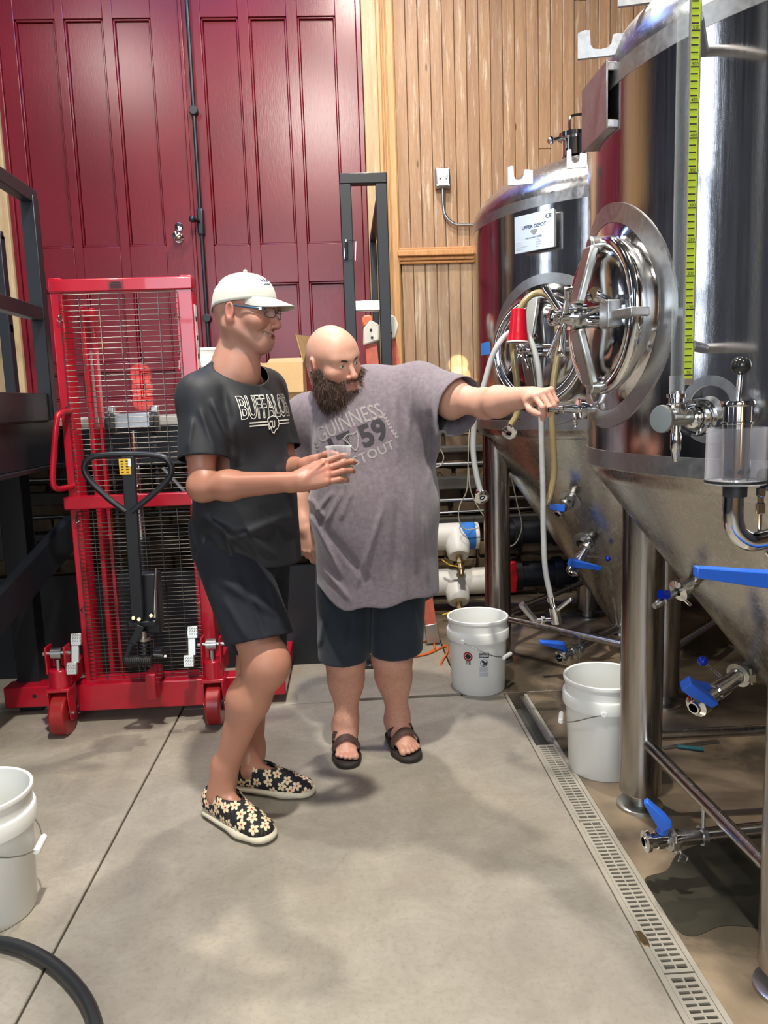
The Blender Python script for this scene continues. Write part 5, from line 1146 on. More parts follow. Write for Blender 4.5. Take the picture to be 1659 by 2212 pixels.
def solid(name, prims, h, mat, parent=None, color=None, box=None, smooth=1, shell=0.0, cuts=(), extra=None):
    """shell > 0: the cut faces are left open and the cloth gets that thickness"""
    us = [p for p in prims if p.op == 'u']
    lo = np.min([p.c-p.r for p in us], 0)-0.03; hi = np.max([p.c+p.r for p in us], 0)+0.03
    def f(P, a, b):
        d = evaluate(prims, P, a, b)
        if extra is not None: d = d-extra(P)
        for c in cuts: d = np.maximum(d, c(P))
        return d
    Pp, F = sdf_mesh(f, lo, hi, h, smooth=smooth)
    if shell > 0:
        cv = np.max([c(Pp) for c in cuts], 0); cap_ = (cv > -0.55*h)[F].all(1); F = F[~cap_]
        used = np.zeros(len(Pp), bool); used[F.ravel()] = True; ix = np.cumsum(used)-1; Pp = Pp[used]; F = ix[F]
        E_ = np.concatenate([F[:, [i, (i+1) % 4]] for i in range(4)]); Es = np.sort(E_, 1); u_, iv, ct_ = np.unique(Es[:, 0]*len(Pp)+Es[:, 1], return_inverse=True, return_counts=True)
        be = Es[ct_[iv] == 1]                                  # smooth the raw edge of the cloth along itself
        for _ in range(8):
            acc = np.zeros_like(Pp); n_ = np.bincount(be[:, 0], minlength=len(Pp))+np.bincount(be[:, 1], minlength=len(Pp)); mk = n_ > 0
            for c in range(3): acc[:, c] = np.bincount(be[:, 0], Pp[be[:, 1], c], len(Pp))+np.bincount(be[:, 1], Pp[be[:, 0], c], len(Pp))
            Pp[mk] = Pp[mk]*0.4+acc[mk]/n_[mk, None]*0.6
    o = mesh_obj(name, Pp, F, mat, parent, color(Pp) if color is not None else None)
    if shell > 0: m = o.modifiers.new('solid', 'SOLIDIFY'); m.thickness = shell; m.offset = -1
    return o
def plane(p, n):                                        # clip: keeps the side the normal points away from
    p = np.array(p, float); n = np.array(n, float); n = n/np.linalg.norm(n); return lambda P: (P-p) @ n
def frame3(fwd_, up_=(0, 0, 1)):                        # columns: x = to the figure's left, y = forward, z = up
    y = np.array(fwd_, float); y /= np.linalg.norm(y); z = np.array(up_, float); z = z-(z @ y)*y; z /= np.linalg.norm(z); x = np.cross(y, z); return np.stack([x, y, z], 1)
nv = lambda v: np.array(v, float)/np.linalg.norm(v)
def wave(P, d, f, ph=0.0): return np.sin((P @ np.array(d, float))*f+ph)
def fold(a, b, w, depth):                               # one cloth fold as a displacement ridge along a segment
    a = np.array(a, float); b = np.array(b, float); ab = b-a; L2 = ab @ ab
    def fn(P):
        q = P-a; t = np.clip((q @ ab)/L2, 0, 1); d = q-t[:, None]*ab; return depth*np.exp(-(d*d).sum(1)/(w*w))*np.sqrt(np.clip(4*t*(1-t)+0.15, 0, 1))
    return fn
def belong_cut(p, n, limb, rest):
    """cuts a sleeve or trouser leg only: beyond the plane, where the limb's piece is nearer than the rest of the garment"""
    p = np.array(p, float); n = nv(n)
    def fn(P):
        a = (P-p) @ n; out = a.copy(); m = a > -0.02
        if m.any():
            Q = P[m]; l = np.min([q.fn(Q) for q in limb], 0); r = np.min([q.fn(Q) for q in rest], 0); out[m] = np.minimum(a[m], r-l)
        return out
    return fn
# shape noise: cheap sum of sines, stable
def lump(P, f=1.0, seed=0.0):
    return (np.sin(P[:, 0]*23*f+seed)*np.sin(P[:, 1]*19*f+1.3*seed)*np.sin(P[:, 2]*21*f+2.1*seed))

# ---- skin, cloth and hair materials
def skin_mat(name, rough=0.45):
    t = NT(name); at = t.n('ShaderNodeAttribute'); at.attribute_name = 'tone'; c = t.coord(); n1 = t.noise(c, 45, 6, 0.6); n2 = t.noise(c, 420, 2)
    k = t.mix(t.ramp(n1, [(0.35, 0.16), (0.65, 0.0)]), at.outputs['Color'], rgb(176, 92, 74)); t.base(k)
    t.set(Roughness=rough, Subsurface_Weight=0.12, Subsurface_Scale=0.008); t.b.inputs['Subsurface Radius'].default_value = (1.0, 0.35, 0.2)
    t.bump(n2, 0.12, 0.0006); M[name] = t.m
skin_mat('skin_tan'); skin_mat('skin_fair', 0.50)
def cloth(name, a, b, scale=900, rough=0.85, mott=30, sheen=0.2, bumps=0.3, mid=None):
    t = NT(name); c = t.coord(); n1 = t.noise(c, mott, 7, 0.7); n2 = t.noise(c, scale, 2)
    t.base(t.ramp(n1, [(0.3, a), (0.7, b)])); t.set(Roughness=rough, Sheen_Weight=sheen); t.bump(n2, bumps, 0.0008); M[name] = t.m
cloth('shirt_navy', rgb(17, 19, 25), rgb(23, 26, 33), 700, 0.6, 12, 0.03)
cloth('shorts_navy', rgb(9, 14, 27), rgb(13, 19, 33), 600, 0.85, 8, 0.02)
cloth('shirt_heather', rgb(98, 88, 96), rgb(124, 113, 120), 900, 0.9, 60, 0.35)
cloth('shorts_teal', rgb(18, 28, 38), rgb(26, 38, 50), 700, 0.85, 20, 0.15)
cloth('cap_white', rgb(196, 196, 186), rgb(210, 210, 200), 900, 0.8, 20, 0.1)
t = NT('shoe_print'); at = t.n('ShaderNodeAttribute'); at.attribute_name = 'tone'; t.base(at.outputs['Color']); t.set(Roughness=0.8); t.bump(t.noise(t.coord(), 900, 2), 0.3, 0.0006); M['shoe_print'] = t.m
simple('shoe_sole', rgb(214, 206, 184), 0.6, 0.0, 0.1, 60, 0.06, 40)
simple('sandal_brown', rgb(70, 54, 46), 0.55, 0.0, 0.3, 160, 0.15, 40)
simple('sandal_sole', rgb(44, 36, 32), 0.7, 0.0, 0.2, 80, 0.1)
simple('teeth_white', rgb(236, 230, 218), 0.2); simple('eye_white', rgb(225, 218, 210), 0.15); simple('iris', rgb(70, 56, 44), 0.1); simple('brow_hair', rgb(52, 36, 28), 0.8)
simple('mouth_dark', rgb(92, 30, 30), 0.5)
simple('print_white', rgb(228, 226, 216), 0.6); simple('print_grey', rgb(148, 141, 140), 0.85, var=0.15, vscale=120); simple('print_dark', rgb(54, 50, 56), 0.85, var=0.2, vscale=90)
simple('frame_blue', rgb(60, 104, 140), 0.25, 0.4); simple('cap_black', rgb(30, 30, 34), 0.6)
t = NT('beard_hair'); hi_ = t.n('ShaderNodeObjectInfo'); at = t.n('ShaderNodeAttribute'); at.attribute_name = 'tone'; t.base(at.outputs['Color']); t.set(Roughness=0.6, Sheen_Weight=0.1); M['beard_hair'] = t.m

def head_prims(smile=0.0, wide=1.0, nose=1.0, jaw=1.0, eye=0.0):
    """origin between the eyes' level in the middle of the head; x = figure's left, y = forward, z = up"""
    w = wide; L = []
    L.append(ell((0, -0.012, 0.030), (0.0775*w, 0.094, 0.090), 0.02))
    L.append(ell((0, -0.040, 0.008), (0.070*w, 0.063, 0.075), 0.03))
    L.append(ell((0, 0.030, 0.030), (0.064*w, 0.058, 0.060), 0.03))
    L.append(ell((0, 0.028, -0.045), (0.057*w, 0.060, 0.070), 0.035))
    for s in (-1, 1):
        L.append(cone((s*0.058*w, -0.012, -0.052), (s*0.022*jaw, 0.058, -0.102), 0.017, 0.015, 0.035))
        L.append(ell((s*0.046*w, 0.050, -0.028), (0.022, 0.022, 0.016), 0.03))
        L.append(cone((s*0.012, 0.082, 0.020), (s*0.046, 0.064, 0.022), 0.010, 0.009, 0.022))
    L.append(ell((0, 0.062, -0.102), (0.026*jaw, 0.021, 0.019), 0.03))
    for s in (-1, 1): L.append(ell((s*0.031, 0.093, 0.000), (0.019, 0.014, 0.0115), 0.014, 's'))
    for s in (-1, 1):
        L.append(ell((s*0.0315, 0.0695, 0.0015), (0.0155, 0.0150, 0.0140), 0.004))         # eyeball mass with lids
        L.append(ell((s*0.0315, 0.0865, -0.0012-eye), (0.0135, 0.0075, 0.0036), 0.002, 's'))   # opening between the lids
    n = nose
    L.append(cone((0, 0.083, 0.008), (0, 0.108*1.0, -0.034), 0.0075, 0.0095*n, 0.014))
    L.append(ell((0, 0.108, -0.040), (0.0125*n, 0.0125, 0.0105), 0.008))
    for s in (-1, 1):
        L.append(ell((s*0.0130*n, 0.095, -0.044), (0.0075, 0.0105, 0.0080), 0.006)); L.append(ell((s*0.0065*n, 0.102, -0.0520), (0.0035, 0.0055, 0.004), 0.003, 's'))
    # mouth
    if smile > 0:
        L.append(ell((0, 0.074, -0.076), (0.031, 0.019, 0.022), 0.02))
        for s in (-1, 1):
            L.append(ell((s*0.042, 0.060, -0.034), (0.018, 0.018, 0.015), 0.022))                       # raised cheeks
            L.append(cone((s*0.020, 0.089, -0.043), (s*0.041, 0.069, -0.066), 0.0022, 0.0020, 0.010, 's')) # laugh line
        for k in range(-4, 5): x = k*0.0066; L.append(ell((x, 0.088-abs(x)*0.62, -0.0755+abs(x)*0.50), (0.0066, 0.013, 0.0098-abs(x)*0.22), 0.003, 's'))
        for s in (-1, 1): L.append(cone((0, 0.0935, -0.0625), (s*0.030, 0.072, -0.057), 0.0048, 0.0032, 0.004)); L.append(cone((0, 0.0900, -0.0885), (s*0.028, 0.070, -0.0665), 0.0062, 0.0034, 0.005))
    else:
        L.append(ell((0, 0.076, -0.072), (0.026, 0.016, 0.019), 0.02))
        for s in (-1, 1):
            L.append(cone((0, 0.0945, -0.0680), (s*0.021, 0.081, -0.0725), 0.0058, 0.0034, 0.004)); L.append(cone((0, 0.0935, -0.0805), (s*0.020, 0.080, -0.0765), 0.0062, 0.0034, 0.004))
            L.append(cone((0, 0.1000, -0.0740), (s*0.021, 0.084, -0.0750), 0.0011, 0.0008, 0.003, 's'))
    for s in (-1, 1):                                       # ears
        Re = frame3((s*0.94, -0.30, 0.0))
        L.append(ell((s*0.083*w, -0.016, -0.008), (0.0175, 0.0095, 0.032), 0.006, R=Re)); L.append(ell((s*0.0800*w, -0.010, -0.034), (0.009, 0.008, 0.011), 0.008, R=Re))
        L.append(ell((s*0.0905*w, -0.012, -0.006), (0.0095, 0.0055, 0.020), 0.004, 's', R=Re)); L.append(ell((s*0.083*w, -0.004, -0.012), (0.0045, 0.005, 0.008), 0.004, R=Re))
    return L
def finger(base, dirs, lens, r0_, r1_):
    """chain of joints from base along the given directions"""
    p = np.array(base, float); out = []; n = len(lens)
    for i, (d, l) in enumerate(zip(dirs, lens)):
        q = p+nv(d)*l; ra = r0_+(r1_-r0_)*i/n; rb = r0_+(r1_-r0_)*(i+1)/n
        out.append(cone(p, q, ra, rb, 0.0015 if i == 0 else 0.004)); p = q
    return out
# ------------------------------------------------------------------ people
def hand_prims(w, F_, back, side, curls, thumb, s=1.0, spread=0.0):
    """w wrist; F_ finger direction; back = back-of-hand normal; side +1 thumb towards local x, -1 opposite"""
    R = frame3(F_, back); L = []
    kn = [(0.031, 0.088), (0.010, 0.093), (-0.011, 0.089), (-0.030, 0.080)]
    for x, y in kn: L.append(cone((side*x*0.55, 0.008, 0), (side*x, y-0.004, 0.002), 0.0150, 0.0120, 0.016))
    L.append(ell((side*0.0, 0.045, -0.004), (0.036, 0.045, 0.015), 0.012)); L.append(cone((0, -0.025, 0), (0, 0.012, 0), 0.022, 0.023, 0.02, flat=((0, 0, 1), 0.75)))
    L.append(ell((side*0.024, 0.028, -0.012), (0.017, 0.028, 0.014), 0.014))
    for (x, y) in kn: L.append(ell((side*x, y-0.002, 0.007), (0.0085, 0.0095, 0.0075), 0.007))
    lens = [(0.042, 0.025, 0.021), (0.046, 0.029, 0.022), (0.043, 0.027, 0.021), (0.034, 0.021, 0.019)]
    for i, ((x, y), ln) in enumerate(zip(kn, lens)):
        c = curls[i]; a = 0; ds = []
        for t in c[:3]: a += math.radians(t); ds.append((side*(0.10-0.07*i)*spread*math.cos(a)+ (c[3] if len(c) > 3 else 0), math.cos(a), -math.sin(a)))
        L += finger((side*x, y, 0.0), ds, ln, 0.0098 if i < 3 else 0.0088, 0.0075)
    b, d1, d2, d3 = thumb; L += finger(b, (d1, d2, d3), (0.034, 0.030, 0.026), 0.0135, 0.0095)
    return xform(L, np.array(w, float), R, s)
def arm_prims(sh, el, wr, ru, rf, rw):
    sh, el, wr = (np.array(v, float) for v in (sh, el, wr)); m = el+(wr-el)*0.28
    return [cone(sh, el, ru*1.08, ru*0.80, 0.03), ell(sh*0.5+el*0.5, (ru*1.02, ru*1.02, ru*1.4), 0.04), ell(el, (rf*0.86,)*3, 0.03), cone(el, m, rf*0.88, rf*1.0, 0.03), cone(m, wr, rf*1.0, rw, 0.03)]
def leg_prims(hp, kn, an, rt, rk, rc, ra, back):
    hp, kn, an, back = (np.array(v, float) for v in (hp, kn, an, back)); c = kn+(an-kn)*0.30+back*0.022
    return [cone(hp, kn+back*0.012, rt, rk*1.12, 0.05), ell(kn-back*0.008, (rk*0.92, rk*0.92, rk*1.15), 0.04), cone(kn, c, rk*0.92, rc, 0.05), cone(c, an+(0, 0, 0.03), rc*0.98, ra*1.05, 0.05), cone(an+(0, 0, 0.06), an, ra*1.02, ra*1.1, 0.03)]
def fold_cam(pa, pb, Y, w, depth):                    # ridge running between two points as seen from the front; follows the cloth in depth
    a = np.array(W(*pa, Y)); b = np.array(W(*pb, Y)); v = nv((a+b)/2-V3(0, 0, CAM_Z)); a2, b2 = a, b
    ab = b2-a2; ab = ab-(ab @ v)*v; L2 = ab @ ab
    def fn(P):
        q = P-a2; q = q-np.outer(q @ v, v); t = np.clip((q @ ab)/L2, 0, 1); d = q-t[:, None]*ab
        return depth*np.exp(-(d*d).sum(1)/(w*w))*np.clip(4*t*(1-t)*1.3+0.1, 0, 1)
    return fn
def local_cut(p, n, r):
    p = np.array(p, float); n = nv(n); return lambda P: np.minimum((P-p) @ n, r-np.sqrt(((P-p)**2).sum(1)))
def tone(base, P): return np.tile(np.array(base), (len(P), 1))
def blend(C, col, w): w = np.clip(w, 0, 1)[:, None]; return C*(1-w)+np.array(col)*w
def face_tone(C, P, c, R, s, stub, stubcol, lip=rgb(178, 92, 86)):
    q = ((P-c) @ R)/s; near_ = (np.abs(q[:, 2]) < 0.16) & (np.sqrt((q**2).sum(1)) < 0.2)
    x, y, z = np.abs(q[:, 0]), q[:, 1], q[:, 2]
    g = lambda a, b, cx, cy, cz: np.exp(-(((x-a)/cx)**2+((y-b[0])/cy)**2+((z-b[1])/cz)**2))
    C = blend(C, rgb(190, 104, 86), 0.45*g(0.044, (0.06, -0.03), 0.022, 0.03, 0.018)*near_)
    C = blend(C, rgb(188, 96, 82), 0.55*g(0.0, (0.108, -0.040), 0.018, 0.02, 0.016)*near_)
    C = blend(C, rgb(190, 100, 86), 0.5*g(0.085, (-0.014, -0.008), 0.014, 0.02, 0.034)*near_)
    if stub: C = blend(C, stubcol, stub*near_*np.clip((-0.045-z+0.25*(y-0.05))/0.02, 0, 1)*(y > -0.01)*(z > -0.135))
    C = blend(C, lip, 0.75*near_*np.clip(1-((x/0.025)**2+((z+0.074)/0.0095)**2), 0, 1)**0.5*(y > 0.072)*(z < -0.062))
    return C
def eyes(parent, c, R, s, iris='iris', look=(0, 0), lid='eyelid_tan', up_edge=86, lo_edge=66):
    for sd in (-1, 1):
        o = c+R @ (V3(sd*0.0315, 0.0707, -0.0002)*s); f = nv(R @ V3(look[0], 1, look[1]))
        e = MB().ball(o, 0.0128*s, 20).build('eye', 'eye_white', parent); u, v = perp(Vector(f))
        MB().lathe([(0.0, 0.0131*s), (0.0028*s, 0.01295*s), (0.0050*s, 0.01225*s), (0.0053*s, 0.0116*s)], o, f, 20).build('iris', iris, e); MB().lathe([(0, 0.0134*s), (0.0020*s, 0.0132*s), (0.0021*s, 0.0128*s)], o, f, 14).build('pupil', 'ink_black', e)
        for ax, edge in (((0, -0.10, 1), up_edge), ((0, -0.10, -1), lo_edge)):
            rr = 0.0139*s; MB().lathe([(rr*math.sin(math.radians(edge*i/8)), rr*math.cos(math.radians(edge*i/8))) for i in range(9)]+[(0.0128*s*math.sin(math.radians(edge)), 0.0128*s*math.cos(math.radians(edge)))], o, R @ V3(*ax), 28).build('eyelid', lid, parent)
def brows(parent, c, R, s, w=0.0042, mat='brow_hair', drop=0.0, tilt=0.0):
    for sd in (-1, 1):
        pts = [(0.014, 0.0895, 0.0165-tilt), (0.026, 0.0875, 0.0200), (0.038, 0.0800, 0.0215), (0.048, 0.068, 0.0180)]
        p = spline([Vector(c+R @ (V3(sd*x, y+0.0015, z-drop)*s)) for x, y, z in pts], 4); n = len(p); MB().tube(p, [w*s*(1-0.55*(i/(n-1))**2)*(0.75 if i == 0 else 1) for i in range(n)], 8).build('eyebrow', mat, parent)

def shirt_bvh(o): return BVHTree.FromPolygons([o.matrix_basis @ v.co + (o.parent.location if o.parent else Vector()) for v in o.data.vertices], [tuple(p.vertices) for p in o.data.polygons])
def project_print(bvh, vs, fs, frm, direction, name, mat, parent, off=0.0008, sub=0.006):
    """flat lettering (vs in metres, frm maps (x, y) to a start point) pressed onto the cloth along direction"""
    bm = bmesh.new(); bv = [bm.verts.new((v[0], v[1], 0)) for v in vs]
    for f in fs:
        try: bm.faces.new([bv[i] for i in f])
        except ValueError: pass
    bmesh.ops.triangulate(bm, faces=bm.faces)
    for _ in range(5):
        es = [e for e in bm.edges if e.calc_length() > sub]
        if not es: break
        bmesh.ops.subdivide_edges(bm, edges=es, cuts=1); bmesh.ops.triangulate(bm, faces=bm.faces)
    d = Vector(direction).normalized(); bad = []
    for v in bm.verts:
        p = frm(v.co.x, v.co.y); h = bvh.ray_cast(p, d, 1.0)
        if h[0] is None: bad.append(v)
        else: v.co = h[0]-d*off*0.4+h[1]*off
    if bad: bmesh.ops.delete(bm, geom=bad, context='VERTS')
    long_ = [f for f in bm.faces if max(e.calc_length() for e in f.edges) > 0.05]
    if long_: bmesh.ops.delete(bm, geom=long_, context='FACES')
    bm.verts.index_update(); v2 = [v.co.copy() for v in bm.verts]; f2 = [tuple(v.index for v in f.verts) for f in bm.faces]; bm.free()
    return MB().add(v2, f2).build(name, mat, parent, smooth=0) if f2 else None
def outline(vs, fs, w):
    """ribbons along the open outline of flat lettering"""
    cnt = {}
    for f in fs:
        for i in range(len(f)):
            a, b = f[i], f[(i+1) % len(f)]; cnt[(min(a, b), max(a, b))] = cnt.get((min(a, b), max(a, b)), 0)+1
    V, F = [], []
    for (a, b), n in cnt.items():
        if n != 1: continue
        p, q = Vector(vs[a]), Vector(vs[b]); d = q-p
        if d.length < 1e-6: continue
        d.normalize(); s = Vector((-d.y, d.x, 0))*w/2; p2, q2 = p-d*w*0.4, q+d*w*0.4; k = len(V); V += [p2+s, p2-s, q2-s, q2+s]; F.append((k, k+1, k+2, k+3))
    return V, F
def weld(vs, fs):
    key = {}; m = []; out = []
    for v in vs:
        k = (round(v[0], 5), round(v[1], 5))
        if k not in key: key[k] = len(out); out.append(v)
        m.append(key[k])
    return out, [tuple(m[i] for i in f) for f in fs if len(set(m[i] for i in f)) > 2]
def shoe(parent, heel, toe, L=0.32, wd=1.0, seed=1):
    heel = V3(*heel); toe = V3(*toe); mid = (heel+toe)/2; f = nv(toe-heel); o = mid-f*L/2; o[2] = 0; R = frame3(f); k = L/0.30
    S = [cone((0, 0.040, 0.017), (0.002, 0.20, 0.017), 0.037, 0.050, 0.01, flat=((0, 0, 1), 0.42)), cone((0.002, 0.20, 0.017), (0.0, 0.252, 0.017), 0.050, 0.047, 0.02, flat=((0, 0, 1), 0.42))]
    U = [cone((0, 0.042, 0.045), (0.001, 0.20, 0.032), 0.034, 0.044, 0.02, flat=((0, 0, 1), 0.78)), ell((0, 0.245, 0.030), (0.044, 0.046, 0.028), 0.02), cone((0, 0.045, 0.072), (0, 0.115, 0.076), 0.031, 0.034, 0.03), cone((0, 0.12, 0.070), (0, 0.20, 0.042), 0.032, 0.036, 0.03)]
    sole = solid('sole', xform(S, o, R, k), 0.0028, 'shoe_sole', parent, cuts=[lambda P: -(P[:, 2]-0.001), lambda P: P[:, 2]-0.030*k])
    pc = o+R @ V3(0, 0.10, 0.098)*k; n = R @ nv((0, 0.10, 1))
    rnd = np.random.RandomState(seed)
    def col(P):
        q = ((P-o) @ R)/k; C = tone(rgb(26, 24, 30), P); N = 46; idx = rnd.choice(len(P), N*6, replace=False); cs = []
        for i in idx:
            if all(np.linalg.norm(q[i]-q[j]) > 0.026 for j in cs) and len(cs) < N: cs.append(i)
        C = blend(C, rgb(70, 68, 62), 0.9*(np.abs(np.sin(q[:, 0]*210+np.sin(q[:, 1]*120)*2.4)) < 0.12))
        for i in cs:
            d = q-q[i]; nrm = nv(q[i]-V3(0, q[i][1], 0.02)); t1 = nv(np.cross(nrm, (0, 1, 0.1))); t2 = np.cross(nrm, t1)
            a = d @ t1; b = d @ t2; r = np.sqrt((d*d).sum(1)); th = np.arctan2(b, a)+rnd.rand()*6; rad = 0.0160*(0.42+0.58*np.abs(np.cos(2.5*th)))
            C = blend(C, rgb(232, 214, 178), ((r < rad)*1.0)); C = blend(C, rgb(206, 176, 130), (r < rad*0.5)*0.5); C = blend(C, rgb(176, 30, 34), (r < 0.0030)*1.0)
        return C
    up_ = solid('upper', xform(U, o, R, k), 0.0022, 'shoe_print', parent, color=col, shell=0.0028, cuts=[lambda P: (P-pc) @ n, lambda P: -(P[:, 2]-0.026*k)])
    return o, R, k

# ================================================================= the older man in the white cap
A = thing('person', 'smiling man in white cap, glasses, dark T-shirt and dark shorts holding a clear cup', 'person', (-0.38, 2.55, 0))
fa = nv((0.80, -0.60, 0)); ra = np.cross(fa, (0, 0, 1))                       # facing, figure's right
S0 = V3(-0.366, 2.56, 1.455); shR = S0+ra*0.142+V3(0, 0, -0.018); shL = S0-ra*0.155
elR = np.array(W(437, 1052, 2.37)); wrR = np.array(W(646, 1040, 2.245)); shR_ = shR
hpC = V3(-0.362, 2.60, 0.93); fh = nv((0.88, -0.47, 0)); rh = np.cross(fh, (0, 0, 1)); hpR = hpC+rh*0.085; hpL = hpC-rh*0.085
knR = np.array(W(578, 1432, 2.40)); anR = np.array(W(486, 1686, 2.50)); knL = np.array(W(556, 1440, 2.70)); anL = np.array(W(550, 1662, 2.76)); anL[2] = max(anL[2], 0.085)
cH = V3(-0.296, 2.505, 1.697); RH = frame3((0.93, -0.36, -0.10), (0.05, 0.0, 1)); sH = 1.0
hp_ = head_prims(smile=1.0, nose=1.05)
cupC = np.array(W(733, 1005, 2.285)); cupT = W(733, 964, 2.285).z; cupB = cupT-0.112
elL = V3(-0.20, 2.62, 1.17); wrL = np.array(W(672, 1006, 2.375))
PA = xform(hp_, cH, RH, sH)
nb = np.array(W(507, 800, 2.53))
PA += [cone(cH+RH @ V3(0, -0.035, -0.055), nb, 0.053, 0.058, 0.03), cone(cH+RH @ V3(0, 0.005, -0.085), nb+fa*0.028+V3(0, 0, -0.01), 0.037, 0.042, 0.03),
       cone(nb, S0+V3(0, 0, -0.05), 0.07, 0.09, 0.05), cone(nb, shR-V3(0, 0, 0.03), 0.045, 0.045, 0.04), cone(nb, shL-V3(0, 0, 0.03), 0.045, 0.045, 0.04),
       cone(nb+fa*0.03+V3(0, 0, 0.035), cH+RH @ V3(0.062, -0.03, -0.05), 0.010, 0.012, 0.03),
       cone(S0-V3(0, 0, 0.10), hpC+V3(0, 0, 0.05), 0.115, 0.115, 0.05, flat=(fa, 0.72)), ell(hpC, (0.12, 0.12, 0.10), 0.05)]
PA += arm_prims(shR, elR, wrR, 0.047, 0.0425, 0.027) + arm_prims(shL-V3(0, 0, 0.02), elL, wrL, 0.046, 0.043, 0.026)
PA += [cone(elR+(wrR-elR)*0.25+V3(0, -0.034, 0.018), wrR+V3(0, -0.014, 0.010), 0.006, 0.004, 0.02)]
bR = -fh
PA += leg_prims(hpR, knR, anR, 0.086, 0.060, 0.064, 0.036, bR)+leg_prims(hpL, knL, anL, 0.080, 0.056, 0.058, 0.034, bR)
PA += [ell(knR+fh*0.030+V3(0, 0, 0.002), (0.028, 0.028, 0.036), 0.03)]
kR = np.array(W(705, 1020, 2.243))
PA += hand_prims(wrR, kR-wrR, (-0.10, -0.93, 0.35), -1, [(2, 34, 34), (0, 36, 34), (2, 38, 34), (6, 40, 30)], ((-0.026, 0.030, -0.012), (-0.45, 0.75, -0.55), (-0.1, 0.85, -0.5), (0.1, 0.9, -0.3)), 1.0, 0.6)
PA += [cone(wrR+V3(0.01, -0.020, 0.004), kR+V3(-0.008, -0.010, 0.006+z), 0.0025, 0.0025, 0.009) for z in (-0.018, 0.004, 0.022)]
kL = np.array(W(742, 1012, 2.345))
PA += hand_prims(wrL, kL-wrL, (0.15, 0.95, 0.1), 1, [(28, 62, 48), (26, 62, 50), (28, 62, 48), (34, 60, 46)], ((0.028, 0.030, -0.010), (0.45, 0.75, -0.4), (0.25, 0.85, -0.5), (0.05, 0.85, -0.6)), 0.97, 0.6)
hlR, toR = G(444, 1752), G(590, 1824); hlL, toL = G(528, 1706), G(655, 1716)
def foot_prims(o, R, k, toes=False, z0=0.0):
    F_ = [cone((0, 0.042, 0.032), (0, 0.15, 0.030), 0.026, 0.030, 0.03), ell((0, 0.20, 0.030), (0.036, 0.045, 0.014), 0.03), cone((0, 0.075, 0.075), (0, 0.165, 0.040), 0.031, 0.024, 0.04)]
    if toes:
        F_ = [cone((0, 0.042, 0.034), (0, 0.12, 0.034), 0.032, 0.030, 0.03), cone((0, 0.075, 0.080), (0, 0.19, 0.036), 0.034, 0.022, 0.05), ell((0, 0.185, 0.028), (0.046, 0.045, 0.018), 0.03)]
        sd = toes
        for i, (x, y, r) in enumerate(((-0.030, 0.252, 0.0150), (-0.009, 0.256, 0.0110), (0.009, 0.250, 0.0105), (0.025, 0.240, 0.0100), (0.039, 0.228, 0.0092))): F_ += [cone((sd*x*0.9, 0.205, 0.026), (sd*x, y-0.006, 0.022), r*0.95, r*0.92, 0.004), ell((sd*x, y, 0.021), (r*1.0, r*1.1, r*0.95), 0.004)]
    return xform(F_, o+V3(0, 0, z0), R, k)
oR, RR, kkR = shoe(A, hlR, toR, 0.345, seed=3); oL, RL_, kkL = shoe(A, hlL, toL, 0.325, seed=5)
PA += foot_prims(oR, RR, kkR, z0=0.006)+foot_prims(oL, RL_, kkL, z0=0.006)
anR2 = oR+RR @ V3(0, 0.072, 0.075)*kkR; anL2 = oL+RL_ @ V3(0, 0.072, 0.075)*kkL
PA += [cone(anR+V3(0, 0, 0.05), anR2, 0.036, 0.034, 0.03), cone(anL+V3(0, 0, 0.05), anL2, 0.035, 0.034, 0.03)]
def colA(P):
    C = tone(rgb(178, 132, 113), P); C = blend(C, rgb(160, 110, 88), 0.8*((P[:, 2] < 1.35) & (P[:, 2] > 0.95))); C = blend(C, rgb(184, 130, 104), 0.6*(P[:, 2] < 0.8))
    C = blend(C, rgb(204, 126, 108), 0.55*np.exp(-((P-V3(*kR))**2).sum(1)/0.03**2))
    return face_tone(C, P, cH, RH, sH, 0.30, rgb(150, 118, 104))
ab = solid('skin', PA, 0.0030, 'skin_tan', A, color=colA)
eyes(A, cH, RH, sH, look=(0.15, -0.25)); brows(A, cH, RH, sH, 0.0030, 'brow_hair', 0.0)
m = MB()                                               # teeth: upper row
pts = [cH+RH @ V3(x*0.0062, 0.0845-abs(x)*0.0036, -0.0700+abs(x)*0.0022) for x in range(-4, 5)]
for p_ in pts: m.box(p_, (0.0068, 0.004, 0.0090), Matrix(RH.tolist()))
m.build('teeth', 'teeth_white', A, bevel=0.0012)
# cap: crown, band, curved peak, button, small stitched mark
def hw(x, y, z): return Vector(cH+RH @ (V3(x, y, z)*sH))
m = MB(); n1, n2 = 48, 16; rings = []
for j in range(n2+1):
    t = j/n2; el_ = t*PI/2; rr = math.cos(el_)**0.90 if j < n2 else 0.001; r_ = []
    for i in range(n1):
        a = 2*PI*i/n1; cx, cy = math.sin(a), math.cos(a); base = 0.018+0.019*cy
        x = cx*0.0875*rr; y = -0.012+cy*0.1045*rr*(1.0-0.05*(cy > 0)*t); z = base*(1-t)+0.004+math.sin(el_)**0.98*(0.112-0.010*cy*(1-t))+(1-t)*0
        bump_ = 0.0022*math.sin(a*7+t*5)*math.sin(t*PI)+0.0016*math.sin(a*13-t*9)*math.sin(t*PI); s_ = 1+bump_*9
        if t == 0: s_ = 1.015
        if cy < -0.6 and t < 0.3: z -= 0.012*(1-t/0.3)*(-cy-0.6)/0.4
        r_.append(hw(x*s_, y*s_, z))
    rings.append(r_)
m.loft(rings, cap=False); cap = m.build('cap', 'cap_white', A, smooth=80)
cap.modifiers.new('solid', 'SOLIDIFY').thickness = 0.0025
m = MB(); nu, nv_ = 28, 12; vs = []
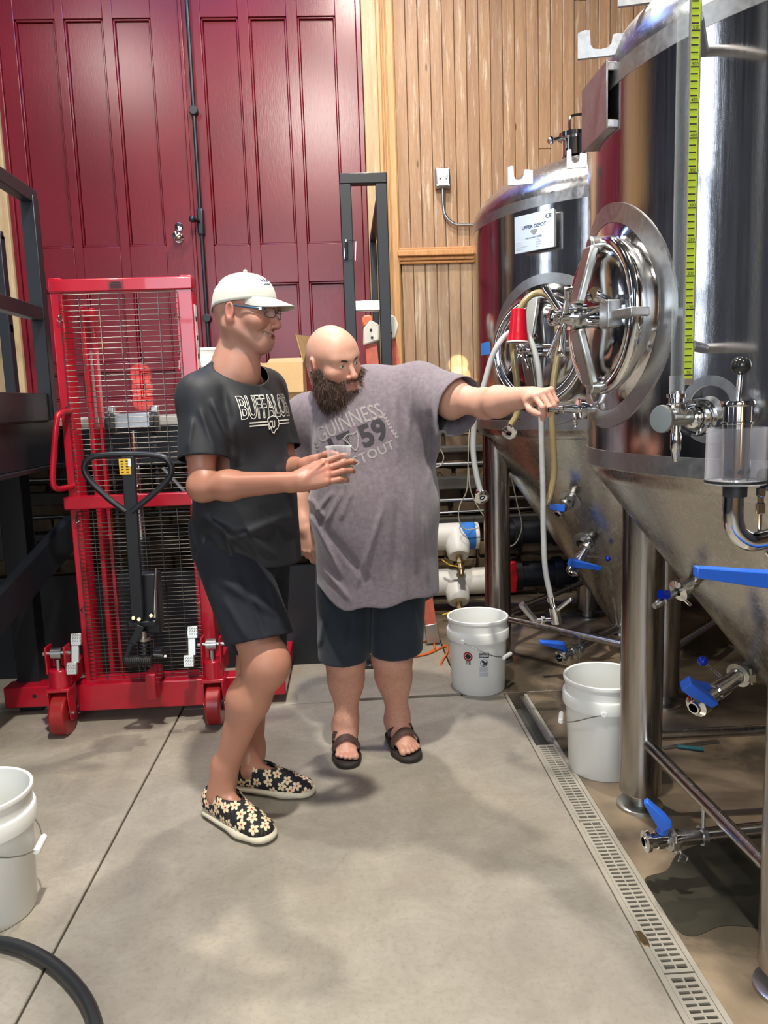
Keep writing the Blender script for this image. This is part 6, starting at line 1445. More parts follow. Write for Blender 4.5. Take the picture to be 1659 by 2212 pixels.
for j in range(nv_+1):
    t = j/nv_
    for i in range(nu+1):
        a = (i/nu-0.5)*2*1.12; rx = 0.0855*math.sin(a); ry = 0.088*math.cos(a)
        ext = (0.078*max(math.cos(a/1.12*PI/2), 0)**0.55)*t; x = rx*(1-0.02*t); y = ry-0.006+ext; z = 0.043-0.0*t+0.004*math.cos(a)-ext*0.30-0.034*(x/0.08)**2*t
        vs.append(hw(x, y, z))
m.add(vs, [(j*(nu+1)+i, j*(nu+1)+i+1, (j+1)*(nu+1)+i+1, (j+1)*(nu+1)+i) for j in range(nv_) for i in range(nu)])
pk = m.build('cap_peak', 'cap_white', A, smooth=80); pk.modifiers.new('solid', 'SOLIDIFY').thickness = 0.0035
MB().ball(hw(0, -0.012, 0.122), 0.007, 12).build('cap_button', 'cap_white', cap)
q = hw(0.016, 0.0640, 0.0880); sx_, ux_ = Vector(RH[:, 0]), (Vector(RH[:, 2])*0.80-Vector(RH[:, 1])*0.6).normalized(); nn_ = sx_.cross(ux_)*-1
nn_ = Vector(RH[:, 1])*0.8+Vector(RH[:, 2])*0.6
cv_ = []; cf_ = []
for k, hh_ in enumerate((0.010, 0.014, 0.010)):
    x = (k-1)*0.009; lean = (k-1)*0.006; n_ = len(cv_); cv_ += [Vector((x-0.004, 0, 0)), Vector((x+0.004, 0, 0)), Vector((x+0.003+lean, hh_, 0)), Vector((x-0.001+lean, hh_+0.004, 0))]; cf_.append((n_, n_+1, n_+2, n_+3))
cb_ = BVHTree.FromPolygons([Vector(v.co)+A.location for v in cap.data.vertices], [tuple(p.vertices) for p in cap.data.polygons])
frC = lambda x, y: q+nn_*0.06-sx_*x+ux_*y
project_print(cb_, cv_, cf_, frC, -nn_, 'cap_mark', 'ink_blue', cap, off=0.0005)
vs, fs = text_mesh('adidas', 0.012, 0, 1.0, 'CENTER', 0.0002); project_print(cb_, [Vector((v.x, v.y-0.013, 0)) for v in vs], fs, frC, -nn_, 'cap_text', 'ink_blue', cap, off=0.0005)
# glasses
g = thing('glasses', 'thin blue-armed spectacles worn by the capped man', 'glasses', tuple(cH+RH @ V3(0, 0.09, 0)))
for sd in (-1, 1):
    cx = sd*0.033; rim = []
    for i in range(20):
        a = 2*PI*i/20; x = cx+0.0245*math.copysign(abs(math.cos(a))**0.75, math.cos(a)); z = -0.003+0.0150*math.copysign(abs(math.sin(a))**0.75, math.sin(a)); rim.append(hw(x, 0.103-abs(x)*abs(x)*4.2, z))
    MB().tube(rim, 0.0011, 6, closed=True).build('rim', 'cap_black', g); MB().add(rim, [tuple(range(20))]).build('lens', 'lens', g, smooth=0)
    tp = spline([hw(sd*0.058, 0.090, 0.004), hw(sd*0.070, 0.075, 0.0055), hw(sd*0.079, 0.030, 0.0075), hw(sd*0.082, -0.005, 0.010), hw(sd*0.081, -0.030, 0.000)], 5)
    MB().tube(tp, 0.0024, 8).build('temple_arm', 'frame_blue', g); MB().box(hw(sd*0.0665, 0.080, 0.0045), (0.008, 0.006, 0.007)).build('hinge', 'chrome', g)
MB().tube([hw(-0.0095, 0.1035, 0.0), hw(0, 0.106, 0.003), hw(0.0095, 0.1035, 0.0)], 0.0010, 6).build('bridge', 'cap_black', g)
# T-shirt
slR = shR+(elR-shR)*0.70; slL = shL+(elL-shL)*0.72
TS = [cone(S0-V3(0, 0, 0.085), hpC+V3(0.01, 0, 0.0), 0.172, 0.185, 0.06, flat=(fa, 0.80)), cone(hpC+V3(0.012, 0, 0.04), hpC+V3(0.015, 0, -0.16), 0.186, 0.196, 0.05, flat=(fa, 0.86)),
      ell(hpC+fa*0.075+V3(0, 0, 0.20), (0.120, 0.120, 0.17), 0.08), ell(S0+fa*0.055-V3(0, 0, 0.10)+ra*0.07, (0.085, 0.085, 0.10), 0.07), ell(S0+fa*0.055-V3(0, 0, 0.10)-ra*0.07, (0.085, 0.085, 0.10), 0.07),
      cone(shR, shL, 0.060, 0.060, 0.06), cone(nb+V3(0, 0, -0.018), shR+V3(0, 0, 0.0), 0.062, 0.056, 0.05), cone(nb+V3(0, 0, -0.018), shL+V3(0, 0, 0.0), 0.062, 0.056, 0.05),
      ell(S0-fa*0.03-V3(0, 0, 0.10), (0.15, 0.13, 0.14), 0.06),
      cone(shR, slR+(slR-shR)*0.25, 0.062, 0.076, 0.035), cone(shL, slL+(slL-shL)*0.25, 0.064, 0.072, 0.035)]
FA = [fold_cam((455, 860), (500, 960), 2.4, 0.012, 0.006), fold_cam((478, 830), (520, 1000), 2.4, 0.014, -0.006), fold_cam((430, 880), (470, 985), 2.4, 0.010, 0.005), fold_cam((500, 900), (512, 1010), 2.4, 0.010, 0.006),
      fold_cam((430, 1110), (560, 1200), 2.4, 0.014, 0.007), fold_cam((460, 1180), (640, 1110), 2.4, 0.016, 0.006), fold_cam((520, 1150), (600, 1205), 2.4, 0.012, 0.006), fold_cam((440, 1150), (470, 1215), 2.4, 0.012, -0.006), fold_cam((560, 1090), (640, 1170), 2.4, 0.014, -0.005),
      fold_cam((400, 1100), (420, 1200), 2.4, 0.012, 0.006), fold_cam((415, 900), (405, 975), 2.4, 0.010, 0.005), fold_cam((600, 1000), (640, 1090), 2.4, 0.012, 0.005), fold_cam((482, 1140), (505, 1215), 2.4, 0.010, 0.005)]
exA = lambda P: 1.7*sum(f(P) for f in FA)+0.0022*lump(P, 0.8, 1.0)
hemp = np.array(W(540, 1226, 2.45)); hemn = nv((-0.10, 0.0, -1))
nk = nb+V3(0.012, -0.008, 0.018); nkn = nv(V3(0, 0, 1)*0.80+fa*0.60)
tsA = solid('t_shirt', TS, 0.0042, 'shirt_navy', A, shell=0.003, extra=exA, cuts=[lambda P: (P-hemp) @ hemn, belong_cut(slR, (elR-shR), TS[-2:-1], TS[:4]), belong_cut(slL, (elL-shL), TS[-1:], TS[:4]),
        lambda P: np.minimum((P-nk) @ nkn+0.012, 0.115-np.sqrt(((P-nk-V3(0, 0, 0.02))**2).sum(1))*1.0)])
# shorts
c1 = knR+(hpR-knR)*0.20; c2 = knL+(hpL-knL)*0.16
SH = [cone(hpC+V3(0, 0, 0.08), hpC, 0.150, 0.158, 0.05, flat=(fh, 0.85)), cone(hpR, c1+(c1-hpR)*0.3, 0.115, 0.108, 0.045), cone(hpL, c2+(c2-hpL)*0.3, 0.112, 0.102, 0.03), ell(hpC-fh*0.05-V3(0, 0, 0.02), (0.12, 0.12, 0.12), 0.05)]
FS = [fold_cam((470, 1250), (600, 1330), 2.4, 0.014, 0.007), fold_cam((520, 1235), (575, 1380), 2.4, 0.012, -0.006), fold_cam((580, 1250), (612, 1360), 2.4, 0.012, 0.006), fold_cam((480, 1290), (540, 1390), 2.4, 0.012, 0.006)]
solid('shorts', SH, 0.0042, 'shorts_navy', A, shell=0.003, extra=lambda P: 1.7*sum(f(P) for f in FS)+0.002*lump(P, 0.7, 2.0), cuts=[lambda P: P[:, 2]-1.0, belong_cut(c1, (knR-hpR)+V3(-0.06, 0.02, 0.0), SH[1:2], [SH[0], SH[2], SH[3]]), belong_cut(c2, (knL-hpL), SH[2:3], [SH[0], SH[1], SH[3]])])
# BUFFALOES lettering in outline, double rule and buffalo mark
bv = shirt_bvh(tsA); la = -ra; p0 = Vector(W(640, 878, 2.42)); U_ = Vector(la); 
frmA = lambda x, y: p0+U_*x+Vector((0, 0, 1))*(y+x*0.02)+Vector(fa)*0.30
vs, fs = text_mesh('BUFFALOES', 0.105, 0, 1.02, 'CENTER', 0.0012); vs, fs = weld([(v.x*0.46, v.y*0.95-0.030) for v in vs], fs)
vs3 = [Vector((v[0], v[1], 0)) for v in vs]; V_, F_ = outline(vs3, fs, 0.0025)
project_print(bv, V_, F_, frmA, -fa, 'shirt_lettering', 'print_white', tsA, sub=0.012)
rect = lambda x0, x1, z0, z1: ([(x0, z0, 0), (x1, z0, 0), (x1, z1, 0), (x0, z1, 0)], [(0, 1, 2, 3)])
for z in (-0.046, -0.056): v_, f_ = rect(-0.098, 0.10, z, z+0.0042); project_print(bv, [Vector(a) for a in v_], f_, frmA, -fa, 'shirt_rule', 'print_white', tsA, sub=0.02)
bf = [(-0.034, -0.032), (-0.030, -0.048), (-0.026, -0.070), (-0.014, -0.066), (-0.008, -0.082), (0.004, -0.086), (0.012, -0.074), (0.026, -0.070), (0.036, -0.054), (0.032, -0.036), (0.018, -0.026), (0.0, -0.022), (-0.018, -0.026)]
bf = [(a*0.72, b*0.86-0.008) for a, b in bf]
project_print(bv, [Vector((a, b, 0)) for a, b in bf], [tuple(range(len(bf)))], frmA, -fa, 'buffalo_mark', 'ink_black', tsA, off=0.0020, sub=0.01)
V_, F_ = outline([Vector((a, b, 0)) for a, b in bf], [tuple(range(len(bf)))], 0.0030); project_print(bv, V_, F_, frmA, -fa, 'buffalo_outline', 'print_white', tsA, off=0.0028, sub=0.01)
vs, fs = text_mesh('CU', 0.040, 0, 0.9, 'CENTER', 0.001); project_print(bv, [Vector((v.x*0.5-0.006, v.y*0.8-0.064, 0)) for v in vs], fs, frmA, -fa, 'mark_letters', 'print_white', tsA, off=0.0032, sub=0.01)
# wristband
wb_ = MB(); dd = Vector(wrL-elL).normalized(); cb = Vector(wrL)-dd*0.025; wb_.lathe([(0.0285, -0.007), (0.031, -0.006), (0.031, 0.006), (0.0285, 0.007)], cb, dd, 32).build('wristband', 'ink_black', A)
# the cup he holds
cc = Vector((cupC[0], cupC[1], cupB)); cu = thing('clear_cup', 'clear plastic tasting cup held in both hands of the capped man', 'cup', tuple(cc))
hC = cupT-cupB
MB().lathe([(0.0, 0.002), (0.024, 0.002), (0.026, 0.0), (0.028, 0.003), (0.0345, hC*0.72), (0.0350, hC*0.74), (0.0345, hC*0.76), (0.0350, hC*0.80), (0.0352, hC*0.84), (0.0375, hC-0.004), (0.0400, hC-0.001), (0.0395, hC+0.001), (0.0372, hC)], cc, n=40).build('cup_wall', 'cup_clear', cu)
MB().lathe([(0.0, 0.012), (0.025, 0.012), (0.0262, 0.030), (0.0, 0.030)], cc, n=32).build('beer', 'hose_amber', cu)
MB().lathe([(0.0348, hC*0.42), (0.0351, hC*0.66)], cc, n=32).build('green_logo_band', simple('logo_green', rgb(40, 150, 60), 0.4), cu) if False else None
MB().box(cc+Vector((0.031, -0.012, hC*0.52)), (0.004, 0.014, 0.022)).build('green_print', simple('logo_green', rgb(40, 150, 60), 0.4), cu, bevel=0.001)
# ================================================================= the bearded man reaching for the sample valve
B = thing('person', 'bald bearded man in heather grey stout T-shirt and sandals, reaching toward the near tank', 'person', (0.08, 2.95, 0))
cHB0 = np.array(W(769, 815, 2.735)); RB = frame3((0.62, -0.74, -0.24), (-0.27, 0.0, 1)); sB = 1.0
cB = cHB0-RB @ V3(0, 0.118, -0.040)*sB
S0B = V3(0.075, 2.90, 1.405); fb = nv((0.05, -1, -0.12))
sR = np.array(W(668, 905, 2.98)); sL = np.array(W(905, 846, 2.86)); eL = np.array(W(1050, 872, 2.60)); wL = np.array(W(1148, 856, 2.34))
eR = np.array(W(640, 1050, 3.02)); wR = np.array(W(658, 1140, 2.93))
hpB = V3(0.085, 3.00, 0.86); hB = V3(0.095, 0.0, 0)
oA, tA = G(750, 1598), G(749, 1655); 
kB_R = np.array(W(746, 1425, 2.95)); aB_R = np.array(W(750, 1583, 2.97)); kB_L = np.array(W(848, 1420, 2.93)); aB_L = np.array(W(860, 1572, 3.0))
nbB = np.array(W(735, 880, 2.92)); 
PB = xform(head_prims(smile=0, wide=1.06, nose=1.1, jaw=1.25), cB, RB, sB)
PB += [cone(cB+RB @ V3(0, -0.045, -0.055)*sB, nbB, 0.070, 0.080, 0.04), cone(cB+RB @ V3(0, -0.01, -0.09)*sB, nbB+V3(0.02, -0.03, 0), 0.055, 0.06, 0.04),
       cone(nbB, sR, 0.06, 0.055, 0.05), cone(nbB, sL, 0.06, 0.055, 0.05), cone(S0B-V3(0, 0, 0.05), hpB+V3(0, -0.02, 0.05), 0.15, 0.16, 0.05), ell(hpB, (0.16, 0.12, 0.11), 0.05)]
PB += arm_prims(sL, eL, wL, 0.057, 0.048, 0.030)+arm_prims(sR, eR, wR, 0.060, 0.052, 0.030)
back = V3(0, 1, 0)
PB += leg_prims(hpB-hB, kB_R, aB_R, 0.10, 0.064, 0.064, 0.037, back)+leg_prims(hpB+hB, kB_L, aB_L, 0.10, 0.064, 0.064, 0.037, back)
PB += [ell(kB_R+V3(0, -0.030, -0.02), (0.036, 0.030, 0.040), 0.03), ell(kB_L+V3(0, -0.030, -0.02), (0.036, 0.030, 0.040), 0.03)]
# reaching hand: fist with the thumb and forefinger on the valve
kW = np.array(W(1196, 852, 2.20))
PB += hand_prims(wL, kW-wL+V3(0, 0, 0.004), (-0.10, -0.62, 0.78), 1, [(48, 66, 24), (58, 76, 40), (66, 80, 44), (72, 82, 44)], ((0.030, 0.026, -0.014), (0.38, 0.82, -0.46), (0.02, 0.93, -0.42), (-0.10, 0.95, -0.30)), 0.97, 0.3)
kW2 = wR+V3(0.02, -0.02, -0.09)
PB += hand_prims(wR, (0.16, -0.10, -1), (-0.62, -0.72, 0.1), -1, [(18, 30, 20), (20, 34, 24), (24, 36, 26), (28, 38, 28)], ((-0.030, 0.026, -0.008), (-0.62, 0.75, -0.25), (-0.25, 0.95, -0.25), (0, 0.97, -0.25)), 1.03, 0.4)
def sandal(heel, toe, side, L=0.285):
    heel = V3(*heel); toe = V3(*toe); mid = (heel+toe)/2; f = nv(toe-heel); o = mid-f*L/2; o[2] = 0; R = frame3(f); k = L/0.28
    S = [cone((0, 0.042, 0.016), (0.0, 0.19, 0.016), 0.041, 0.056, 0.01, flat=((0, 0, 1), 0.5)), cone((0.0, 0.19, 0.016), (0.0, 0.232, 0.016), 0.056, 0.052, 0.02, flat=((0, 0, 1), 0.5))]
    solid('sandal_sole', xform(S, o, R, k), 0.003, 'sandal_sole', B, cuts=[lambda P: -(P[:, 2]-0.001), lambda P: P[:, 2]-0.026*k])
    fp = foot_prims(o, R, k, toes=side, z0=0.020)
    loc = lambda P: (P-o) @ R/k
    def strap(y0, y1, slope, z0=0.014):
        big = [cone((0, 0.042, 0.054), (0, 0.12, 0.056), 0.040, 0.043, 0.03), cone((0, 0.075, 0.100), (0, 0.195, 0.060), 0.043, 0.034, 0.05), ell((0, 0.185, 0.046), (0.058, 0.060, 0.036), 0.03)]
        def cut(P):
            q = loc(P); yy = q[:, 1]-slope*q[:, 2]; return np.maximum(np.maximum(y0-yy, yy-y1), z0-q[:, 2])
        return solid('strap', xform(big, o, R, k), 0.003, 'sandal_brown', B, shell=0.0025, cuts=[cut])
    s1 = strap(0.098, 0.128, 0.25); s2 = strap(0.170, 0.203, 0.05)
    for s_, y, z in ((s1, 0.125, 0.075), (s2, 0.168, 0.058)):
        c = o+R @ V3(-side*-0.034, y, z)*k; MB().box(c, (0.016, 0.014, 0.004), (0.3, side*0.7, 0)).build('buckle', 'worn_steel', s_, bevel=0.001)
    return fp, o, R, k
fr, o1, R1, k1 = sandal(G(742, 1604), G(752, 1656), 1, 0.275)
fl_, o2, R2, k2 = sandal(G(850, 1592), G(888, 1644), -1, 0.285)
PB += fr+fl_
for (kn, an, o_, R_, k_) in ((kB_R, aB_R, o1, R1, k1), (kB_L, aB_L, o2, R2, k2)): PB += [cone(an+V3(0, 0, 0.06), o_+R_ @ V3(0, 0.070, 0.095)*k_, 0.040, 0.038, 0.03), cone(o_+R_ @ V3(0, 0.065, 0.10)*k_, o_+R_ @ V3(0, 0.045, 0.055)*k_, 0.037, 0.030, 0.03)]
rnd = np.random.RandomState(4)
def colB(P):
    C = tone(rgb(210, 162, 140), P); C = blend(C, rgb(190, 140, 120), 0.6*(P[:, 2] < 0.75)); q = ((P-cB) @ RB)/sB
    C = blend(C, rgb(196, 166, 156), 0.5*np.clip((-0.005-q[:, 1])/0.05+np.abs(q[:, 0])*3-0.1, 0, 1)*(q[:, 2] > -0.02)*(np.sqrt((q**2).sum(1)) < 0.17)*np.clip((0.10-q[:, 2])/0.04, 0, 1))
    C = blend(C, rgb(120, 84, 66), 0.30*((rnd.rand(len(P)) < 0.30)*(P[:, 2] < 0.46)*(P[:, 2] > 0.12)))
    return face_tone(C, P, cB, RB, sB, 0.5, rgb(110, 76, 62), rgb(158, 96, 88))
bb = solid('skin', PB, 0.0030, 'skin_fair', B, color=colB)
eyes(B, cB, RB, sB, look=(-0.38, -0.30), lid='eyelid_fair', up_edge=84, lo_edge=62); brows(B, cB, RB, sB, 0.0056, 'brow_hair', 0.0015, 0.0)
# beard: dark mass under thousands of curling strands
def hb(x, y, z): return cB+RB @ (V3(x, y, z)*sB)
BP = [ell((0, 0.040, -0.130), (0.052, 0.048, 0.050), 0.03), ell((0, 0.020, -0.100), (0.066, 0.055, 0.044), 0.03), ell((-0.004, 0.048, -0.160), (0.040, 0.034, 0.034), 0.03)]
for s_ in (-1, 1): BP += [cone((s_*0.074, 0.004, -0.030), (s_*0.062, 0.030, -0.085), 0.012, 0.028, 0.03), cone((s_*0.060, 0.03, -0.080), (s_*0.032, 0.055, -0.12), 0.026, 0.030, 0.03)]
BP += [ell((-0.062, 0.040, -0.080), (0.026, 0.030, 0.040), 0.03), ell((0, 0.098, -0.074), (0.026, 0.026, 0.0125), 0.008, 's')]
bc = solid('beard', xform(BP, cB, RB, sB), 0.004, 'beard_hair', B, color=lambda P: tone(rgb(38, 25, 19), P), extra=lambda P: 0.004*lump(P, 3.0))
def strands(name, parent, n, seedv):
    r = np.random.RandomState(seedv); bvh = BVHTree.FromPolygons([Vector(v.co)+B.location for v in bb.data.vertices], [tuple(p.vertices) for p in bb.data.polygons])
    roots = []; me = bc.data; cp = np.array([tuple(p.center) for p in me.polygons])+np.array(B.location); cn = np.array([tuple(p.normal) for p in me.polygons])
    for i in r.choice(len(cp), n):
        q = RB.T @ (cp[i]-cB)/sB
        if q[1] < -0.02 or (abs(q[0]) < 0.026 and q[1] > 0.07 and q[2] > -0.090): continue
        roots.append((cp[i]+r.normal(0, 0.0015, 3), cn[i], q, False))
    k = 0
    while k < n*0.30:                                          # on the face itself: sideburns, upper lip, chin edge
        th = r.uniform(-1.6, 1.7); z = r.uniform(-0.10, -0.002); d = V3(math.sin(th), math.cos(th), 0); a = abs(th); k += 1
        top = -0.050 if a < 0.42 else (-0.050-(a-0.42)*0.030 if a < 0.9 else -0.064+(a-0.9)*0.085)
        if z > top or (a < 0.34 and -0.088 < z < -0.0625): continue
        o = V3(0, 0.0 if a > 1.1 else 0.02, z); st = hb(*(o+d*0.16)); dr = nv(hb(*o)-st); h = bvh.ray_cast(Vector(st), Vector(dr), 0.3)
        if h[0] is None: continue
        p = np.array(h[0]); roots.append((p, np.array(h[1]), RB.T @ (p-cB)/sB, True))
    V, F, C = [], [], []; ns = 6
    for p, nrm, q, face in roots:
        must = face and abs(q[0]) < 0.035 and q[2] > -0.064; low = np.clip((-q[2]-0.05)/0.11, 0, 1)
        L = r.uniform(0.4, 1.0)*(0.016 if must else 0.018+0.034*low+0.006*(q[0] < 0))*(0.8 if face else 1.0)
        sd = np.sign(q[0]) if abs(q[0]) > 0.004 else r.choice((-1, 1))
        g = RB @ nv(V3(sd*0.60, 0.25, -0.70)) if must else nv(nrm*0.55+V3(0.12, -0.10, -0.9)*(0.45+0.35*low))
        g = nv(g+r.normal(0, 0.22, 3)); w = r.uniform(0.0006, 0.0011); sw = nv(np.cross(g, r.normal(0, 1, 3))); amp = r.uniform(0.002, 0.007)*(0.3 if must else 1); fr_ = r.uniform(4, 10); ph = r.uniform(0, 6); s2 = np.cross(g, sw)
        base = len(V)
        for i in range(ns+1):
            t = i/ns; c = p+g*L*t+V3(0, -0.004, -0.012)*t*t*(0 if must else 1)+sw*(math.sin(fr_*t+ph)-math.sin(ph))*amp*t+s2*(math.cos(fr_*t+ph)-math.cos(ph))*amp*t
            ww = w*(1-0.75*t); V += [c-sw*ww, c+sw*ww]
        tn = r.uniform(0.0, 1.0); cc_ = np.array(rgb(42, 28, 21))*(1-tn)+np.array(rgb(112, 72, 46) if r.rand() < 0.35 else rgb(76, 52, 38))*tn
        C += [cc_]*(2*(ns+1)); F += [(base+2*i, base+2*i+1, base+2*i+3, base+2*i+2) for i in range(ns)]
    o = mesh_obj(name, np.array(V), np.array(F), 'beard_hair', parent, np.array(C), smooth=False); o['kind'] = 'stuff'; return o
strands('beard_strands', B, 14000, 11)
# the wide T-shirt
slB = sL+(eL-sL)*0.66; slBR = sR+(eR-sR)*0.75
ct = np.array(W(800, 1120, 2.88)); lo = np.array(W(812, 1230, 2.90))
TB = [cone(V3(0.095, 2.91, 1.33), V3(0.098, 2.88, 1.02), 0.214, 0.232, 0.08, flat=((0, 1, 0), 0.80)), cone(V3(0.098, 2.88, 1.02), V3(0.10, 2.90, 0.62), 0.232, 0.232, 0.06, flat=((0, 1, 0), 0.86)),
      ell(V3(0.085, 2.80, 1.00), (0.17, 0.13, 0.20), 0.10), ell(V3(0.09, 2.83, 1.28), (0.17, 0.10, 0.13), 0.10),
      cone(sR, sL, 0.082, 0.082, 0.08), cone(nbB+V3(0, 0.02, -0.04), sL+V3(0, 0, 0.0), 0.080, 0.080, 0.06), cone(nbB+V3(0, 0.02, -0.04), sR, 0.080, 0.080, 0.06), ell(V3(0.24, 2.88, 1.32), (0.12, 0.10, 0.12), 0.07),
      cone(sL, slB+(slB-sL)*0.25-V3(0, 0, 0.035), 0.098, 0.112, 0.05), cone(sR, slBR+(slBR-sR)*0.2, 0.080, 0.085, 0.05)]
ff = lambda a, b, w=0.016, d=0.008, Y=2.75: fold_cam(a, b, Y, w*0.85, d*1.8)
FB = [ff((895, 800), (880, 960), 0.012, 0.004), ff((930, 800), (935, 1010), 0.014, -0.007), ff((850, 830), (862, 1000), 0.014, 0.006), ff((960, 850), (925, 1060), 0.014, 0.007), ff((990, 850), (940, 1010), 0.012, 0.006), ff((975, 900), (950, 960), 0.010, -0.006),
      ff((720, 1060), (680, 1110), 0.010, 0.007), ff((740, 1060), (705, 1130), 0.010, 0.007), ff((760, 1060), (735, 1125), 0.010, 0.006), ff((665, 1070), (700, 1120), 0.012, 0.008), ff((670, 1110), (740, 1250), 0.014, 0.008), ff((700, 1140), (800, 1260), 0.018, -0.006),
      ff((830, 1090), (770, 1270), 0.014, 0.007), ff((860, 1080), (850, 1250), 0.016, -0.006), ff((890, 1060), (900, 1240), 0.016, 0.007), ff((915, 1100), (925, 1260), 0.012, 0.006), ff((800, 880), (850, 1060), 0.02, 0.004), ff((690, 1220), (760, 1300), 0.012, 0.006), ff((870, 1180), (880, 1290), 0.010, 0.005),
      ff((1000, 835), (985, 935), 0.008, 0.006), ff((965, 835), (1000, 845), 0.010, 0.005)]
hB0 = np.array(W(800, 1316, 2.70)); hBn = nv((0.10, -0.35, -1)); nkB = nbB+V3(0.022, -0.012, 0.012); nkBn = nv((0.05, -0.62, 0.78))
def hem_wavy(P): return (P-hB0) @ hBn + 0.040*np.clip((P[:, 0]-0.03-0.06)/0.25, -1, 1)**2+0.006*np.sin(P[:, 0]*38)+0.09*np.clip((0.0-P[:, 0])/0.13, 0, 1.4)**2
tsB = solid('t_shirt', TB, 0.0044, 'shirt_heather', B, shell=0.003, extra=lambda P: sum(f(P) for f in FB)*(P[:, 1] < 2.95)+0.0025*lump(P, 0.7, 3.0), cuts=[hem_wavy, belong_cut(slB, nv(eL-sL)+V3(0, 0, -0.10), TB[-2:-1], TB[:4]), belong_cut(slBR, (eR-sR), TB[-1:], TB[:4]),
        lambda P: np.minimum((P-nkB) @ nkBn+0.012, 0.108-np.sqrt(((P-nkB-V3(0, 0, 0.02))**2).sum(1)))])
k1_ = kB_R+V3(-0.01, 0, 0.010); k2_ = kB_L+V3(0.015, 0, 0.022)
SB = [cone(hpB+V3(0, 0, 0.06), hpB-V3(0, 0, 0.05), 0.19, 0.20, 0.05, flat=((0, 1, 0), 0.75)), cone(hpB-hB*1.15, k1_-V3(0, 0, 0.06), 0.116, 0.100, 0.012), cone(hpB+hB*1.15, k2_-V3(0, 0, 0.06), 0.116, 0.100, 0.012), ell(hpB, (0.18, 0.15, 0.12), 0.05)]
solid('shorts', SB, 0.0044, 'shorts_teal', B, shell=0.003, extra=lambda P: 0.003*lump(P, 0.7, 5.0)+sum(f(P) for f in (ff((700, 1330), (690, 1400), 0.012, 0.006), ff((760, 1330), (750, 1400), 0.012, -0.005), ff((890, 1310), (905, 1380), 0.012, 0.006), ff((830, 1320), (825, 1380), 0.012, 0.005))), cuts=[lambda P: P[:, 2]-0.95, belong_cut(k1_, (0, 0.1, -1), SB[1:2], [SB[0], SB[2], SB[3]]), belong_cut(k2_, (0.05, 0.1, -1), SB[2:3], [SB[0], SB[1], SB[3]])])
# printing on the shirt: GUINNESS 1759 STOUT, harp and barley
bvB = shirt_bvh(tsB); vw = Vector((0.0, 1, 0)); an_ = math.radians(21); cx_ = Vector(W(768, 950, 2.30))
U2 = Vector((math.cos(an_), 0, math.sin(an_))); V2_ = Vector((-math.sin(an_), 0, math.cos(an_))); frmB = lambda x, y: cx_+U2*x+V2_*y
vs, fs = text_mesh('GUINNESS', 0.075, 0, 1.0, 'CENTER', 0.0006); project_print(bvB, [Vector((v.x*0.72, v.y*1.05+0.026-0.9*(v.x*0.72)**2, 0)) for v in vs], fs, frmB, vw, 'shirt_lettering', 'print_grey', tsB)
vs, fs = text_mesh('17 59', 0.105, 0, 1.0, 'CENTER', 0.004); project_print(bvB, [Vector((v.x*0.95, v.y*1.0-0.056, 0)) for v in vs], fs, frmB, vw, 'shirt_numerals', 'print_dark', tsB, off=0.0005)
vs, fs = text_mesh('STOUT', 0.046, 0, 1.1, 'CENTER', 0.0008); project_print(bvB, [Vector((v.x+0.038, v.y-0.102, 0)) for v in vs], fs, frmB, vw, 'shirt_lettering', 'print_grey', tsB)
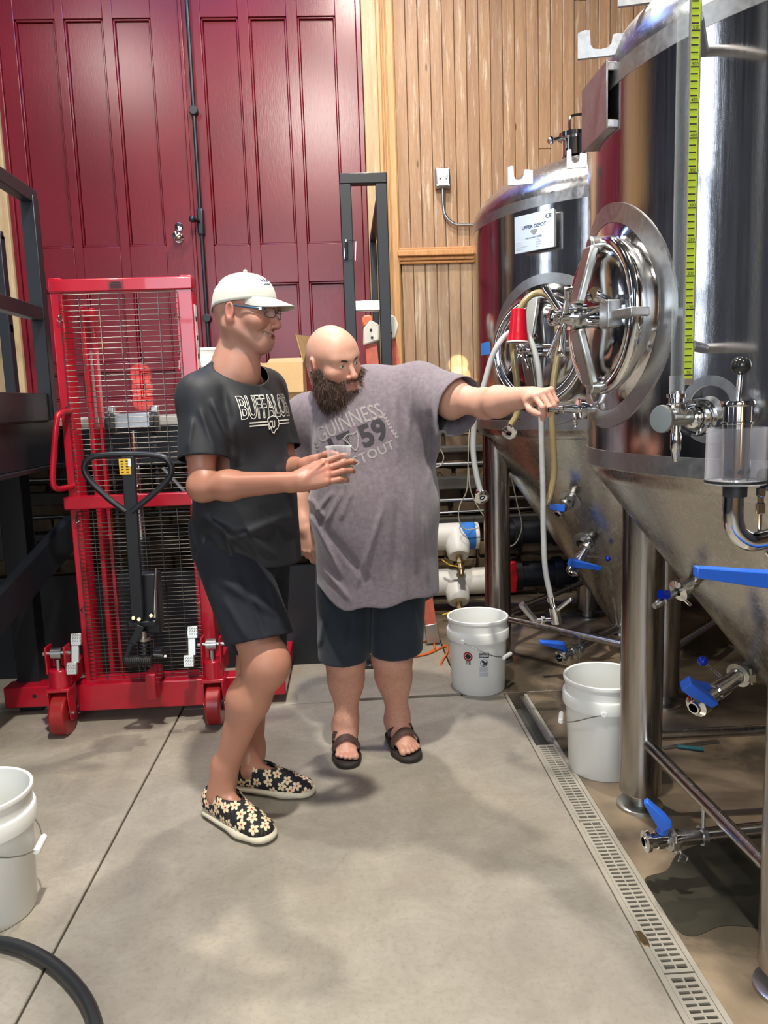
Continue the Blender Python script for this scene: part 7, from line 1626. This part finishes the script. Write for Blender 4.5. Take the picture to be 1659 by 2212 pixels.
# harp outline
hp2 = [(-0.030, 0.020), (-0.010, 0.028), (0.010, 0.022), (0.024, 0.026), (0.020, 0.004), (0.006, -0.024), (-0.004, -0.034), (-0.010, -0.030), (-0.018, -0.004)]
V_, F_ = outline([Vector((a-0.010, b-0.020, 0)) for a, b in hp2], [tuple(range(len(hp2)))], 0.0045)
for k in range(6):
    x = -0.022+k*0.0068; a, b = Vector((x-0.010, 0.000+0.002*k, 0)), Vector((x*0.4-0.012, -0.046+0.004*k, 0)); n_ = len(V_); s_ = Vector((0.0007, 0, 0)); V_ += [a+s_, a-s_, b-s_, b+s_]; F_.append((n_, n_+1, n_+2, n_+3))
project_print(bvB, V_, F_, frmB, vw, 'harp_mark', 'print_grey', tsB, off=0.002, sub=0.01)
def barley(cx, cy, n, ang, flip):
    V_, F_ = [], []
    for k in range(n):
        for s_ in (-1, 1):
            t = k/(n-1); x = cx+flip*0.012*math.sin(t*1.6); y = cy+0.088*t; a = ang+s_*0.55; d = Vector((math.sin(a), math.cos(a), 0)); q = Vector((d.y, -d.x, 0)); o = Vector((x, y, 0)); l_, w_ = 0.013, 0.0035; b = len(V_)
            V_ += [o, o+d*l_*0.5+q*w_, o+d*l_, o+d*l_*0.5-q*w_]; F_.append((b, b+1, b+2, b+3))
    for k in range(6): 
        t = k/6; b = len(V_); x0 = cx+flip*0.012*math.sin(t*1.6); x1 = cx+flip*0.012*math.sin((t+1/6)*1.6); V_ += [Vector((x0-0.0008, cy+0.088*t, 0)), Vector((x0+0.0008, cy+0.088*t, 0)), Vector((x1+0.0008, cy+0.088*(t+1/6), 0)), Vector((x1-0.0008, cy+0.088*(t+1/6), 0))]; F_.append((b, b+1, b+2, b+3))
    return V_, F_
for cx, fl2 in ((0.135, -1), (-0.150, 1)): V_, F_ = barley(cx, -0.072, 8, -0.15*fl2, fl2); project_print(bvB, V_, F_, frmB, vw, 'barley_mark', 'print_grey', tsB, sub=0.02)
# ------------------------------------------------------------------ repeats share a group
GR = {'plastic_bucket': 'white plastic buckets', 'fermentation_tank': 'conical steel tanks', 'steel_conduit': 'steel conduits on the stone footing', 'insulated_pipe': 'white insulated pipes', 'black_pipe': 'black pipes behind the far tank',
      'beer_hose': 'hoses hung over the far tank', 'air_line': 'thin clear tubes on the footing', 'guard_railing': 'black guard railings at the left', 'extension_cord': 'orange cords', 'person': 'the two men'}
for o in bpy.data.objects:
    if o.parent is None and 'category' in o:
        g_ = GR.get(o.name.split('.')[0])
        if g_: o['group'] = g_
